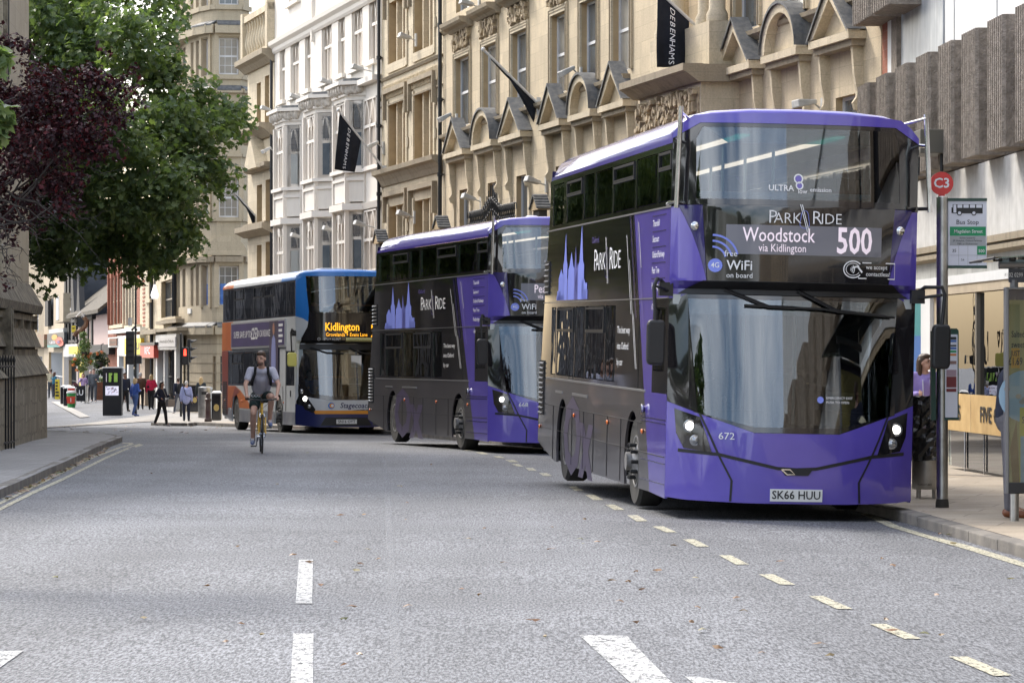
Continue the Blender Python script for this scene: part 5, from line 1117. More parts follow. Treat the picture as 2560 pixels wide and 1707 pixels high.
# ======== narrow stone building with a balustrade
FB = Fac(-10.7, 144.1, .23)
def balustraded():
    F = FB; R = F.root('balustraded_stone_building', 'narrow stone building topped by a bulbous balustrade beside the white gothic bays'); E = F.u; U1 = E(686.5); m_ = MB()
    z = lambda y, px=650: F.z(px, y); zt = z(140)
    holes = [(E(642), E(652), z(328), z(206)), (E(662), E(673), z(325), z(198)), (E(642), E(655), z(567), z(462)), (E(664), E(677), z(562), z(455)), (E(642), E(654), z(690), z(612)), (E(664), E(676), z(690), z(608))]
    wall(m_, 0, U1, 0, zt, holes, STB, .3, rev=REV); m_.add([(0, 0, 0), (0, 10, 0), (0, 10, zt), (0, 0, zt)], [(0, 1, 2, 3)], STB); m_.box(.4, U1, 1.6, 8, zt, zt+5, STB); m_.build('wall', R)
    for a, b, c, d in holes: sash(R, a, b, c, d, .27, 2, 1, glass=BLIND, frame=STB)
    for y, pf in ((None, [(.1, 0), (.3, .2), (.5, .3), (.5, .5)]), (352, [(.1, 0), (.4, .25), (.6, .35), (.6, .5)]), (590, [(.1, 0), (.5, .2), (.5, .4)])): course(R, -.3, U1, zt-.5 if y is None else z(y), pf, STD, name='cornice')
    for y in (430, 575): course(R, E(628), U1-.4, z(y), [(.15, 0), (.35, .1), (.35, .25)], STD)
    m_ = MB(); g0, g1, gz_ = E(640), E(672), z(425); m_.prism([(g0, -.5, gz_), (g1, -.5, gz_), ((g0+g1)/2, -.5, gz_+1.3)], (0, .5, 0), STB)
    m_.build('pediment', R)
    m_ = MB(); zb = zt+.15; m_.box(.1, U1, -.25, .1, zt, zb, STB); m_.box(.1, U1, -.25, .1, zb+1.35, zb+1.6, STB)
    n = 9
    for i in range(n): u = lerp(.7, U1-.7, i/(n-1)); m_.lathe([(.09, zb), (.06, zb+.15), (.15, zb+.45), (.11, zb+.75), (.06, zb+1.0), (.06, zb+1.15), (.11, zb+1.35)], STB, 10, c=(u, -.08, 0))
    for u in (.3, U1-.25): m_.box(u-.25, u+.25, -.3, .2, zt, zb+1.75, STB)
    m_.build('balustrade', R, smooth=True)
balustraded()
for px, py, lb, tl in ((664, 272, 'small white floodlight on the narrow balustraded stone front', -.3), (666, 375, 'grey box floodlight under the ledge of the narrow balustraded building', .5)): floodlight(FB, px, py, lb, -.45, tl)
# ======== corner building with a rounded bay
def fac2(A, B, zb):
    F = Fac(A[0], A[1], 0, zb); L = math.hypot(B[0]-A[0], B[1]-A[1]); F.s, F.c, F.L = (B[0]-A[0])/L, -(B[1]-A[1])/L, L; return F
def put(o, F, root): o.location = (F.X-root.location.x, F.Y-root.location.y, F.zb-root.location.z); o.rotation_euler = (0, 0, math.atan2(-F.c, F.s)); return o
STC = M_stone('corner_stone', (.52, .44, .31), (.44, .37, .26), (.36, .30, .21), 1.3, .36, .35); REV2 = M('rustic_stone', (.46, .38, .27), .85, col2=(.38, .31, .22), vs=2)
def corner_building():
    nodes = [(436, 176.0), (470, 168.5), (503, 166.2), (530, 165.2), (542, 165.0), (602, 165.2), (623, 166.3)]; zb = gz(-13, 165)
    pts = [(PX(a, d), d) for a, d in nodes]; R = thing('rounded_corner_building', 'tall stone corner building with rounded bay and white sash windows above the blue bus', 'building', (pts[2][0], pts[2][1], zb))
    Z = lambda y: ZC+(YH-y)/FPX*165.0-zb
    rows = [(763, 665), (543, 445), (347, 285), (186, 94), (12, -70)]; zt = Z(-110)
    LEV = [(1040, 1020, .12), (836, 814, .35), (655, 641, .3), (553, 545, .12), (392, 384, .12), (232, 222, .22), (198, 188, .1), (84, 62, .4), (24, 12, .12)]
    for i in range(len(pts)-1):
        F = fac2(pts[i], pts[i+1], zb); L = F.L; m_ = MB(); hol = []
        if i in (2, 4): a, b = (F.u(507), F.u(524)) if i == 2 else (F.u(547), F.u(597)); hol = [(a, b, Z(r[0]), Z(r[1])) for r in rows]
        if i in (0, 1): hol = [(L*.2, L*.42, Z(r[0]), Z(r[1])) for r in rows]+[(L*.6, L*.82, Z(r[0]), Z(r[1])) for r in rows]
        if i in (3, 4) : hol.append((.15*L, .75*L, Z(1020), Z(890)))
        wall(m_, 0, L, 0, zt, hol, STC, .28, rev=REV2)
        for y in np.arange(835, 1035, 24): m_.box(0, L, -.02, .01, Z(y)-.03, Z(y), STD)
        put(m_.build('wall', R), F, R)
        for y0, y1, p in LEV: put(MB().prism([(-.02-p*.25, -p, Z(y0)), (L+.02+p*.25, -p, Z(y0)), (L, 0, Z(y0)), (0, 0, Z(y0))], (0, 0, Z(y1)-Z(y0)), STC if y1 != 641 else STD).build('string_course', R), F, R)
        for y1, p in ((58, .42), (812, .36), (220, .24)): put(MB().prism([(0, -p, Z(y1)-.12), (L, -p, Z(y1)-.12), (L, 0, Z(y1)+.06), (0, 0, Z(y1)+.06)], (0, 0, .07), SLATE).build('lead_flashing', R), F, R)
        if i in (2, 4):
            for h in hol[:5]:
                m_ = MB(); m_.box(h[0]-.22, h[0], -.09, 0, h[2]-.1, h[3]+.25, STC); m_.box(h[1], h[1]+.22, -.09, 0, h[2]-.1, h[3]+.25, STC); m_.box(h[0], h[1], -.09, 0, h[3]+.05, h[3]+.25, STC); put(m_.build('architrave', R), F, R)
        for k, h in enumerate(hol):
            o = sash(R, h[0], h[1], h[2], h[3], .25, 4, 3 if i == 4 else 2, glass=BLIND if k in (3, 1) else WGLASS, fw=.07, frame=WFRAME if k < 5 or i < 2 else DARK); put(o, F, R)
            if k == 0 and i in (2, 4):
                m2 = MB(); m2.box(h[0]+.08, h[1]-.08, .16, .19, h[2]+.05, lerp(h[2], h[3], .55), M('blue_window_poster', (.02, .09, .42), .5, col2=(.10, .25, .6), vs=2.5)); put(m2.build('window_poster', R), F, R)
    F = fac2(pts[3], pts[5], zb); m_ = MB(); L = F.L; a = [(L*.5-(L*.75)*math.cos(t), Z(641)+.05+.9*math.sin(t)) for t in np.linspace(0, math.pi, 15)]; m_.prism([(x, -.28, z) for x, z in a], (0, .3, 0), STC); put(m_.build('segmental_pediment', R), F, R)
    m_ = MB(); m_.box(.1, .7, -.06, 0, Z(812)+.55, Z(812)+.8, PLATE); put(m_.build('street_name_plate', R), fac2(pts[1], pts[2], zb), R)
    m_ = MB(); m_.add([(x, y, zt) for x, y in [(a-pts[2][0], b-pts[2][1]) for a, b in pts]]+[(pts[-1][0]-pts[2][0], 14, zt), (pts[0][0]-pts[2][0], 14, zt)], [tuple(range(9))], SLATE); m_.build('roof', R)
    F = fac2(pts[4], pts[6], zb); return F
FC = corner_building()
FC2 = Fac(-10.9, 146.0, .23)
T = flag(FC2, (652, 555), (576, 468), -2.6, (.10, .85), 'furled black flag pointing up from the rounded corner building', None, lambda i, t, f0, f1: t*lerp(f0+.04, f1-.08, i)+V(0, 0, -.1-.6*max(0, 1-i*1.9)), ts=.2)
# ======== shops along the street beyond the corner
def far_facade(px1, d1, px0, d0, name, label, ztop_y, mat, roof=SLATE, holes=(), zb=None, extra=None, wmat=None, rev=None):
    A, B = (PX(px1, d1), d1), (PX(px0, d0), d0); F = fac2(A, B, gz(B[0], B[1])-.02); R = F.root(name, label); m_ = MB(); zt = F.z(px0, ztop_y)
    H = [(F.u(a), F.u(b), F.z((a+b)/2, c), F.z((a+b)/2, d)) for a, b, c, d in holes]
    wall(m_, 0, F.L, 0, zt, H, mat, .3, rev=rev or REV); m_.add([(0, 0, zt), (F.L, 0, zt), (F.L, 9, zt+2), (0, 9, zt+2)], [(0, 1, 2, 3)], roof); m_.add([(F.L, 0, 0), (F.L, 9, 0), (F.L, 9, zt+2), (F.L, 0, zt)], [(3, 2, 1, 0)], mat); m_.build('wall', R)
    for h in H: sash(R, *h, .27, 2, max(1, int((h[1]-h[0])/.7)), frame=wmat or WFRAME)
    if extra: extra(F, R)
    return F, R
def fbox(F, m_, a, b, y0, y1, o0, o1, mat, ref=None):
    o = min(o0, 0); u0, u1 = F.u(a, o), F.u(b, o); r = ref or (a+b)/2; m_.box(u0, u1, o0, o1, F.z(r, y1, o), F.z(r, y0, o), mat)
def ftext(F, m_, s, px, py, hpx, wpx, off, mat, bold=.01):
    u, z = F.uz(px, py, off); vs, fs = text_geo(s, 'CENTER', bold); w0 = max(v[0] for v in vs)-min(v[0] for v in vs); W = abs(F.u(px+wpx/2)-F.u(px-wpx/2)); H = abs(F.z(px, py-hpx/2)-F.z(px, py+hpx/2))
    m_.text(s, H/.72, lambda x, y: V(u+x, off, z+y), mat, W/(w0*H/.72), off=bold)
WSHOP = M('shopfront_white', (.66, .65, .62), .5); SHOPIN = M('shop_interior_glow', (.55, .47, .34), .7); GREYS = M('sign_grey', (.42, .41, .41), .5); REDS = M('sign_red', (.62, .08, .05), .45); YELS = M('sign_yellow', (.72, .56, .03), .5)
BRICK = M_stone('red_brick', (.36, .13, .075), (.29, .10, .06), (.34, .24, .18), .5, .16, .2); LEADED = M('leaded_casement', (.06, .055, .05), .3, col2=(.11, .095, .08), vs=6)
def ex1(F, R):
    m_ = MB(); fbox(F, m_, 388, 441, 818, 826, -.5, 0, STD, 440); fbox(F, m_, 389, 440, 797, 806, -.4, 0, STD, 440); fbox(F, m_, 400, 438, 793, 799, -.3, 0, STB); m_.build('ledge', R)
    m_ = MB(); fbox(F, m_, 389, 440, 836, 874, -.35, 0, WSHOP); fbox(F, m_, 389, 393, 874, 1022, -.3, 0, WSHOP); fbox(F, m_, 436, 440, 874, 1022, -.3, 0, WSHOP); fbox(F, m_, 393, 436, 1005, 1025, -.25, .0, WSHOP); fbox(F, m_, 393, 436, 876, 1006, .6, .7, M('shop_window_cream', (.60, .53, .42), .3, col2=(.50, .44, .36), vs=.8)); fbox(F, m_, 409, 411, 876, 1006, -.1, .1, WSHOP); m_.build('shopfront', R)
    m_ = MB(); fbox(F, m_, 394, 438, 843, 867, -.42, -.351, GREYS); ftext(F, m_, 'PANDÔRA', 416, 854, 6.5, 34, -.43, DARK, .012); m_.build('shop_sign', R)
    m_ = MB(); m_.tube([(F.u(441), -.1, 0), (F.u(441), -.1, F.z(440, 600))], .12, IRON, 6); m_.build('drainpipe', R)
far_facade(388, 190, 441, 174, 'stone_jewellery_shop', 'stone shop with a white front under a grey PANDORA sign beside the traffic light', 560, STB, holes=[(403, 436, 793, 700), (403, 436, 680, 590), (393.5, 435.5, 1006, 876)], extra=ex1, wmat=LEADED)
def ex2(F, R):
    m_ = MB(); fbox(F, m_, 350, 389, 822, 834, -.5, 0, STD, 388); fbox(F, m_, 364, 372, 700, 820, -.25, 0, STB); fbox(F, m_, 362, 374, 748, 757, -.35, -.25, STB); m_.build('ledge', R)
    m_ = MB(); fbox(F, m_, 350, 384, 862, 894, -.55, -.3, REDS); fbox(F, m_, 350, 386, 856, 863, -.6, -.3, IRON); ftext(F, m_, 'KFC', 368, 877, 17, 13, -.56, WTXT, .02); m_.build('shop_sign', R)
    m_ = MB(); fbox(F, m_, 352, 362, 896, 1012, -.1, .2, M('doorway_tan', (.36, .27, .19), .7)); fbox(F, m_, 362, 384, 896, 1016, .2, .3, WGLASS); fbox(F, m_, 384, 388, 850, 1018, -.3, 0, IRON); m_.build('shopfront', R)
    m_ = MB()
    for k in range(12): fbox(F, m_, 356, 362, 700+k*10, 705+k*10, -.03, 0, BRICK); fbox(F, m_, 374, 379, 700+k*10, 705+k*10, -.03, 0, BRICK)
    m_.build('brick_banding', R); m_ = MB(); m_.tube([(F.u(386), -.15, 0), (F.u(386), -.15, F.z(386, 600))], .1, IRON, 6); m_.build('drainpipe', R)
far_facade(350, 204, 388, 190, 'striped_stone_shop', 'stone and brick striped shop with a red KFC sign left of the grey-fronted shop', 560, STB, holes=[(364, 383, 1016, 896)], extra=ex2)
def ex3(F, R):
    m_ = MB(); fbox(F, m_, 270, 350, 817, 828, -.5, 0, WSHOP, 349); fbox(F, m_, 272, 306, 812, 820, -.3, 0, STB); fbox(F, m_, 310, 342, 812, 820, -.3, 0, STB)
    for a, b in ((273, 307), (311, 341)):
        for k in range(5): u = F.u(lerp(a, b, k/4)); m_.box(u-.28, u+.28, -.12, .0, F.z(a, 812), F.z(a, 600), STB if a > 300 else BRICK)
    m_.build('mullion_pier', R)
    m_ = MB(); fbox(F, m_, 293, 349, 838, 890, -.4, 0, WSHOP); fbox(F, m_, 270, 294, 843, 868, -.45, 0, WSHOP); fbox(F, m_, 293, 297, 890, 1015, -.3, 0, WSHOP); fbox(F, m_, 298, 349, 890, 1012, .1, .2, WGLASS); fbox(F, m_, 318, 321, 890, 1015, -.3, 0, WSHOP); m_.build('shopfront', R)
    m_ = MB(); fbox(F, m_, 311, 352, 846, 886, -.6, -.41, YELS); ftext(F, m_, 'U', 344, 866, 16, 8, -.61, DARK, .03); m_.build('shop_sign', R); m_ = MB(); fbox(F, m_, 273, 291, 846, 864, -.52, -.451, M('sign_brown', (.16, .06, .03), .6)); ftext(F, m_, 'inn', 282, 855, 8, 12, -.53, DARK); m_.build('shop_sign', R)
far_facade(270, 236, 350, 204, 'red_brick_shop', 'red brick shop with tall mullioned windows and a yellow sign behind the black signal head', 560, BRICK, holes=[(274, 306, 812, 690), (312, 340, 812, 690), (299, 348, 1012, 890)], extra=ex3, wmat=STB, rev=BRICK)
TIMB = M('black_timber', (.02, .018, .017), .7); PINK = M('pink_render', (.56, .42, .38), .8, col2=(.50, .38, .35), vs=2); WPL = M('white_plaster', (.58, .56, .52), .8); SLT2 = M('mossy_slate_roof', (.065, .056, .045), .9, col2=(.12, .10, .07), vs=9, bump=.8, bs=20)
def ex4(F, R):
    m_ = MB(); u0, u1 = F.u(192), F.u(274); z0, z1 = F.z(270, 783), F.z(270, 640); m_.prism([(u0-.3, -.8, z0), (u1+.3, -.8, z0), (u1+.3, 4, z1), (u0-.3, 4, z1)], (0, 0, .25), SLT2); m_.build('slate_roof', R)
    m_ = MB()
    for a in (197, 206, 216, 226): fbox(F, m_, a, a+4, 785, 880, -.1, 0, TIMB)
    fbox(F, m_, 194, 229, 775, 800, -.3, 0, TIMB); fbox(F, m_, 194, 272, 862, 885, -.5, 0, TIMB); fbox(F, m_, 194, 270, 885, 1010, -.06, .0, TIMB)
    for s in (0, 9): m_.prism([(F.u(196+s*1.6), -.6, z0), (F.u(206+s*1.6), -.6, z0), (F.u(201+s*1.6), -.6, z0+3.4)], (0, .4, 0), TIMB)
    m_.build('timber_frame', R); m_ = MB(); fbox(F, m_, 240, 268, 895, 1005, -.1, -.061, WGLASS); fbox(F, m_, 199, 207, 905, 1008, -.12, -.061, YELS); m_.build('shopfront', R)
far_facade(192, 276, 272, 236, 'half_timbered_pub', 'old pub with pink walls, a mossy slate roof and black timbers behind the hanging baskets', 783, PINK, holes=[], extra=ex4)
def ex5(F, R):
    m_ = MB(); 
    for a in (160, 168, 177, 186): fbox(F, m_, a, a+4, 690, 860, -.15, 0, TIMB)
    for y in (740, 770, 800, 850): fbox(F, m_, 160, 192, y, y+7, -.2, 0, TIMB if y != 770 else WPL)
    fbox(F, m_, 158, 193, 860, 892, -.4, 0, WPL); m_.build('timber_frame', R)
    m_ = MB(); fbox(F, m_, 170, 182, 865, 890, -.46, -.41, GREYS); ftext(F, m_, 'W', 176, 877, 14, 9, -.48, YELS, .02); m_.build('shop_sign', R); m_ = MB(); fbox(F, m_, 172, 194, 866, 885, -.9, -.6, YELS); m_.build('shop_sign', R)
far_facade(160, 298, 192, 276, 'black_and_white_timbered_shop', 'tall black and white timbered shop with a gold letter on its pale fascia', 560, M('dark_boarding', (.045, .05, .062), .7, col2=(.07, .075, .085), vs=2), holes=[(164, 168, 800, 745), (172, 177, 800, 745), (181, 186, 800, 745), (172, 190, 1005, 900)], extra=ex5, wmat=TIMB)
def ex6(F, R):
    m_ = MB(); fbox(F, m_, 122, 158, 822, 838, -.5, 0, WPL); fbox(F, m_, 136, 158, 736, 806, -.8, 0, REV2); fbox(F, m_, 140, 146, 742, 800, -.85, -.8, WFRAME); fbox(F, m_, 112, 120, 752, 815, -.3, 0, TIMB); m_.build('oriel', R)
    m_ = MB(); DKG = M('sign_dark_grey', (.05, .055, .06), .5); TEAL = M('sign_teal', (.03, .25, .24), .5); fbox(F, m_, 118, 160, 832, 862, -.55, -.3, DKG); fbox(F, m_, 118, 150, 862, 868, -.55, -.3, TEAL); ftext(F, m_, 'LEO', 131, 856, 6, 13, -.57, WTXT, .02)
    for px, py, r_, mt in ((136, 843, 7, M('sign_orange', (.72, .32, .03), .5)), (148, 852, 9, REDS), (152, 858, 7, REDS), (147, 855, 3.5, M('sign_violet', (.15, .05, .2), .5))):
        k = 8900/320.0; u, z = F.uz(px, py, -.6); W = abs(F.u(px+r_)-F.u(px)); m_.poly([(u+W*math.cos(t), -.60-(.02 if mt == REDS else .0)-(.04 if r_ < 4 else 0), z+r_/k*math.sin(t)) for t in np.linspace(0, 6.283, 13)[:-1]], mt)
    m_.build('shop_sign', R)
far_facade(110, 336, 160, 298, 'grey_shop_with_oriel', 'grey shop with an oriel window and a dark LEO sign with orange and red fruit', 560, REV2, holes=[(122, 134, 815, 745), (122, 156, 1000, 880)], extra=ex6)
far_facade(40, 400, 110, 336, 'pale_terrace_shop', 'pale shop with a reddish fascia at the far left end of the street', 560, STD, holes=[(88, 96, 830, 760), (70, 106, 990, 890)], extra=lambda F, R: (lambda m_: (fbox(F, m_, 60, 110, 838, 868, -.4, 0, M('sign_rust', (.30, .12, .07), .6, col2=(.2, .22, .14), vs=3)), m_.build('shop_sign', R)))(MB()))
FENDP = (PX(40, 285), 285)
# ======== concrete building on the right
FR = Fac(6.485, 62.5, .05)
CONC = M('ribbed_concrete', (.31, .265, .22), .95, col2=(.19, .16, .13), vs=9, bump=1.2, bs=30, streak=.3); WCON = M('white_corduroy_concrete', (.62, .61, .59), .9, col2=(.50, .49, .47), vs=3, bump=.5, bs=60, streak=.22); WPAN = M('white_panel', (.72, .72, .71), .6, col2=(.64, .65, .65), vs=1, streak=.08); GPAN = M('grey_wet_panel', (.34, .37, .40), .35, col2=(.48, .50, .52), vs=2, streak=.5)
def concrete_building():
    F = FR; R = F.root('concrete_fin_building', 'brutalist shop building with ribbed concrete fins and white panels above the bus stop'); E = F.u; U1 = 48.0
    z1 = F.z(2374, 431); z2 = F.z(2252, 195); zw = F.z(2305, 645); zl = F.z(2367.5, 715); zt = z2+6.5
    m_ = MB(); m_.box(0, U1, .25, 9, 0, zt, WPAN); m_.box(0, U1, 0, .25, zw, z1, WCON); m_.box(0, U1, .1, .25, z2-.25, zt, WPAN)
    m_.build('wall', R)
    m_ = MB()
    for u in np.arange(3.2, U1, 3.6): m_.box(u-.012, u+.012, .088, .099, z2, zt, GPAN)
    m_.box(0, U1, .0, .1, z2+2.6, z2+2.75, WPAN); m_.box(0, U1, .14, .25, z1, z2-.25, M('fin_gap_dark', (.03, .03, .035), .3)); m_.build('panel_joint', R)  # near-black strip fills the gaps behind the fins
    m_ = MB(); m_.box(E(2243), E(2346), .07, .095, z2-.1, z2+2.6, GPAN); m_.build('stained_panel', R)
    m_ = MB(); m_.box(E(2206), E(2219), .0, .3, z1, zt-2.8, BRICK); m_.box(E(2219), E(2228), -.0, .3, z1, zt-2.8, WPAN); m_.box(E(2228), E(2241), .0, .3, z1, zt-2.8, CONC); m_.build('brick_end_wall', R)
    fins = [(2202, 2248), (2250, 2294), (2300, 2347.6), (2354, 2403), (2412, 2464), (2473, 2527.5)]; w0 = None; us = [E(a) for a, b in fins]; du = (us[-1]-us[1])/4; k = 0
    def fin(u, w_, d, za, zb):
        m_ = MB(); pr = [(u, 0.14)]; n = 7
        pr = [(u, .14), (u, -d+.05), (u+.05, -d)]
        for i in range(n): a = u+.05+(w_-.1)*i/n; s_ = (w_-.1)/n; pr += [(a+s_*.15, -d), (a+s_*.3, -d+.035), (a+s_*.7, -d+.035), (a+s_*.85, -d)]
        pr += [(u+w_-.05, -d), (u+w_, -d+.05), (u+w_, .14)]
        m_.prism([(x, y, za) for x, y in pr], (0, 0, zb-za), CONC)
        for j in range(4): y = lerp(-d+.1, .1, j/4); m_.box(u-.02, u, y, y+.05, za, zb-.02, CONC)
        return m_.build('concrete_fin', R)
    u = us[0]; i = 0
    while u < U1-2:
        uu = us[i] if i < 6 else us[5]+du*(i-5); fin(uu, du*.58, .42, z1+.02, z2+(.0)); u = uu+du; i += 1
    for a, b in ((2201, 2246), (2250, 2296)): fin(E(a), E(b)-E(a)-.1, .5, F.z(2220, 55), zt)
    m_ = MB(); m_.box(0, U1, -.12, .25, zl+.55, zl+.65, STD); m_.box(0, U1, -.05, .25, zl+.14, zw-.002, M('fascia_grey', (.40, .40, .38), .6, col2=(.3, .3, .28), vs=1.5, streak=.4)); cornice(m_, 0, U1, zw-.12, [(.02, 0), (.16, .05), (.16, .12)], STD); m_.box(0, U1, -.10, .25, zl, zl+.14, WPAN); m_.box(0, U1, -.08, .25, zl-.14, zl-.001, REV2); m_.build('shop_fascia', R)
    m_ = MB(); us_ = F.u(2452); m_.text('FIVE GUYS', (zw-zl-.55)*1.55, lambda x, y: V(us_+x, -.22, (zl+zw)/2+.12+y), WTXT, 1.15, 'LEFT', .02); m_.text('FIVE GUYS', (zw-zl-.55)*1.55, lambda x, y: V(us_+x, -.17, (zl+zw)/2+.12+y), GREYS, 1.15, 'LEFT', .02)
    m_.build('fascia_lettering', R)
    m_ = MB(); TEALW = M('teal_tiles', (.02, .22, .24), .4); m_.box(.2, E(2311), -.02, .24, .1, zl-.15, TEALW); m_.box(E(2311)+.01, E(2334), -.06, .24, .1, zl-.15, WPAN); m_.box(.25, E(2311)-.05, -.04, -.021, 1.5, 2.2, M('blue_poster', (.03, .12, .36), .5)); m_.box(E(2334)+.01, E(2352), .0, .24, .1, zl-.15, REV2); m_.build('pillar', R)
    g0 = E(2352); m_ = MB()
    for u in list(np.arange(g0, U1, 3.4)): m_.box(u-.06, u+.06, -.06, .2, .1, zl-.15, M('mullion_bronze', (.16, .14, .11), .5))
    m_.build('shopfront_frame', R)
    MB().box(g0, U1, .0, .02, .3, zl-.15, M_glass('shop_glass', (.26, .30, .30), 1.55, wave=.02)).build('shop_window', R)
    m_ = MB(); m_.box(g0, U1, -.12, .24, .0, .3, STC); m_.build('plinth', R)
    m_ = MB(); z = .3; m_.box(g0, U1, .12, .249, z, zl-.2, M('shop_inside', (.12, .13, .13), .8, col2=(.05, .055, .06), vs=.8)); m_.box(E(2397), E(2440), .06, .11, 2.35, 2.9, M('red_notice', (.20, .02, .03), .6)); m_.build('shop_interior', R)
    p = F.w(E(2400), -.62, F.z(2410, 362, -.5)); T = thing('cable_box', 'dark grey cabinet fixed between two concrete fins above the bus stop', 'electrical box', tuple(p), (0, 0, math.atan2(-F.c, F.s)))
    m_ = MB(); m_.box(0, .95, -.15, .25, 0, .36*1.0, M('cabinet_bronze', (.09, .085, .07), .5)); m_.tube([(.8, .2, 0), (.8, .2, -.25), (.5, .25, -.3)], .03, DARK, 6); m_.build('cabinet', T, bevel=.02)
    p = F.w(E(2420), -.75, .35); T = thing('timber_hoarding', 'pale plywood hoarding lettered FIVE GUYS in front of the shop window', 'hoarding', (p.x, p.y, gz(p.x, p.y)+.12), (0, 0, math.atan2(-F.c, F.s)))
    PLY = M('plywood', (.58, .40, .17), .7, col2=(.48, .31, .12), vs=3); a0, a1 = F.u(2362, -.75)-E(2420), F.u(2506, -.75)-E(2420); zz = F.z(2440, 1043, -.75)-F.z(2440, 1146, -.75); h = F.z(2440, 948, -.75)-F.z(2440, 1043, -.75)
    m_ = MB(); m_.box(a0, a1, -.02, .02, zz, zz+h, PLY); m_.box(lerp(a0, a1, .5)-.005, lerp(a0, a1, .5)+.005, -.024, -.02, zz, zz+h, REV)
    m_.build('board', T); m_ = MB()
    for px in (2372, 2492): u = F.u(px, -.75)-E(2420); m_.text('FIVE GUYS', .30, lambda x, y: V(u+x, -.03, zz+h*.48+y), DARK, 1.6, off=.02)
    m_.build('lettering', T)
    for t in np.linspace(0, 1, 4): MB().tube([(lerp(a0, a1, t), .03, 0), (lerp(a0, a1, t), .03, zz+h)], .012, CHROME, 6).build('post', T)
    MB().box(a0, a1, .05, .06, .05, zz, M_glass('barrier_glass', (.8, .84, .83), 1.6)).build('glass_screen', T)
concrete_building()
# ======== facades beside and behind the camera (seen in the reflections)
def plain_terrace(X, Y, tan, L, h, label, mat, bay=3.6, flip=False, rot=None):
    F = Fac(X, Y, tan); R = F.root('stone_terrace', label)
    if rot is not None: R.rotation_euler = (0, 0, rot)
    m_ = MB(); hol = []
    for z in np.arange(4.6, h-2, 3.6):
        for u in np.arange(1.2, L-1.5, bay): hol.append((u, u+1.3, z, z+2.3))
    hol += [(u, u+2.8, .5, 3.4) for u in np.arange(.5, L-3, bay)]
    wall(m_, 0, L, 0, h, hol, mat, .25, rev=REV); m_.box(0, L, .5, 9, 0, h-.02, mat); m_.build('wall', R)
    m_ = MB(); cornice(m_, 0, L, h-.6, [(.1, 0), (.5, .4), (.5, .6)], STD); cornice(m_, 0, L, 4.0, [(.1, 0), (.25, .2)], STD); m_.build('cornice', R)
    m_ = MB(); m_.box(.1, L-.1, .2, .4, .4, h-1, WGLASS); m_.build('glazing', R)
plain_terrace(14.5, 10, .05, 60, 12.5, 'stone terrace standing beside the camera on the right pavement', STB)
plain_terrace(18.0, -52, -.06, 80, 12, 'stone terrace running off behind the camera', STD)
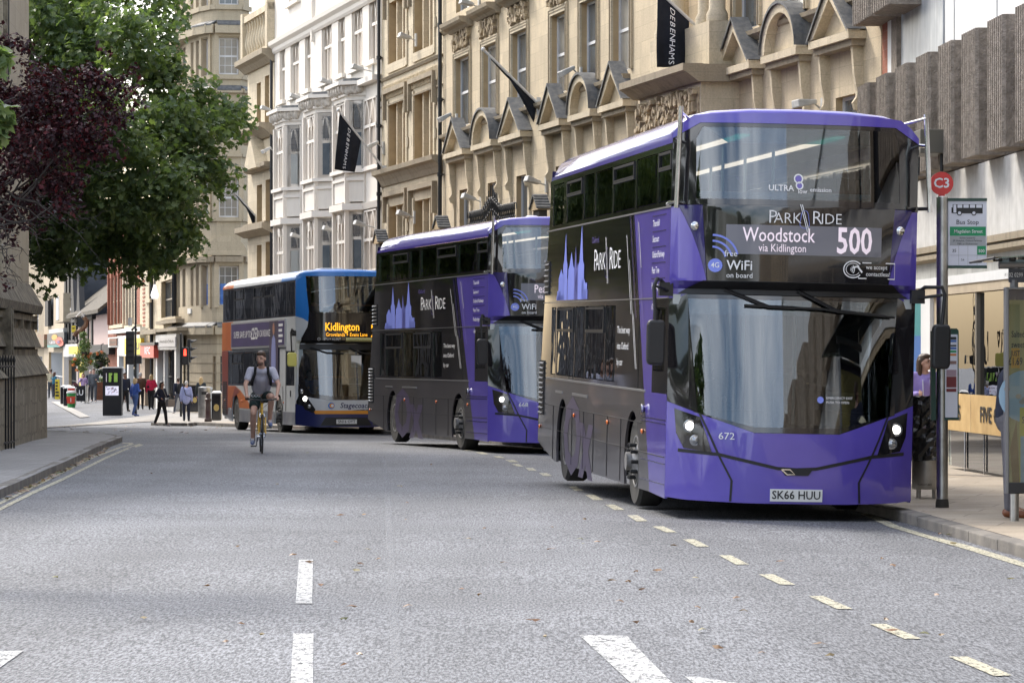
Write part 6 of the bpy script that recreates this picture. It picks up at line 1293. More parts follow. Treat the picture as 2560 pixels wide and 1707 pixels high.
# ---------------------------------------------------------------- church corner on the left
STE = M_stone('church_stone_pale', (.46, .41, .31), (.40, .35, .26), (.30, .26, .2), 1.1, .42, .35); STF = M_stone('church_rubble_dark', (.36, .32, .25), (.22, .19, .14), (.14, .12, .09), .5, .30, .9, .014, .95, .35)
STG = M('church_soot_stone', (.27, .235, .17), .9, col2=(.075, .062, .045), vs=4, bump=1.4, bs=12, streak=.6)
def church():
    A = G(34, 1114, .1); B = G(112, 1094, .1); zb = gz(A.x, A.y)+.09; F = fac2((A.x, A.y), (B.x, B.y), zb); L = F.L
    R = thing('stone_church', 'old stone church corner with a sooty plinth and railings behind the purple-leaved tree', 'church', (A.x, A.y, zb), (0, 0, math.atan2(-F.c, F.s)))
    Z = lambda px, py: F.z(px, py); z1 = Z(95, 935); z2 = Z(98, 860); z3 = Z(100, 770); zt = 17.0
    m_ = MB()                                              # local x to the right along the buttress face, y into the church
    rr = random.Random(8); mL = L
    for (x0, x1, y0, y1, za, zb_, mt) in ((-6, L, -.05, 5, -.3, z1, STF), (-6, L-.28, .18, 5, z1, z2, STG), (-6, L-.34, .22, 5, z2, z3, STG), (-6, L-.42, .3, 5, z3, zt, STE)): m_.box(x0, x1, y0, y1, za, zb_, mt)
    m_.build('wall', R, bevel=.05)
    m_ = MB()
    def slope(za, zb_, x1a, x1b, ya, yb, mt):
        m_.add([(-6, ya, za), (x1a, ya, za), (x1a, 5, za), (-6, 5, za), (-6, yb, zb_), (x1b, yb, zb_), (x1b, 5, zb_), (-6, 5, zb_)], [(0, 1, 5, 4), (1, 2, 6, 5), (4, 5, 6, 7), (3, 2, 1, 0)], mt)
    slope(z1, z1+.45, L+.04, L-.25, -.1, .16, STG); slope(z2-.06, z2+.30, L-.12, L-.33, .06, .2, STG); slope(z3-.12, z3+.04, L-.16, L-.12, .06, .02, STG); slope(z3+.04, z3+.5, L-.12, L-.42, .02, .28, STG)
    m_.build('string_course', R)
    m_ = MB()
    for x in (-.9, -.35): m_.box(x-.08, x+.08, -.02, .22, z1+.4, z3-.1, STG)
    for z0, z9 in ((z1+.45, z2-.1), (z2+.3, z3-.15)):
        for x in np.linspace(.1, L-.5, 5): m_.box(x-.045, x+.045, .12, .25, z0, z9, STG)
        m_.box(-2.5, L-.45, .12, .25, z9-.12, z9-.01, STG)
        for s in (-1, 1): m_.obox((-.62, .16, (z0+z9)/2), (.05, 0, s*.28), (0, .05, 0), (.03, 0, 0), STG)
    m_.build('panel_tracery', R)
    m_ = MB()                                              # gabled recess and shafts on the upper buttress
    m_.box(-.28, -.16, .18, .31, z3+.5, zt, STE); m_.box(.02, .10, .2, .31, z3+.5, zt, STE)
    zg = Z(72, 200); m_.prism([(.02, .12, zg-.35), (.5, .12, zg-.35), (.5, .12, zg+.1), (.42, .12, zg+1.6), (.33, .12, zg+1.85), (.24, .12, zg+1.6)], (0, .2, 0), STG); m_.prism([(.28, .1, zg-.3), (.44, .1, zg-.3), (.38, .1, zg+1.3)], (0, .03, 0), DARK)
    m_.prism([(-.1, .0, zg-.65), (.2, .0, zg-.65), (.1, .3, zg-.25), (-.3, .3, zg-.25)], (0, .3, 0), STG)
    m_.box(-1.9, -.75, .28, .31, z3+1.0, zg+2.0, REV2); m_.build('buttress_shaft', R)
    m_ = MB(); m_.box(-1.85, -.8, .262, .279, z3+1.1, zg+1.9, WGLASS); m_.build('window', R)
    m_ = MB(); m_.prism([(-7, 2, zt), (L-1, 2, zt), (L-1, 12, zt), (-7, 12, zt)], (0, 0, .2), SLATE); m_.box(-16, L-.6, 5, 24, -.3, zt-4, STE); m_.build('nave', R)
    p0 = G(-60, 1134, .1); p1 = G(35, 1121, .1); T = thing('railing', 'black iron spear railings standing against the dark church plinth', 'railing', tuple(p0)); d = p1-p0; h = (1117-880+0)/FPX*p1.y-(0)
    hh = (1112-878)/FPX*p1.y; m_ = MB(); n = 13
    for i in range(n+1):
        q = d*(i/n); m_.tube([q, q+V(0, 0, hh-.12)], .017, IRON, 6); m_.tube([q+V(0, 0, hh-.14), q+V(0, 0, hh-.09), q+V(0, 0, hh)], .02, IRON, 6, rr=[.018, .032, .003])
    for z in (.12, hh-.2): m_.tube([V(0, 0, z), d+V(0, 0, z)], .022, IRON, 6)
    m_.build('bars', T); return R
church()
# ---------------------------------------------------------------- trees
def leaf_mesh(name, centres, radii, per, size, mat, seed, parent, shape='lobed', droop=.5, flat=.9):
    """clouds of separate small leaves around twig centres"""
    rg = np.random.default_rng(seed); C = np.repeat(np.asarray(centres), per, 0); Rr = np.repeat(np.asarray(radii), per)
    n = len(C); d = rg.normal(size=(n, 3)); d /= np.linalg.norm(d, axis=1)[:, None]; r = Rr*rg.random(n)**.45
    P = C+d*r[:, None]*np.array([1, 1, flat]); s = size*rg.uniform(.65, 1.25, n)
    nr = d*.6+rg.normal(size=(n, 3))*.55; nr[:, 2] += .55; nr /= np.linalg.norm(nr, axis=1)[:, None]
    ax = np.cross(nr, rg.normal(size=(n, 3))); ax[:, 2] -= droop*.6; ax -= nr*(ax*nr).sum(1)[:, None]; ax /= np.linalg.norm(ax, axis=1)[:, None]; bx = np.cross(nr, ax)
    if shape == 'lobed':
        o = np.array([(-.5, 0, 0), (-.2, .42, .06), (.02, .20, .03), (.30, .46, .02), (.26, .16, .05), (.62, 0, -.08), (.26, -.16, .05), (.30, -.46, .02), (.02, -.20, .03), (-.2, -.42, .06)]); f = [(0, 1, 2, 5), (2, 3, 4, 5), (0, 5, 8, 9), (8, 5, 6, 7)]
    else:
        o = np.array([(-.5, 0, 0), (-.05, .30, .07), (.5, 0, -.06), (-.05, -.30, .07)]); f = [(0, 1, 2), (0, 2, 3)]
    k = len(o); vs = (P[:, None, :]+s[:, None, None]*(o[None, :, 0, None]*ax[:, None, :]+o[None, :, 1, None]*bx[:, None, :]+o[None, :, 2, None]*nr[:, None, :])).reshape(-1, 3)
    q = len(f[0]); F_ = (np.array(f)[None]+np.arange(n)[:, None, None]*k).reshape(-1, q)
    me = bpy.data.meshes.new(name); me.vertices.add(len(vs)); me.vertices.foreach_set('co', vs.ravel()); me.loops.add(F_.size); me.loops.foreach_set('vertex_index', F_.ravel().astype(np.int32))
    me.polygons.add(len(F_)); me.polygons.foreach_set('loop_start', np.arange(0, F_.size, q, dtype=np.int32)); me.materials.append(mat); me.update(calc_edges=True)
    o_ = bpy.data.objects.new(name, me); COL.objects.link(o_); o_.parent = parent; return o_
BARK = M('plane_bark', (.16, .14, .10), .9, col2=(.30, .27, .19), vs=6, bump=.8, bs=12); TWIG = M('dark_twig', (.05, .042, .036), .85)
PLANE = M_leaf('plane_leaf', [(.10, .145, .075), (.135, .185, .085), (.12, .17, .105), (.18, .24, .09), (.125, .18, .10), (.21, .255, .10), (.15, .205, .105)], .48, .42, .4)
PLUM = M_leaf('plum_leaf', [(.018, .008, .011), (.04, .007, .010), (.022, .009, .013), (.09, .006, .010), (.02, .010, .016), (.045, .010, .014)], .18, .42, .3)
def limb(m_, a, b, r0, r1, mat, rg, wob=.12, n=6):
    a, b = Vector(a), Vector(b); L = (b-a).length; pts = []; 
    for i in range(n+1): t = i/n; pts.append(a.lerp(b, t)+V(rg.uniform(-1, 1), rg.uniform(-1, 1), rg.uniform(-.5, 1))*wob*L*math.sin(math.pi*t)*.5)
    m_.tube(pts, r0, mat, 8, rr=[lerp(r0, r1, i/n) for i in range(n+1)]); return pts
def tree(name, label, base, lobes, ncl, per, size, mat, seed, trunk_top, trunk_r, clr=(.45, .85), shape='lobed', bark=BARK, twigs=0, droop=.5, lo_fn=None, limbk=.3):
    """lobes: (centre, radius) spheres that the crown's twig clouds fill, thickest towards the outside"""
    rg = random.Random(seed); b = Vector(base); T = thing(name, label, 'tree', tuple(b)); cen = []; rad = []; tot = sum(r**2 for c, r in lobes)
    for c, r in lobes:
        for _ in range(max(3, int(ncl*r**2/tot))):
            d = Vector((rg.gauss(0, 1), rg.gauss(0, 1), rg.gauss(0, 1))).normalized(); q = Vector(c)+d*r*rg.random()**.4
            if lo_fn and q.z < lo_fn(q): continue
            cen.append(tuple(q-b)); rad.append(rg.uniform(*clr))
    leaf_mesh('crown', cen, rad, per, size, mat, seed, T, shape, droop)
    m_ = MB(); tt = Vector(trunk_top); limb(m_, (0, 0, -.2), tt-b, trunk_r, trunk_r*.7, bark, rg, .04)
    for c, r in lobes: limb(m_, tt-b, Vector(c)-b, trunk_r*limbk, .012, bark, rg, .15, 8)
    m_.build('trunk', T, smooth=True)
    if twigs:
        m_ = MB()
        for _ in range(twigs):
            c, r = rg.choice(lobes); p = rg.choice(cen); limb(m_, Vector(c)-b, Vector(p), .018, .004, TWIG, rg, .2, 5)
        m_.build('branch', T)
    return T, cen
L_ = lambda px, py, d, r: (P3(px, py, d), r/FPX*d)
pl_l = [L_(180, 100, 88, 150), L_(320, 110, 86, 80), L_(400, 15, 90, 50), L_(280, 330, 84, 150), L_(440, 320, 86, 80), L_(525, 300, 88, 45), L_(400, 480, 84, 95), L_(200, 500, 86, 150), L_(320, 570, 88, 90), L_(120, 600, 90, 80), L_(60, 350, 92, 230), L_(100, -120, 92, 240), L_(300, -110, 92, 150), L_(-120, 100, 98, 300), L_(-150, 420, 98, 260), L_(-60, -320, 98, 330), L_(220, -350, 98, 200), L_(450, 600, 86, 22), L_(400, 650, 86, 32), L_(230, 640, 88, 45), L_(390, 200, 87, 65), L_(430, 265, 87, 55), L_(495, 340, 86, 60), L_(470, 430, 86, 65), L_(560, 320, 87, 30), L_(460, 510, 86, 50), L_(430, 570, 86, 45), L_(400, 100, 88, 45), L_(140, 640, 87, 55), L_(310, 650, 88, 45), L_(100, 520, 87, 80), L_(370, 610, 87, 50), L_(585, 285, 88, 14), L_(552, 445, 88, 12), L_(505, 240, 88, 18), L_(530, 400, 86, 28), L_(420, 160, 87, 25)]
tb = G(20, 1075, .1); tb = V(PX(-20, 96), 96, gz(PX(-20, 96), 96)+.1)
PL, _c = tree('plane_tree', 'large green plane tree filling the upper left beyond the church', tb, pl_l, 1500, 68, .18, PLANE, 11, tb+V(.3, -.5, 6), .38, (.35, .72), lo_fn=lambda q: ZC+(YH-(705+14*math.sin(q.x*3)))/FPX*q.y)
pu_l = [L_(10, 300, 49, 130), L_(110, 330, 48, 130), L_(190, 290, 48, 110), L_(265, 255, 48, 78), L_(300, 215, 48.5, 34), L_(60, 440, 49, 120), L_(150, 410, 48, 100), L_(235, 330, 47.5, 70), L_(30, 200, 49, 90), L_(110, 220, 48, 80), L_(-60, 350, 50, 160), L_(20, 100, 49, 42), L_(-120, 480, 50, 140), L_(10, 520, 49, 70), L_(160, 470, 48, 60), L_(-160, 250, 50, 200), L_(-250, 400, 51, 200), L_(210, 225, 48, 60)]
pb = V(PX(-260, 50), 50, gz(-8.4, 50)+.1)
PU, pc = tree('purple_leaved_tree', 'dark purple-leaved tree leaning in from the left edge before the church', pb, pu_l, 420, 62, .082, PLUM, 5, pb+V(.2, -.1, 2.1), .14, (.13, .27), 'oval', M('plum_bark', (.06, .05, .045), .9), 0, .3, limbk=.12)
m_ = MB(); rg = random.Random(9)
for a, b in (((-60, 520), (70, 640)), ((-40, 560), (40, 700)), ((0, 500), (150, 560)), ((20, 480), (225, 620)), ((60, 500), (250, 560)), ((-30, 500), (20, 640)), ((0, 540), (110, 600)), ((90, 480), (200, 545)), ((150, 400), (260, 440)), ((-20, 600), (30, 690)), ((40, 520), (90, 590)), ((120, 240), (215, 190)), ((60, 260), (260, 180)), ((-60, 300), (120, 180))):
    pts = limb(m_, P3(*a, 48.5)-pb, P3(*b, 48)-pb, .014, .003, TWIG, rg, .25, 7)
    for p in pts[2:]: limb(m_, p, p+V(rg.uniform(-.05, .3), rg.uniform(-.2, .2), rg.uniform(-.25, .12)), .005, .002, TWIG, rg, .3, 4)
m_.build('branch', PU)
leaf_mesh('twig_leaves', [P3(a, b, 48)-pb for a, b in ((20, 650), (12, 690), (35, 605), (-10, 660), (20, 720), (8, 590), (60, 565), (310, 190), (340, 170), (270, 130), (250, 120), (330, 175))], [.09]*12, 14, .075, PLUM, 3, PU, 'oval')
lt = V(-5.9, 27, gz(-5.9, 27)+.1)
tree('lime_tree', 'green tree whose few big leaves hang in at the left edge above the pavement', lt, [(P3(-60, 315, 27), .17), (P3(-20, 160, 27), .08), (P3(-12, 305, 27), .06), (P3(-300, 100, 27), .9), (P3(-500, 300, 27), .9), (P3(-420, -200, 27), 1.1)], 60, 26, .13, PLANE, 21, lt+V(0, 0, 2.4), .13, (.08, .2))
for i, (x, y, s) in enumerate(((-26, 12, 1.0), (-20, -75, 1.0), (-9, -120, 1.1))):      # the churchyard trees beside and behind the camera
    c = dup(PL, (x, y, gz(x, y)+.1), (0, 0, 1.3*i+.8), ('plane tree in the churchyard, level with the camera and outside the picture', 'plane tree behind the camera, seen mirrored in the bus windscreen', 'plane tree farthest behind the camera where the street ends')[i]); c.scale = (s, s, s)
NST = M_stone('reflection_wall_stone', (.24, .24, .25), (.13, .13, .14), (.3, .3, .3), 1.6, .6, .7)
def nave(a, b, name, label, cat, h=11):  # unseen stone walls added to darken what the bus flanks reflect
    F = fac2(a, b, gz(*a)); R = F.root(name, label, cat=cat); m_ = MB(); L = F.L
    hol = [(u, u+1.8, 2.6, 7.5) for u in np.arange(2, L-3, 5)]
    F2 = m_; wall(m_, 0, L, -.5, h, hol, NST, .5); m_.box(0, L, .6, 12, -.5, h-.1, NST); m_.build('wall', R); m_ = MB(); m_.box(.1, L-.1, .4, .59, 2.5, 7.6, WGLASS); m_.build('glazing', R); m_ = MB()
    for u in np.arange(.2, L-1, 5): m_.prism([(u, 0, -.5), (u, -.6, -.5), (u, -.5, 4), (u, -.4, 6), (u, -.3, 8), (u, 0, 9.5)], (.9, 0, 0), NST)
    m_.build('buttress', R)
nave((-11.1, 73.0), (-16.9, 115.0), 'added_reflection_wall', 'unseen long grey wall added behind the church corner to darken the bus flank reflections', 'church')
nave((-22.3, 117.0), (-31.0, 180.0), 'added_reflection_hall', 'unseen grey stone block added beyond the church to darken the reflections in the buses', 'building', 12)  # added out of view so the buses mirror something darker than sky
# ---------------------------------------------------------------- people
SKIN = M('skin', (.60, .37, .28), .5, col2=(.54, .32, .24), vs=14, spec=.4); SKIND = M('skin_tanned', (.40, .23, .16), .5, col2=(.36, .20, .14), vs=14)
def cloth(name, c, k=.72): return M(name, c, .85, col2=tuple(x*k for x in c), vs=7, bump=.4, bs=14)
class Blob:
    """overlapping tapered capsules and ellipsoids, melted into one skin by a voxel remesh"""
    def __init__(s): s.m = MB(); s.mt = None
    def cap(s, a, b, r0, r1, sx=1.0):
        a, b = Vector(a), Vector(b); t = (b-a); L = max(t.length, 1e-4); t = t/L; k = 5
        pts = [a-t*r0*math.cos(i*math.pi/2/k) for i in range(k)]+[a, b]+[b+t*r1*math.sin((i+1)*math.pi/2/k) for i in range(k)]
        rr = [r0*max(.08, math.sin(i*math.pi/2/k)) for i in range(k)]+[r0, r1]+[r1*max(.08, math.cos((i+1)*math.pi/2/k)) for i in range(k)]
        s.m.tube(pts, r0, s.mt, 12, rr=rr); return s
    def ell(s, c, r, rot=None):
        n0 = len(s.m.v); s.m.ball((0, 0, 0), r, s.mt, 14, 9); Rm = Euler(rot).to_matrix() if rot else Matrix.Identity(3); c = Vector(c)
        for i in range(n0, len(s.m.v)): s.m.v[i] = tuple(Rm @ Vector(s.m.v[i])+c)
        return s
    def build(s, name, parent, mat, vox=.02, smooth=3, clip=None):
        s.m.mats = [mat]; s.m.m = [0]*len(s.m.f); o = s.m.build(name)
        r = o.modifiers.new('r', 'REMESH'); r.mode = 'VOXEL'; r.voxel_size = vox; r.use_smooth_shade = True
        if smooth: k = o.modifiers.new('s', 'SMOOTH'); k.iterations = smooth; k.factor = .5
        dg = bpy.context.evaluated_depsgraph_get(); me = bpy.data.meshes.new_from_object(o.evaluated_get(dg)); old = o.data; o.modifiers.clear(); o.data = me; me.name = name; bpy.data.meshes.remove(old)
        if clip:
            bm = bmesh.new(); bm.from_mesh(me); bmesh.ops.bisect_plane(bm, geom=bm.verts[:]+bm.edges[:]+bm.faces[:], plane_co=clip[0], plane_no=clip[1], clear_outer=True); bm.to_mesh(me); bm.free()
        if not me.materials: me.materials.append(mat)
        me.polygons.foreach_set('use_smooth', [True]*len(me.polygons)); o.parent = parent; return o
def hand(B, w, d, side, s=1.0, curl=.6, thumb=None):
    """palm, four bent fingers and a thumb; w wrist, d pointing along the hand, side towards the thumb"""
    d = Vector(d).normalized(); side = Vector(side).normalized(); nrm = d.cross(side).normalized(); w = Vector(w)
    B.cap(w, w+d*.05*s, .022*s, .024*s); 
    for i in range(4):
        o = w+d*.075*s+side*(.028-.019*i)*s; B.cap(w+d*.03*s+side*(.02-.014*i)*s, o, .014*s, .011*s); L = (.034, .040, .037, .029)[i]*s
        a = o+(d*math.cos(curl*.6)+nrm*math.sin(curl*.6))*L; b = a+(d*math.cos(curl*1.7)+nrm*math.sin(curl*1.7))*L*.75
        B.cap(o, a, .0105*s, .009*s); B.cap(a, b, .009*s, .0075*s)
    a = w+d*.02*s+side*.03*s; b = a+(side*.6+d*.7+nrm*.3).normalized()*.045*s; B.cap(w+side*.01*s, a, .014*s, .012*s); B.cap(a, b, .0115*s, .0085*s)
def pose_stand(h=1.7, stride=0, arms=('hang', 'hang'), lean=0.0, female=False):
    """joint positions; the figure faces -y, its own left arm is at +x"""
    k = h/1.75; sw = (.19 if not female else .165)*k; hw = .095*k; J = {}
    J['pel'] = V(0, 0, .95*k); J['chest'] = V(0, -lean*.30, 1.30*k); J['neck'] = V(0, -lean*.42, 1.47*k); J['head'] = V(0, -.02-lean*.5, 1.625*k)
    for s, n in ((1, 'L'), (-1, 'R')):
        st = stride*s; J['hip'+n] = V(s*hw, 0, .92*k); J['kn'+n] = V(s*hw*1.05, -.22*st*k-.03*abs(st), .50*k); J['an'+n] = V(s*hw*1.05, -.38*st*k+(.08*k if st < 0 else 0), .085*k+(.05*k if st < 0 else 0)); J['to'+n] = J['an'+n]+V(s*.02, -.17*k, -.055*k-(.03*k if st < 0 else 0))
        J['sh'+n] = V(s*sw, -lean*.38, 1.43*k); a = arms[0 if s > 0 else 1]
        if a == 'hang': J['el'+n] = J['sh'+n]+V(s*.06, .03+.06*st, -.29*k); J['wr'+n] = J['el'+n]+V(s*.0, -.06+.10*st, -.25*k)
        elif a == 'fore': J['el'+n] = J['sh'+n]+V(s*.07, .02, -.28*k); J['wr'+n] = J['el'+n]+V(-s*.10, -.22*k, .02)
        elif a == 'phone': J['el'+n] = J['sh'+n]+V(s*.05, -.06, -.28*k); J['wr'+n] = J['el'+n]+V(-s*.08, -.22*k, .06*k)
        elif a == 'bent': J['el'+n] = J['sh'+n]+V(s*.12, .06, -.26*k); J['wr'+n] = J['el'+n]+V(-s*.12, -.16*k, -.06)
        elif a == 'back': J['el'+n] = J['sh'+n]+V(s*.08, .16*k, -.24*k); J['wr'+n] = J['el'+n]+V(-s*.02, -.04*k, -.24*k)
        elif a == 'up': J['el'+n] = J['sh'+n]+V(s*.1, -.10, -.2*k); J['wr'+n] = J['el'+n]+V(-s*.16, -.08, .2*k)
    return J, k
def figure(name_label, loc, rot, J, k, top, legs, shoes, hair, hair_mat, skin=None, vox=.018, sleeve='long', trouser='long', female=False, hands=True, cat='person', coat_len=0.0, bulk=1.0, face=True, group=None, headrot=(0, 0, 0), extra=None):
    T = thing('person', name_label, cat, loc, (0, 0, rot), group); sk = skin or SKIN
    B = Blob(); hd = J['head']; Rh = Euler(headrot).to_matrix(); H = lambda x, y, z: hd+Rh @ V(x*k, y*k, z*k)
    B.cap(J['neck']-V(0, 0, .04), H(0, .01, -.06), .055*k, .05*k); B.ell(H(0, .012, .028), (.074*k, .092*k, .098*k), headrot); B.ell(H(0, -.022, -.045), (.056*k, .066*k, .068*k), headrot)
    if face:
        B.cap(H(0, -.085, .015), H(0, -.108, -.022), .011*k, .015*k)
        for s in (-1, 1): B.ell(H(s*.078, .01, -.01), (.012*k, .024*k, .032*k), headrot); B.ell(H(s*.032, -.072, .028), (.022*k, .015*k, .010*k), headrot)
        B.ell(H(0, -.083, -.055), (.024*k, .012*k, .010*k), headrot); B.ell(H(0, -.074, -.088), (.024*k, .02*k, .018*k), headrot)
    B.cap(J['pel'], J['chest'], .125*k, .13*k); B.cap(J['chest'], J['neck']-V(0, 0, .05), .12*k, .07*k)
    for n in 'LR':
        B.cap(J['hip'+n], J['kn'+n], .082*k, .056*k); B.cap(J['kn'+n], J['kn'+n].lerp(J['an'+n], .35), .053*k, .056*k); B.cap(J['kn'+n].lerp(J['an'+n], .35), J['an'+n], .055*k, .036*k); B.cap(J['an'+n], J['to'+n], .036*k, .03*k)
        B.cap(J['neck']-V(0, 0, .03), J['sh'+n], .06*k, .052*k); B.cap(J['sh'+n], J['el'+n], .05*k, .040*k); B.cap(J['el'+n], J['wr'+n], .040*k, .026*k)
        if hands:
            d = J['wr'+n]-J['el'+n]; sd = V(0, -1, 0) if abs(d.normalized().z) > .6 else V(0, 0, 1); hand(B, J['wr'+n], J.get('hd'+n, d), J.get('hs'+n, sd), k*1.02, .7 if not J.get('grip') else 1.3)
    B.build('body', T, sk, vox)
    if face:
        m_ = MB()
        for s in (-1, 1): m_.ball(H(s*.032, -.0825, .012), (.0115*k, .0105*k, .0075*k), M('eye_white', (.42, .38, .35), .4), 8, 6); m_.ball(H(s*.032, -.0905, .012), .0055*k, DARK, 8, 5); m_.obox(H(s*.033, -.093, .037), Rh @ V(.021*k, 0, s*-.003), Rh @ V(0, .006, 0), Rh @ V(0, 0, .0045*k), hair_mat)
        m_.build('eye', T, smooth=True)
        m_ = MB(); m_.obox(H(0, -.096, -.055), Rh @ V(.022*k, 0, 0), Rh @ V(0, .004, 0), Rh @ V(0, 0, .0055*k), M('lips', (.40, .13, .11), .5)); m_.build('mouth', T, bevel=.002)
    # trousers or shorts
    if legs:
        C = Blob(); C.cap(J['pel']-V(0, 0, .02), J['pel']+V(0, 0, .06), .142*k*bulk, .138*k*bulk)
        for n in 'LR':
            C.cap(J['pel']+(J['hip'+n]-J['pel'])*.9, J['hip'+n], .11*k, .10*k)
            if trouser == 'long': C.cap(J['hip'+n], J['kn'+n], .098*k, .072*k); C.cap(J['kn'+n], J['an'+n]+V(0, 0, .01), .072*k, .058*k)
            else: C.cap(J['hip'+n], J['hip'+n].lerp(J['kn'+n], .55), .105*k, .098*k)
        C.build('trousers' if trouser == 'long' else 'shorts', T, legs, vox)
    C = Blob()
    C.cap(J['pel']+V(0, 0, .04-coat_len), J['chest'], (.145+.02*(coat_len > 0))*k*bulk, .152*k*bulk); C.cap(J['chest'], J['neck']-V(0, 0, .055), .142*k*bulk, .075*k)
    for n in 'LR':
        C.cap(J['chest']+(J['sh'+n]-J['chest'])*.55, J['chest']+(J['pel']-J['chest'])*.6+V((J['sh'+n].x)*.35, 0, 0), .10*k*bulk, .105*k*bulk)
        C.cap(J['neck']-V(0, 0, .055), J['sh'+n], .072*k, .068*k*bulk); e = J['el'+n]
        if sleeve == 'long': C.cap(J['sh'+n], e, .068*k*bulk, .056*k*bulk); C.cap(e, J['wr'+n], .056*k*bulk, .042*k*bulk)
        else: C.cap(J['sh'+n], J['sh'+n].lerp(e, .55), .07*k, .064*k)
    C.build('jacket' if sleeve == 'long' else 'shirt', T, top, vox)
    C = Blob()
    for n in 'LR': C.cap(J['an'+n]+V(0, .03*k, -.035*k), J['to'+n]+V(0, .0, -.0), .047*k, .040*k); C.cap(J['an'+n], J['an'+n]+V(0, 0, -.03), .046*k, .046*k)
    C.build('shoes', T, shoes, vox*.8)
    if hair != 'none':
        C = Blob(); C.ell(H(0, .026, .052), (.083*k, .094*k, .088*k), headrot); C.ell(H(0, -.02, .098), (.068*k, .072*k, .040*k), headrot)
        if hair in ('bob', 'long'): 
            for s in (-1, 1): C.cap(H(s*.066, .03, .03), H(s*.072, .045, -.10 if hair == 'bob' else -.22), .038*k, .034*k)
            C.cap(H(0, .07, .02), H(0, .085, -.11 if hair == 'bob' else -.27), .068*k, .062*k)
        if hair == 'short':
            for s in (-1, 1): C.cap(H(s*.070, .03, .03), H(s*.070, .03, -.005), .018*k, .014*k)
            C.cap(H(0, .07, .03), H(0, .082, -.04), .055*k, .04*k)
        C.build('hair', T, hair_mat, vox*.8)
    if extra: extra(T, J, k, H)
    return T
HB = M('hair_brown', (.05, .028, .016), .55, col2=(.08, .045, .025), vs=30); HK = M('hair_black', (.012, .010, .009), .5); HY = M('hair_blonde', (.48, .34, .16), .55, col2=(.36, .24, .11), vs=24); HWt = M('hair_white', (.60, .58, .55), .6, col2=(.48, .46, .44), vs=24); HR = M('hair_auburn', (.10, .045, .025), .55)
NAVY = cloth('navy_cloth', (.014, .018, .04)); BLKC = cloth('black_cloth', (.012, .012, .014)); JEAN = cloth('denim', (.045, .085, .22)); GREYC = cloth('grey_cloth', (.085, .09, .10)); SHB = M('shoe_brown', (.18, .06, .025), .4); SHK = M('shoe_dark', (.02, .02, .022), .5); SHW = M('shoe_pale', (.40, .38, .36), .6)
def bag(col, off=(.2, -.05, 0), s=1.0, kind='handbag'):
    def f(T, J, k, H):
        m_ = MB(); c = J['pel']+V(*off); m_.box(c.x-.17*s, c.x+.17*s, c.y-.06*s, c.y+.06*s, c.z-.14*s, c.z+.10*s, col); m_.tube([c+V(-.13*s, 0, .1*s), J['sh'+('L' if off[0] < 0 else 'R')].lerp(J['neck'], .4)+V(0, -.14*k, .02)], .012, col, 6); m_.build(kind, T, bevel=.03)
    return f
def pack(T, J, k, H, col=None):
    m_ = Blob(); c = (J['chest']+J['pel'])/2; m_.cap(c+V(0, .20*k, -.05), c+V(0, .20*k, .24), .12*k, .11*k); m_.ell(c+V(0, .2, .08), (.15, .11, .24)); m_.build('backpack', T, col or BLKC, .02)
def at(px, py, dz=.03): v = G(px, py, dz); return (v.x, v.y, v.z)
def hgt(px, top, foot): v = G(px, foot, .03); return (foot-top)/FPX*v.y
GP = 'people walking and standing at the street corner'
def ped(px, top, foot, label, rot, topm, legs, hair, hm, stride=0, arms=('hang', 'hang'), shoes=None, **kw):
    h = hgt(px, top, foot); fem = kw.get('female', False); J, k = pose_stand(h*.985, stride, arms, 0, fem); kw.setdefault('vox', .022)
    return figure(label, at(px, foot), rot, J, k, topm, legs, shoes or SHK, hair, hm, group=GP, **kw)
PI = math.pi
ped(127, 921, 995, 'person in a cream jacket seen from behind at the far left shopfront', PI+.3, cloth('cream_jacket', (.62, .54, .36)), GREYC, 'short', HB, .1)
ped(136, 929, 996, 'woman in a teal top and dark trousers facing the person in cream', PI-.9, cloth('teal_top', (.03, .16, .24)), NAVY, 'long', HR, .1, ('bent', 'hang'), SHW, sleeve='short', female=True)
ped(208, 932, 1006, 'woman in a lilac top behind the black cafe barrier', .15, cloth('lilac_top', (.48, .34, .56)), BLKC, 'bob', HR, .2, ('bent', 'up'), female=True, extra=bag(NAVY, (.2, -.02, .15), .8))
ped(226, 924, 1003, 'white-haired person half hidden behind the man in grey', .2, NAVY, NAVY, 'short', HWt)
ped(234, 920, 1006, 'man in a grey hooded top and grey trousers walking towards the camera', .1, cloth('grey_hoodie', (.10, .11, .125)), GREYC, 'short', HB, .7, ('fore', 'hang'), SHW)
ped(312, 930, 1028, 'man in dark navy clothes standing at the right side of the information pillar', .5, NAVY, BLKC, 'short', HB, .3, ('hang', 'hang'), skin=SKIND)
ped(338, 943, 1040, 'woman in a bright blue jacket half hidden by the signal pole', PI-.7, cloth('blue_jacket', (.03, .075, .30)), JEAN, 'bob', HY, .4, ('hang', 'fore'), M('shoe_blue', (.02, .05, .2), .6), female=True)
ped(351, 930, 1024, 'white-haired man in a brown jacket seen from behind', PI+.1, cloth('brown_jacket', (.10, .05, .03)), BLKC, 'short', HWt, .3)
ped(378, 935, 1024, 'blonde woman in a bright red jacket and black trousers', PI-.1, cloth('red_jacket', (.62, .02, .07)), BLKC, 'bob', HY, .2, ('hang', 'bent'), female=True, extra=bag(BLKC, (.12, .1, .2), .4))
def phone_bag(T, J, k, H):
    bag(M('bag_taupe', (.30, .27, .24), .55), (.24, -.14, -.02), .95)(T, J, k, H); m_ = MB(); p = J['wrL']+V(-.02, -.10, .03); m_.obox(p, (.035, 0, 0), (0, .03, .06), (0, -.004, .004), DARK); m_.build('phone', T)
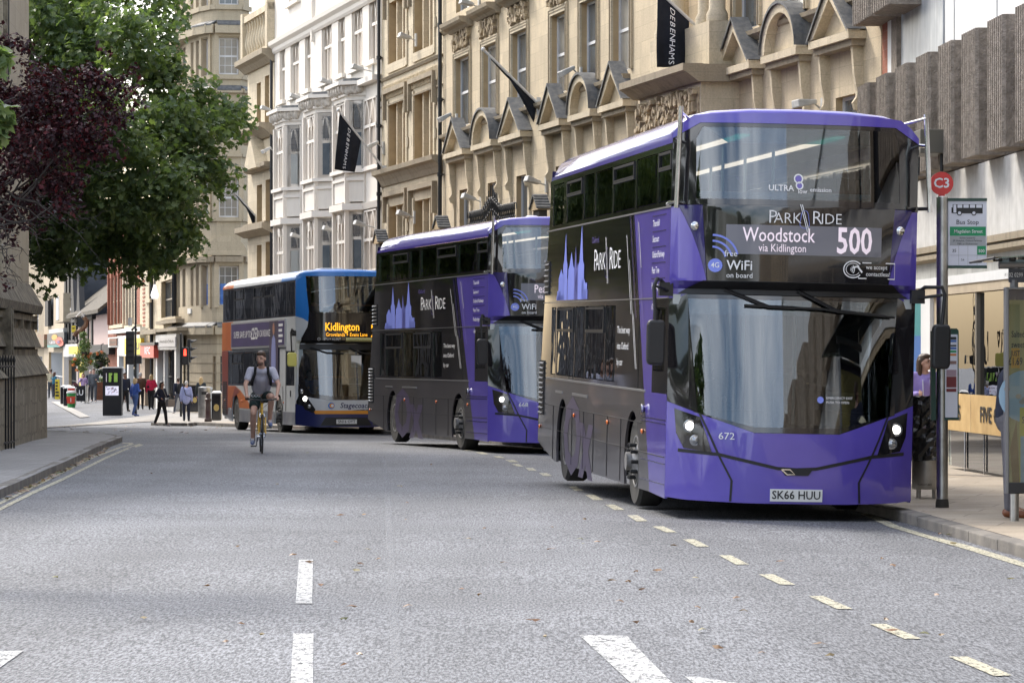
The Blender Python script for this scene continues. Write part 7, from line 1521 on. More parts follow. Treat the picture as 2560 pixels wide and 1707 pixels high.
ped(404, 952, 1065, 'dark-haired woman in navy and black crossing the road with a phone and taupe handbag', .95, NAVY, BLKC, 'long', HK, .45, ('phone', 'bent'), M('shoe_grey', (.30, .28, .26), .6), female=True, skin=SKIND, extra=phone_bag, vox=.018)
ped(446, 943, 1033, 'person with a dark backpack walking off behind the red pedestrian signal', PI+.4, NAVY, cloth('grey_jeans', (.10, .11, .14)), 'short', HB, .9, ('hang', 'hang'), SHW, extra=pack)
def puffer(T, J, k, H):
    m_ = MB(); 
    for i in range(7):
        z = lerp(J['pel'].z-.02, J['chest'].z+.06, i/6); m_.tube([(.150*k*math.cos(t), .138*k*math.sin(t), z) for t in np.linspace(0, 2*PI, 17)[:-1]], .024, PUFF, 6, closed=True)
    m_.build('quilting', T, smooth=True); m_ = MB(); m_.tube([J['shL'].lerp(J['neck'], .3)+V(0, .09, .05), J['chest']+V(0, .20, -.12), J['pel']+V(-.2, .12, .1)], .013, BLKC, 6); m_.build('bag_strap', T)
PUFF = cloth('lilac_puffer', (.36, .40, .66), .85)
ped(466, 951, 1053, 'white-haired woman in a pale lilac puffer jacket waiting at the crossing', PI-.05, PUFF, NAVY, 'short', HWt, 0, ('hang', 'hang'), female=True, bulk=1.1, coat_len=.08, extra=puffer, face=False, vox=.018)
ped(503, 941, 1037, 'woman with long blonde hair in a dark coat beside the silver bin', PI-.3, cloth('dark_teal_coat', (.022, .03, .036)), JEAN, 'long', HY, .3, ('hang', 'fore'), M('shoe_pink', (.45, .25, .24), .6), female=True, coat_len=.15)
# right-hand pavement
def hood(T, J, k, H):
    C = Blob(); C.cap(J['neck']+V(-.08, .06, -.03), J['neck']+V(.08, .06, -.03), .06, .06); C.cap(J['neck']+V(-.09, -.02, -.03), J['neck']+V(0, -.10, -.10), .035, .03); C.cap(J['neck']+V(.09, -.02, -.03), J['neck']+V(0, -.10, -.10), .035, .03); C.build('hood', T, LAV, .014)
    m_ = MB(); 
    for s in (-1, 1): m_.tube([J['neck']+V(s*.05, -.125, -.09), J['neck']+V(s*.055, -.165, -.22), J['neck']+V(s*.05, -.17, -.32)], .006, WTXT, 6)
    m_.build('drawstring', T)
LAV = cloth('lavender_hoodie', (.34, .26, .60), .85); J, k = pose_stand(1.64, 0, ('hang', 'fore'), 0, True); p = V(PX(2311, 49), 49, 0); p.z = gz(p.x, 49)+.115
figure('young woman in a lavender hooded top standing behind the bagged litter bin', tuple(p), .1, J, k, LAV, JEAN, SHW, 'long', HB, female=True, extra=hood, vox=.013, headrot=(0, 0, .75))
J, k = pose_stand(1.80, .0, ('bent', 'bent'), .12); pm = G(2527, 1293, .112)
figure('man in a navy jumper and grey trousers standing behind the advert panel of the shelter', tuple(pm), 1.35, J, k, NAVY, cloth('grey_trousers', (.11, .105, .12), .85), SHB, 'short', HB, vox=.016, bulk=1.08)
# drivers and an upper-deck passenger
def seated(label, bus, loc, top, hairm, hair='short', extra=None, skin=None, reach=True, headrot=(0, 0, 0)):
    Mx = Matrix.LocRotScale(bus.location, bus.rotation_euler, None); w_ = Mx @ V(*loc); J, k = pose_stand(1.75); dz = V(0, 0, -.48)
    for q in ('pel', 'chest', 'neck', 'head', 'shL', 'shR', 'elL', 'elR', 'wrL', 'wrR'): J[q] = J[q]+dz
    for s, n in ((1, 'L'), (-1, 'R')):
        J['hip'+n] = V(s*.1, 0, .45); J['kn'+n] = V(s*.13, -.42, .47); J['an'+n] = V(s*.13, -.46, .08); J['to'+n] = V(s*.14, -.62, .04)
        if reach: J['el'+n] = J['sh'+n]+V(s*.08, -.16, -.22); J['wr'+n] = V(s*.14, -.42, .78)
    return figure(label, tuple(w_), bus.rotation_euler[2], J, k, top, BLKC, SHK, hair, hairm, vox=.02, extra=extra, skin=skin, headrot=headrot)
seated('driver in a dark jacket at the wheel of the front bus 672', bus1, (-.68, 1.08, .42), NAVY, HB)
seated('driver in a dark jacket at the wheel of the bus 668', bus2, (-.68, 1.08, .42), NAVY, HB)
seated('driver in a light blue shirt at the wheel of the blue and white bus', bus3, (-.68, 1.08, .42), cloth('driver_blue_shirt', (.08, .20, .50)), HB)
def mask(T, J, k, H): m_ = Blob(); m_.ell(H(0, -.07, -.05), (.055, .045, .045)); m_.build('face_mask', T, M('mask_blue', (.35, .50, .62), .8), .012)
seated('masked passenger in a dark coat sitting upstairs at the front of the blue bus', bus3, (.42, .95, 2.32), cloth('dark_coat_passenger', (.06, .05, .045)), HB, extra=mask, reach=False)
# ---------------------------------------------------------------- the cyclist and his bicycle
def cyclist():
    w0 = G(655.5, 1133.5, .004); rot = 0.10
    T = thing('bicycle', 'yellow and black road bicycle ridden towards the camera in the middle of the road', 'bicycle', tuple(w0), (0, 0, rot))
    R_ = .345; FW = V(0, 0, R_); RW = V(0, 1.02, R_); BB = V(0, .60, .28); ST = V(0, .80, .93); HT = V(0, .17, .88); HB_ = V(0, .12, .71)
    YF = M('frame_yellow', (.62, .36, .03), .3, coat=1); BKM = M('bike_black', (.015, .015, .016), .35)
    for nm, c in (('wheel', FW), ('wheel', RW)):
        W = thing(nm, None, None, tuple(c)); W.parent = T; ring = [V(0, math.cos(t), math.sin(t)) for t in np.linspace(0, 2*PI, 41)[:-1]]
        MB().tube([q*(R_-.013) for q in ring], .014, TYRE, 8, closed=True).build('tyre', W, smooth=True)
        m_ = MB(); m_.tube([q*(R_-.035) for q in ring], .011, BKM, 6, closed=True); m_.lathe([(.02, -.05), (.018, .05)], CHROME, 10, ax='x'); m_.build('rim', W, smooth=True)
        m_ = MB()
        for i in range(20): a = i*PI/10; m_.tube([V((-1)**i*.03, .018*math.cos(a), .018*math.sin(a)), V(0, (R_-.04)*math.cos(a+.2), (R_-.04)*math.sin(a+.2))], .0016, CHROME, 4)
        m_.build('spokes', W)
    m_ = MB(); m_.tube([HT, V(0, .76, .80)], .017, YF); m_.tube([HB_, BB], .02, YF); m_.tube([BB, V(0, .77, .84)], .017, YF); m_.tube([HB_-V(0, .02, .04), HT+V(0, 0, .03)], .022, YF)
    for s in (-1, 1): m_.tube([BB+V(s*.03, .02, 0), RW+V(s*.065, 0, 0)], .011, YF); m_.tube([V(s*.03, .77, .80), RW+V(s*.065, 0, 0)], .009, YF)
    m_.build('frame', T, smooth=True)
    m_ = MB(); m_.tube([HB_, HB_-V(0, .01, .06)], .022, YF)
    for s in (-1, 1): m_.tube([HB_+V(s*.012, -.01, -.05), V(s*.058, .07, .62), V(s*.058, .01, R_)], .016, YF)
    m_.build('fork', T, smooth=True)
    m_ = MB(); m_.tube([HT, V(0, .10, .93)], .018, BKM); bar = [(-.285, .13, .955), (-.20, .06, .945), (-.05, .045, .935), (.05, .045, .935), (.20, .06, .945), (.285, .13, .955)]; m_.tube(bar, .014, BKM, 8)
    for s in (-1, 1): m_.tube([(s*.19, .05, .945), (s*.285, .13, .955)], .019, RUB, 8); m_.tube([(s*.17, .0, .955), (s*.25, .03, .93)], .006, CHROME, 6); m_.tube([(s*.15, .03, .94), (s*.08, -.04, .86), (0, .03, .78)], .004, BKM, 5)
    m_.build('handlebar', T, smooth=True)
    m_ = MB(); m_.tube([V(0, .77, .8), ST], .013, BKM); m_.prism([(-.03, .66, .95), (-.075, .86, .955), (-.06, .92, .955), (.06, .92, .955), (.075, .86, .955), (.03, .66, .95)], (0, 0, .05), BKM); m_.build('saddle', T, bevel=.02)
    an = math.radians(70); m_ = MB(); m_.lathe([(.09, -.058), (.09, -.054), (.02, -.05)], CHROME, 20, c=BB, ax='x'); pL = BB+V(.085, -.06, .16); pR = BB+V(-.085, .05, -.165)
    m_.tube([BB+V(-.07, 0, 0), BB+V(.07, 0, 0)], .02, CHROME); m_.tube([BB+V(.065, 0, 0), pL], .012, CHROME, 6); m_.tube([BB+V(-.065, 0, 0), pR], .012, CHROME, 6); m_.build('crank', T, smooth=True)
    for p, s in ((pL, 1), (pR, -1)): m_ = MB(); m_.box(p.x-.0+(0 if s > 0 else -.10), p.x+(.10 if s > 0 else 0), p.y-.045, p.y+.045, p.z-.012, p.z+.012, BKM); m_.build('pedal', T)
    m_ = MB()
    for s in (-1, 1): m_.tube([V(s*.03, .05, .70), V(s*.045, .02, .66), V(s*.03, .01, .63)], .010, CHROME, 6)
    m_.build('brake', T)
    J = {'grip': 1, 'pel': V(0, .80, 1.02), 'chest': V(0, .50, 1.34), 'neck': V(0, .36, 1.50), 'head': V(-.012, .27, 1.66)}
    for s, n, kn, an_ in ((1, 'L', V(.17, .28, 1.00), V(.15, .60, .565)), (-1, 'R', V(-.145, .36, .70), V(-.145, .68, .235))):
        J['hip'+n] = V(s*.09, .78, .98); J['kn'+n] = kn; J['an'+n] = an_; J['to'+n] = an_+V(s*.01, -.16, -.075 if s > 0 else -.06)
        J['sh'+n] = V(s*.195, .40, 1.45); J['el'+n] = V(s*.30 if s > 0 else -.285, .30, 1.20); J['wr'+n] = V(s*.262, .175, 1.0); J['hd'+n] = V(0, -.85, -.35); J['hs'+n] = V(-s, 0, .15)
    TEE = cloth('grey_tshirt', (.50, .49, .57), .86); SHO = cloth('dark_green_shorts', (.010, .028, .026)); BS = M('shoe_royal_blue', (.02, .07, .30), .55, col2=(.35, .38, .42), vs=26)
    def ex(P, J, k, H):
        m_ = MB()
        for s in (-1, 1): m_.tube([V(s*.105, .43, 1.555), V(s*.11, .325, 1.50), V(s*.115, .31, 1.40), V(s*.16, .36, 1.28), V(s*.17, .5, 1.2)], .026, BLKC, 8)
        m_.build('backpack_strap', P, smooth=True)
        C = Blob(); C.ell(V(0, .70, 1.45), (.17, .16, .24), (.7, 0, 0)); C.build('backpack', P, BLKC, .018)
        m_ = MB(); m_.text('CCC', .06, lambda x, y: V(-.10+x, .585-.0+0*y, 1.005+y), WTXT, 1.3, off=.02); 
        for o in (0, .014): m_.tube([V(-.205+o*0, .62+o, 1.06), V(-.212, .52+o, .98)], .005, WTXT, 5)
        m_.build('shorts_logo', P)
        C = Blob(); C.ell(H(0, -.05, -.075), (.056, .052, .042)); C.build('beard', P, M('stubble', (.14, .085, .06), .8), .010)
        m_ = MB()
        for n in 'LR':
            for i in range(4): q = J['an'+n].lerp(J['to'+n], .25+.18*i)+V(0, 0, .035); m_.tube([q+V(-.03, 0, 0), q+V(.03, 0, .004)], .005, WTXT, 5)
        m_.build('laces', P)
    figure('young man with short dark hair in a grey t-shirt riding the yellow bicycle', tuple(w0), rot, J, 1.0, TEE, SHO, BS, 'short', HB, vox=.0095, sleeve='short', trouser='short', extra=ex, headrot=(.14, 0, -.42))
cyclist()
# ---------------------------------------------------------------- street furniture
def bus_stop():
    p = G(2355.5, 1268, .112); d = p.y; k = d/FPX; T = thing('bus_stop_pole', 'steel bus stop pole with a red C3 disc and a white Bus Stop panel', 'bus stop', tuple(p)); Z = lambda y: (1268-y)*k; X = lambda x: (x-2355.5)*k
    m_ = MB(); m_.lathe([(14.5*k, 0), (14.5*k, Z(493)), (13*k, Z(491))], STEEL, 24); m_.build('pole', T, smooth=True); m_ = MB(); m_.lathe([(17*k, -.02), (16.5*k, .05), (14.7*k, .09)], M('pole_foot_dirt', (.04, .035, .03), .9), 20); m_.build('pole_foot', T, smooth=True)
    RED = M('disc_red', (.62, .035, .03), .4); m_ = MB(); z = Z(459); m_.lathe([(29*k, -.012), (29*k, .012)], RED, 40, c=(X(2354), 0, z), ax='y'); m_.box(X(2346), X(2362), -.01, .01, Z(493), Z(484), RED); o = m_.build('disc', T)
    MB().text('C3', 34*k, lambda x, y: V(X(2354)+x, -.016, z+y), WTXT, 1.0, off=.02).build('lettering', o)
    GRN = M('sign_dark_green', (.01, .05, .035), .4); SG = M('sign_green', (.01, .26, .10), .45); WS = M('sign_white', (.66, .67, .74), .45); GS_ = M('sign_pale_grey', (.36, .37, .38), .5)
    m_ = MB(); x0, x1 = X(2370), X(2466); m_.box(x0, x1, -.02, .02, Z(664), Z(503), WS); o = m_.build('stop_panel', T)
    m_ = MB(); m_.box(x0-.002, x1+.003, -.03, .03, Z(503), Z(496), GRN); m_.box(x0-.002, x1+.003, -.03, .03, Z(671), Z(664), GRN); m_.build('panel_edge', T)
    m_ = MB(); F_ = lambda px, py, o_=.024: (lambda x, y: V(X(px)+x, -o_, Z(py)+y)); q = lambda a, b, c, e, mt, o_=.022: m_.add([(X(a), -o_, Z(e)), (X(b), -o_, Z(e)), (X(b), -o_, Z(c)), (X(a), -o_, Z(c))], [(0, 1, 2, 3)], mt)
    q(2374, 2464, 567, 590, SG); q(2374, 2464, 591, 614, GS_); q(2442, 2464, 615, 637, SG)
    for x in (2396, 2419, 2442): q(x-.4, x+.4, 614, 663, GS_, .0225)
    q(2374, 2464, 638, 638.8, GS_, .0225)
    m_.text('Bus Stop', 16*k, F_(2418, 556), DARK, 1.0); m_.text('Magdalen Street', 11.5*k, F_(2420, 579), WTXT, .95, off=.005); m_.text('buses towards', 7*k, F_(2418, 595), DARK, .95); m_.text('JR Hospital, Oxford Parkway', 6.5*k, F_(2418, 602), DARK, .95); m_.text('P&R or Wolvercote', 6.5*k, F_(2418, 610), DARK, .95)
    m_.text('35', 11*k, F_(2385, 627), DARK); m_.text('54', 8*k, F_(2406, 650), DARK); m_.text('500', 11*k, F_(2453, 628), WTXT, .95, off=.01)
    q(2381, 2456, 511, 534, DARK); q(2378, 2384, 519, 533, DARK); 
    for a, b in ((2383, 2390), (2393, 2405), (2408, 2421), (2424, 2437), (2440, 2454)): q(a, b, 512, 520 if a > 2385 else 532, WS, .0235)
    for x in (2398, 2434): m_.add([F_(x, 533, .024)(6.5*k*math.cos(t), 6.5*k*math.sin(t)) for t in np.linspace(0, 6.28, 17)[:-1]], [tuple(range(16))], DARK); m_.add([F_(x, 533, .0245)(4*k*math.cos(t), 4*k*math.sin(t)) for t in np.linspace(0, 6.28, 17)[:-1]], [tuple(range(16))], WS)
    m_.build('lettering', o)
    m_ = MB(); m_.box(X(2327), X(2339), -.03, .06, Z(1050), Z(827), GRN); m_.box(X(2357)+.01, X(2395), -.06, .06, Z(1050), Z(826), GRN); m_.prism([(X(2357)+.01, -.06, Z(826)), (X(2395), -.06, Z(826)), (X(2390), -.06, Z(821)), (X(2364), -.06, Z(821))], (0, .12, 0), GRN); o = m_.build('timetable_case', T)
    m_ = MB(); m_.box(X(2361), X(2392), -.065, -.06, Z(1043), Z(836), WS)
    for a, b, c in ((842, 849, DARK), (850, 855, M('print_blue', (.05, .15, .45), .5)), (862, 866, DARK), (868, 873, M('print_blue2', (.04, .12, .4), .5)), (876, 881, SG), (884, 889, M('print_orange', (.6, .2, .04), .5)), (902, 910, M('print_brown', (.25, .15, .13), .5)), (924, 940, M('print_mauve', (.35, .25, .3), .5)), (941, 968, M('print_maroon', (.16, .025, .03), .5)), (971, 979, M('print_maroon', (.16, .025, .03), .5))): m_.box(X(2364), X(2389), -.067, -.065, Z(b), Z(a), c)
    m_.build('timetable', o)
    return T
bus_stop()
def bin_right():
    p = G(2315, 1244, .112); k = p.y/FPX; T = thing('litter_bin', 'steel litter bin wrapped in a black bag behind the bus stop pole', 'litter bin', tuple(p)); m_ = MB(); X = lambda a: (a-2315)*k; Z = lambda y: (1244-y)*k
    m_.lathe([(.155, Z(1222)), (.16, Z(1216)), (.16, Z(1130))], STEEL, 22, c=(0, 0, 0)); m_.build('drum', T, smooth=True); m_ = MB()
    for a in (.6, 2.3, 3.9, 5.4): MB().tube([(.12*math.cos(a), .12*math.sin(a), 0), (.12*math.cos(a), .12*math.sin(a), Z(1220))], .02, STEEL, 6).build('leg', T)
    BAG = M('bin_bag_plastic', (.012, .012, .013), .22, bump=1.0, bs=18, coat=.4); rr = random.Random(2)
    m_ = MB(); n, mm = 26, 14; rs = {(i, j): rr.uniform(-1, 1) for i in range(n) for j in range(mm+1)}
    m_.add([((.175+.022*rs[(i, j)]+(.02 if 3 < j < 9 else 0)-(.03 if j == 8 else 0))*math.cos(2*PI*i/n), (.175+.022*rs[(i, j)])*math.sin(2*PI*i/n), lerp(Z(1150), Z(990), j/mm)+.012*rs[(i, j)]) for j in range(mm+1) for i in range(n)], [(j*n+i, j*n+(i+1) % n, (j+1)*n+(i+1) % n, (j+1)*n+i) for j in range(mm) for i in range(n)], BAG)
    m_.lathe([(.17, Z(992)), (.10, Z(990)), (.005, Z(1000))], BAG, 20); m_.build('bin_bag', T); m_ = MB(); m_.text('FURNITUBES', .028, lambda x, y: V(x-.03, -math.sqrt(.163**2-(x-.03)**2), Z(1210)+y), DARK, 1.0); m_.build('lettering', T)
bin_right()
def shelter():
    p = G(2536, 1302, .112); k = p.y/FPX; T = thing('bus_shelter', 'grey steel bus shelter with a glass roof and a large food advert panel', 'bus shelter', tuple(p)); X = lambda a: (a-2536)*k; Z = lambda y: (1302-y)*k
    FRM = M('shelter_grey', (.20, .20, .21), .4, metal=.4); MB().lathe([(11.5*k, 0), (11.5*k, Z(1232))], STEEL, 20).build('leg', T, smooth=True); MB().lathe([(11.5*k, 0), (11.5*k, Z(1232))], STEEL, 20, c=(1.2, 0, 0)).build('leg', T, smooth=True)
    x0, x1 = X(2511), X(2511)+1.42; m_ = MB()
    for q in ((x0, x0+.035, Z(1233), Z(718)), (x1-.035, x1, Z(1233), Z(718)), (x0+.035, x1-.035, Z(1233), Z(1205)), (x0+.035, x1-.035, Z(724), Z(718))): m_.box(q[0], q[1], -.07, .07, q[2], q[3], FRM if q[3] != Z(1205) else DARK)
    o = m_.build('advert_frame', T, bevel=.008)
    PY = M('poster_khaki', (.30, .27, .10), .5, col2=(.36, .33, .15), vs=2); PP = M('poster_purple', (.045, .035, .09), .5); PB = M('poster_blue', (.28, .42, .55), .5); PO = M('poster_orange', (.62, .33, .03), .5); PYe = M('poster_yellow', (.52, .47, .06), .5); PBr = M('poster_brown', (.20, .12, .03), .5)
    m_ = MB(); y = -.03; m_.box(x0+.035, x1-.035, y, .05, Z(1205), Z(750), PY); m_.box(x0+.035, x1-.035, y-.002, y, Z(750), Z(724), PP)
    R = lambda a, b, c, e, mt, o_=.004: m_.box(X(a), X(b), y-o_, y-.001, Z(e), Z(c), mt)
    R(2527, 2548, 870, 920, PO); m_.add([(X(2563)+.26*math.cos(t), y-.006, Z(990)+.2*math.sin(t)*1.25) for t in np.linspace(0, 6.28, 25)[:-1]], [tuple(range(24))], PB); R(2548, 2640, 1018, 1205, PYe, .0065); R(2550, 2640, 1090, 1205, PB, .0075); m_.poly([(X(2530), y-.003, Z(1205)), (X(2524), y-.003, Z(1120)), (X(2540), y-.003, Z(1050)), (X(2548), y-.003, Z(1205))], PBr)
    for i in range(9): a = rl.uniform(0, 6.28); r_ = rl.uniform(.02, .2); m_.add([(X(2563)+r_*math.cos(a)+.03*math.cos(t), y-.0075, Z(990)+r_*math.sin(a)+.025*math.sin(t)) for t in np.linspace(0, 6.28, 9)[:-1]], [tuple(range(8))], M('poster_grey', (.34, .33, .30), .5))
    f_ = lambda px, py: (lambda a, b: V(X(px)+a, y-.009, Z(py)+b)); m_.text('Salted Caramel', .085, f_(2527, 836), DARK, .62, 'LEFT', .01); m_.text('sweet price', .085, f_(2527, 862), DARK, .62, 'LEFT', .01); m_.text('JUST', .072, f_(2537, 884), DARK, .6, off=.015); m_.text('£1.69', .10, f_(2537, 904), DARK, .62, off=.02); m_.text('SALTED', .09, f_(2553, 1050), DARK, .7, 'LEFT', .01)
    m_.build('advert_poster', o); MB().box(x0+.035, x1-.035, -.062, -.056, Z(1205), Z(724), M_glass('poster_glass', (.9, .92, .9), 1.5)).build('glass_cover', o)
    m_ = MB(); m_.box(X(2522), X(2522)+1.3, -.03, .03, Z(706), Z(672), M('shelter_sign_slate', (.06, .065, .085), .5)); o = m_.build('shelter_sign', T); MB().text('4102 0299', .06, lambda a, b: V(X(2533)+a, -.035, Z(688)+b), WTXT, .7).build('lettering', o)
    m_ = MB(); m_.tube([(X(2497), 0, Z(661)), (X(2503), 0, Z(661)), (X(2503)+1.6, 0, Z(655))], .044, FRM, 14); m_.tube([(X(2540), .0, Z(672)), (X(2540), .0, Z(661))], .03, FRM, 8); m_.tube([(X(2540)+.9, .0, Z(718)), (X(2540)+.9, .0, Z(661))], .03, FRM, 8); m_.tube([(X(2535), .0, Z(718)), (X(2535), .0, Z(700))], .04, FRM, 8)
    for a in (2497, 2530): m_.box(X(a)-.03, X(a)+.03, -.04, .04, Z(652), Z(647), DARK)
    m_.build('roof_beam', T, smooth=True)
    rz = Z(648); m_ = MB(); m_.prism([(X(2455), -.9, rz-.02), (X(2455)+1.9, -.9, rz+.12), (X(2455)+1.9, .9, rz+.12), (X(2455), .9, rz-.02)], (0, 0, .016), M_glass('roof_glass', (.62, .70, .67), 1.7)); m_.build('roof_glass', T); m_ = MB(); m_.tube([(X(2455), -.9, rz-.01), (X(2455), .9, rz-.01)], .012, DARK, 6); m_.build('roof_edge', T)
shelter()
# ---- far corner
def base(px, py, dz=.03): return G(px, py, dz)
def kiosk():
    p = base(280, 1039); k = p.y/FPX; T = thing('information_pillar', 'tall black information pillar with a lit departure list and a street map', 'information pillar', tuple(p), (0, 0, .0)); X = lambda a: (a-280)*k; Z = lambda y: (1039-y)*k
    m_ = MB(); m_.box(X(256.5), X(304), 0, .5, 0, Z(920), DARK); m_.build('pillar_body', T, bevel=.02); m_ = MB(); m_.box(X(254.5), X(306), -.03, .53, Z(920), Z(917), PLATE); m_.build('cap', T)
    m_ = MB(); m_.box(X(264), X(296), -.012, -.001, Z(956), Z(930), M('screen_dark', (.02, .022, .022), .2)); o = m_.build('departure_screen', T); m_ = MB(); LG = M('led_green', (.3, .5, .1), .5, emis=(.45, .75, .15), es=.12)
    for i in range(8):
        z = Z(933.5+i*2.8); m_.box(X(265), X(267), -.016, -.013, z-.02, z+.012, LEDW); m_.box(X(272), X(272+rl.uniform(5, 9)), -.016, -.013, z-.02, z+.012, LG); m_.box(X(285), X(294), -.016, -.013, z-.02, z+.012, LG)
    m_.build('lettering', o); m_ = MB(); m_.box(X(263.5), X(296.5), -.012, -.001, Z(988), Z(965), M('map_white', (.60, .58, .68), .4, emis=(.8, .78, .95), es=.25))
    for i in range(22): a, b = rl.uniform(265, 294), rl.uniform(967, 986); w_, h = rl.choice(((3, .5), (.5, 3), (1.5, 1.2))); m_.box(X(a-w_), X(a+w_), -.014, -.012, Z(b+h), Z(b-h), rl.choice((M('map_red', (.5, .15, .2), .5), M('map_grey', (.3, .28, .38), .5))))
    m_.build('street_map', T)
kiosk()
def signal_back():
    p = base(339, 1040); k = p.y/FPX; T = thing('traffic_signal', 'black traffic signal on a tall pole seen from behind left of the crossing', 'traffic light', tuple(p)); X = lambda a: (a-339)*k; Z = lambda y: (1040-y)*k
    m_ = MB(); m_.lathe([(3.2*k, 0), (3.2*k, Z(932)), (2.6*k, Z(930)), (2.4*k, Z(700))], IRON, 14); m_.build('pole', T, smooth=True)
    m_ = MB(); m_.box(X(316), X(337), -.25, -.10, Z(911), Z(828), DARK); m_.build('backing_board', T, bevel=.03); m_ = MB()
    for i in range(5): m_.box(X(318), X(335), -.30, -.251, Z(906-15*i), Z(896-15*i), IRON)
    MB().box(X(341), X(354), -.2, .1, Z(909), Z(889), DARK).build('push_button_box', T); m_.build('louvre', T); m_ = MB(); m_.tube([(X(330), -.1, Z(826)), (X(336), -.1, Z(818)), (X(342), -.05, Z(826))], .06, IRON, 6); m_.lathe([(.09, 0), (.09, .35)], FLOODM, 10, c=(X(326), -.1, Z(815))); m_.build('signal_head', T)
signal_back()
def signal_front():
    p = base(452.5, 1041); k = p.y/FPX; T = thing('traffic_signal', 'traffic signal with a lit red standing man and hooded lamps beside the corner', 'traffic light', tuple(p)); X = lambda a: (a-452.5)*k; Z = lambda y: (1041-y)*k
    m_ = MB(); m_.lathe([(2.9*k, 0), (2.9*k, Z(834)), (.02, Z(833))], IRON, 14); m_.build('pole', T, smooth=True)
    m_ = MB(); m_.box(X(455.5), X(473), -.25, -.05, Z(912), Z(868), DARK); m_.build('pedestrian_head', T, bevel=.03); m_ = MB(); RM = M('red_man', (.8, .05, .03), .4, emis=(1, .04, .02), es=2.2); x, z = X(464), Z(881); m_.ball((x, -.27, z+.10), .045, RM); m_.prism([(x-.06, -.262, z-.13), (x+.06, -.262, z-.13), (x+.05, -.262, z+.06), (x-.05, -.262, z+.06)], (0, -.01, 0), RM); m_.build('red_man', T)
    m_ = MB(); m_.lathe([(.13, -.26), (.12, -.25)], IRON, 16, c=(x, 0, Z(901)), ax='y'); m_.build('lens', T)
    m_ = MB(); m_.box(X(468), X(476), .0, .4, Z(906), Z(848), DARK)
    m_.build('signal_head', T, bevel=.02)
    for y in (857, 877, 899):
        m_ = MB(); L = X(492)-X(476)
        vs = []
        for i in range(9): a = math.pi*i/8; vs += [(X(476), .2-.14*math.cos(a), Z(y)+.13*math.sin(a)), (X(476)+L*(.35+.65*math.sin(a)), .2-.14*math.cos(a), Z(y)+.05+.09*math.sin(a))]
        m_.add(vs, [(2*i, 2*i+1, 2*i+3, 2*i+2) for i in range(8)], DARK); o = m_.build('lamp_hood', T); o.modifiers.new('t', 'SOLIDIFY').thickness = .02
    m_ = MB(); m_.tube([(X(470), .1, Z(908)), (X(470), .1, 0)], .05, IRON, 8); m_.build('side_pole', T)
signal_front()
def steel_bin(px, py, r, h, label):
    p = base(px, py, .05); T = thing('litter_bin', label, 'litter bin', tuple(p), group='litter bins at the street corner'); m_ = MB(); m_.lathe([(r, 0), (r, h*.93)], STEEL, 24); m_.build('drum', T, smooth=True); m_ = MB(); m_.lathe([(r*1.03, h*.93), (r*1.0, h*.97), (r*.5, h), (.01, h)], STEEL, 24); m_.box(-r*.45, r*.45, -r*1.01, -r*.7, h*.74, h*.84, DARK); m_.build('lid', T, smooth=True)
steel_bin(513, 1044, .29, 1.28, 'round brushed steel litter bin between the bollard and the blue bus')
def bollard():
    p = base(520.5, 1056, .06); T = thing('bollard', 'dark red cast iron bollard in front of the steel bin', 'bollard', tuple(p)); m_ = MB(); m_.lathe([(.13, 0), (.13, .12), (.10, .16), (.085, .72), (.11, .75), (.11, .8), (.07, .84), (.085, .92), (.07, 1.0), (.01, 1.04)], M('bollard_maroon', (.05, .014, .012), .5, col2=(.09, .07, .06), vs=4), 16); m_.build('post', T, smooth=True)
bollard()
def black_bin(px, py, w_, h, label, lid=PLATE, band=True, text=None):
    p = base(px, py, .03); T = thing('litter_bin', label, 'litter bin', tuple(p), group='litter bins at the street corner'); m_ = MB(); m_.box(-w_/2, w_/2, -w_/2, w_/2, .05, h, BLK); m_.build('bin_body', T, bevel=.04); m_ = MB(); m_.prism([(-w_/2-.03, -w_/2-.03, h), (w_/2+.03, -w_/2-.03, h), (w_/2+.03, w_/2+.03, h), (-w_/2-.03, w_/2+.03, h)], (0, 0, .03), lid); m_.prism([(-w_/2, -.1, h+.03), (w_/2, -.1, h+.03), (w_/2*.7, .1, h+.09), (-w_/2*.7, .1, h+.09)], (0, .05, 0), lid); m_.build('lid', T)
    m_ = MB(); m_.add([(.10*math.cos(t), -w_/2-.004, h*.5+.13*math.sin(t)) for t in np.linspace(0, 6.28, 15)[:-1]], [tuple(range(14))], M('badge_gold', (.5, .36, .12), .5)); m_.build('badge', T)
black_bin(542, 1054, .36, 1.05, 'black litter bin with a gold badge at the tail of the blue bus')
black_bin(166, 1012, .62, 1.02, 'black litter bin with a pale lid, rear one of the pair by the cafe barrier'); black_bin(174.5, 1017, .62, 1.0, 'black litter bin with a pale lid directly behind the green bin')
black_bin(489, 1032, .8, 1.2, 'broad black cabinet standing against the rounded corner building', lid=BLK)
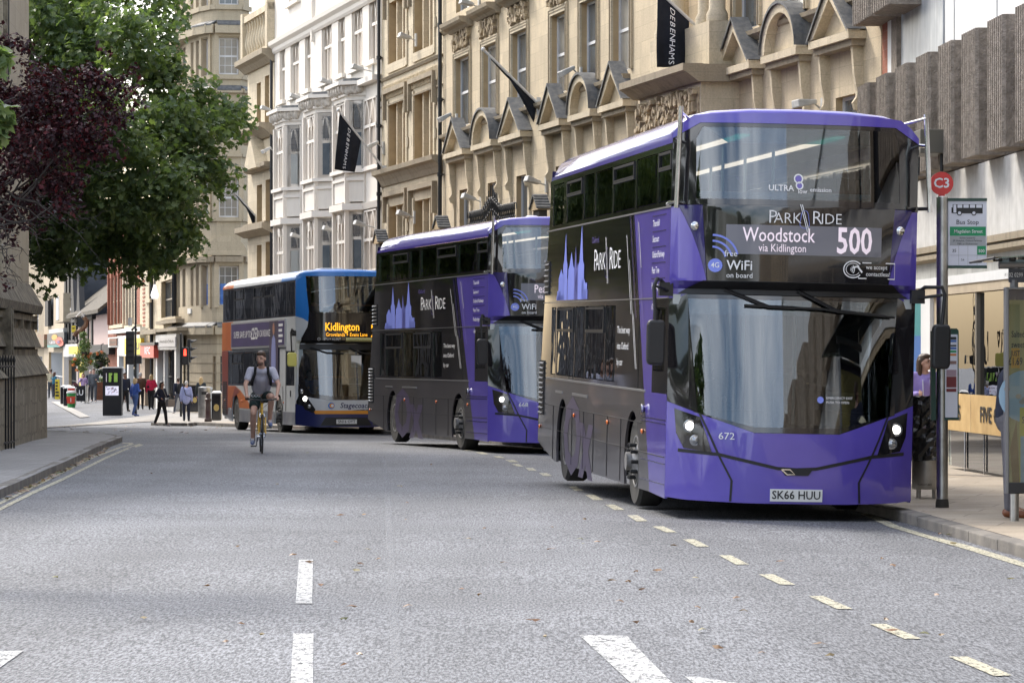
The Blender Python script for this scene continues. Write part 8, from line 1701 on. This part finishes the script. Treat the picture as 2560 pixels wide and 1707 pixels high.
def green_bin():
    p = base(178.5, 1018.5); T = thing('cup_recycling_bin', 'green and red cup-shaped recycling bin with a white lid', 'recycling bin', tuple(p)); k = p.y/FPX; r = 11.5*k; m_ = MB(); m_.lathe([(r*.82, 0), (r, 36*k)], M('bin_green', (.03, .32, .08), .5), 20); m_.build('drum', T, smooth=True); m_ = MB(); m_.lathe([(r*1.08, 36*k), (r*1.05, 40*k), (r*.5, 42*k), (.01, 42*k)], PLATE, 20); m_.build('lid', T, smooth=True)
    m_ = MB(); RD_ = M('bin_red', (.60, .06, .03), .5); m_.prism([(-.19, -r*1.02, 10*k), (.19, -r*1.02, 10*k), (.24, -r*1.04, 28*k), (-.24, -r*1.04, 28*k)], (0, .05, 0), RD_); m_.prism([(-.02, -r*1.06, 14*k), (.02, -r*1.06, 14*k), (.02, -r*1.06, 24*k), (-.02, -r*1.06, 24*k)], (0, .01, 0), PLATE); m_.box(-.22, .22, -.02, .02, 42*k, 49*k, PLATE); m_.box(-.18, .18, -.03, -.021, 43*k, 48*k, RD_); m_.build('cup_sign', T)
green_bin()
def barrier():
    p = base(200, 1008); k = p.y/FPX; T = thing('cafe_barrier', 'black fabric cafe barrier lettered U behind the recycling bin', 'barrier', tuple(p), (0, 0, -.05)); X = lambda a: (a-200)*k; m_ = MB(); m_.box(X(183), X(215), -.02, .02, .12, 44*k, BLKC); o = m_.build('banner', T); m_ = MB(); m_.text('U', 19*k, lambda x, y: V(X(203)+x, -.03, 26*k+y), WTXT, .9, off=.01); m_.text('u', 12*k, lambda x, y: V(X(194)+x, -.03, 24*k+y), WTXT, .8); m_.build('lettering', o); m_ = MB()
    for a in (183, 215, 220): m_.tube([(X(a), 0, 0), (X(a), 0, 47*k)], .035, STEEL, 8); m_.lathe([(.2, 0), (.2, .03)], STEEL, 14, c=(X(a), 0, 0))
    m_.build('post', T)
barrier()
def aboard(px, py, w_, h, cols, label):
    p = base(px, py); k = p.y/FPX; T = thing('pavement_sign', label, 'sign board', tuple(p), group='pavement sign boards'); m_ = MB(); m_.prism([(-w_*k/2, -.02, 0), (w_*k/2, -.02, 0), (w_*k/2, .1, h*k), (-w_*k/2, .1, h*k)], (0, .04, 0), cols[0]); m_.prism([(-w_*k/2, .42, 0), (w_*k/2, .42, 0), (w_*k/2, .14, h*k), (-w_*k/2, .14, h*k)], (0, .03, 0), cols[0]); m_.build('board', T); m_ = MB(); r = random.Random(px)
    for i in range(5): z = h*k*(.15+.16*i); y = -.03+.12*z/(h*k); m_.box(-w_*k*.4, w_*k*r.uniform(.0, .4), y-.01, y+.02, z, z+h*k*.09, cols[1])
    m_.build('print', T)
aboard(143, 998, 11, 50, (YELS, DARK), 'yellow and black pavement sign board beside the woman in teal'); aboard(109, 996, 9, 62, (PLATE, REDS), 'white and red upright sign board at the church corner'); aboard(108, 950, 10, 12, (YELS, DARK), 'small yellow arrow sign above the white and red board')
def pub_sign(): 
    p = base(187, 1000); k = p.y/FPX; T = thing('pavement_sign', 'arched maroon sign board behind the lilac-topped woman', 'sign board', tuple(p), group='pavement sign boards'); MR = M('sign_maroon', (.09, .015, .02), .5); m_ = MB(); m_.prism([(-10*k, 0, 0), (10*k, 0, 0), (10*k, 0, 32*k)]+[(10*k*math.cos(t), 0, 32*k+12*k*math.sin(t)) for t in np.linspace(.15, 3.0, 10)]+[(-10*k, 0, 32*k)], (0, .06, 0), MR); m_.build('board', T); m_ = MB(); m_.box(-8*k, 8*k, -.02, -.001, 16*k, 30*k, PLATE); m_.build('print', T)
pub_sign()
def planter():
    p = base(249, 1000); k = p.y/FPX; T = thing('planter', 'rusty brown planter box left of the information pillar', 'planter', tuple(p)); m_ = MB(); m_.box(-8*k, 14*k, 0, .7, 0, 45*k, M('corten', (.17, .07, .035), .85, col2=(.11, .045, .025), vs=4)); m_.build('box', T, bevel=.02); leaf_mesh('plant', [(x*k, .35, 50*k) for x in (-6, 0, 6, 12)], [.22]*4, 60, .12, PLANE, 4, T, 'oval')
planter()
FLOW = M_leaf('flower_petals', [(.62, .16, .04), (.70, .30, .08), (.55, .10, .06), (.66, .38, .15)], .2); GRNL = M_leaf('basket_leaf', [(.10, .16, .05), (.16, .22, .08), (.07, .12, .05), (.24, .28, .12)], .3); GRND = M_leaf('basket_leaf_dark', [(.03, .055, .025), (.05, .08, .035), (.025, .05, .03)], .25)
def baskets():
    for lb, cx, cy, grp, leaf, d in (('tall hanging basket of pale foliage and orange flowers in front of the pub', 212, 880, [(212, 858, 16), (208, 838, 10), (205, 885, 20), (190, 905, 11), (222, 900, 18), (205, 920, 14), (212, 870, 18)], GRNL, 228), ('dark green hanging basket with few orange flowers before the pub wall', 252, 905, [(250, 890, 18), (262, 905, 14), (245, 910, 14), (252, 930, 12), (240, 890, 10)], GRND, 226)):
        c = P3(cx, cy, d); T = thing('hanging_basket', lb, 'hanging basket', tuple(c), group='hanging baskets at the pub'); k = d/FPX
        leaf_mesh('foliage', [P3(a, b, d)-c for a, b, r in grp], [r*k for a, b, r in grp], 190, .17, leaf, 6, T, 'oval', .8); leaf_mesh('flowers', [P3(a, b, d-.25)-c for a, b in (((187, 898), (184, 912), (222, 892), (226, 905), (208, 890), (228, 884), (192, 925)) if leaf is GRNL else ((244, 884), (255, 880)))], [5*k]*(7 if leaf is GRNL else 2), 34, .13, FLOW, 8, T, 'oval')
        m_ = MB(); m_.tube([(0, 0, 12*k), (0, .3, 44*k), (0, 1.5, 46*k)], .03, IRON, 6); m_.lathe([(.05, -14*k), (.25, -6*k), (.3, 0)], TWIG, 12); m_.build('bracket', T)
baskets()
def umbrella():
    p = base(96, 1000); k = p.y/FPX; T = thing('parasol', 'white cafe parasol just showing behind the church corner', 'parasol', tuple(p)); m_ = MB(); m_.lathe([(24*k, 82*k), (2*k, 96*k)], WHR, 12); m_.build('canopy', T); m_ = MB(); m_.tube([(0, 0, 0), (0, 0, 96*k)], .04, STEEL, 8); m_.build('pole', T)
umbrella()
def hang_sign():
    d = 232; c = P3(202, 806, d); k = d/FPX; T = thing('pub_sign', 'dark hanging pub board in a carved wooden frame over the baskets', 'pub sign', tuple(c)); m_ = MB(); m_.box(-8*k, 8*k, -.05, .05, -11*k, 10*k, DARK); m_.build('board', T); m_ = MB(); WD = M('carved_oak', (.22, .12, .06), .7, col2=(.12, .06, .03), vs=5); m_.tube([(8*k, .0, 12*k), (14*k, 0, 4*k), (12*k, 0, -8*k), (0, 0, -20*k), (-12*k, 0, -26*k), (-16*k, 0, -34*k)], .16, WD, 7); m_.tube([(-12*k, 0, 14*k), (0, 0, 26*k), (8*k, 0, 14*k)], .05, WHR, 6); m_.tube([(0, .0, 12*k), (0, 2.0, 20*k)], .05, IRON, 6); m_.build('carved_frame', T, smooth=True)
    c = P3(184, 822, d); T = thing('hanging_sign', 'small yellow hanging sign left of the dark pub board', 'hanging sign', tuple(c)); m_ = MB(); m_.box(-5*k, 5*k, -.04, .04, -8*k, 8*k, YELS); m_.build('board', T); m_ = MB(); m_.text('SALE', 4*k, lambda x, y: V(x, -.05, y+2*k), DARK, .9) if False else m_.box(-3*k, 3*k, -.05, -.041, 0, 3*k, DARK); m_.tube([(0, 0, 8*k), (0, 1.5, 9*k)], .04, IRON, 6); m_.tube([(2*k, 0, -8*k), (2*k, .2, -30*k)], .04, IRON, 6); m_.build('bracket', T)
hang_sign()
def street_lamp():
    p = base(387, 1018); d = 186; c = P3(387, 735, d); T = thing('wall_lamp', 'white street lamp on a bracket high between the striped and grey shops', 'lamp', tuple(c)); m_ = MB(); m_.lathe([(.16, -.25), (.22, -.05), (.12, .25), (.05, .5)], M('lamp_glass_white', (.85, .85, .85), .2, emis=(1, 1, 1), es=.3), 14); m_.build('lantern', T, smooth=True); m_ = MB(); m_.tube([(0, 0, .5), (0, .2, 1.6), (.5, 1.5, 1.7)], .05, IRON, 6); m_.build('bracket', T)
street_lamp()
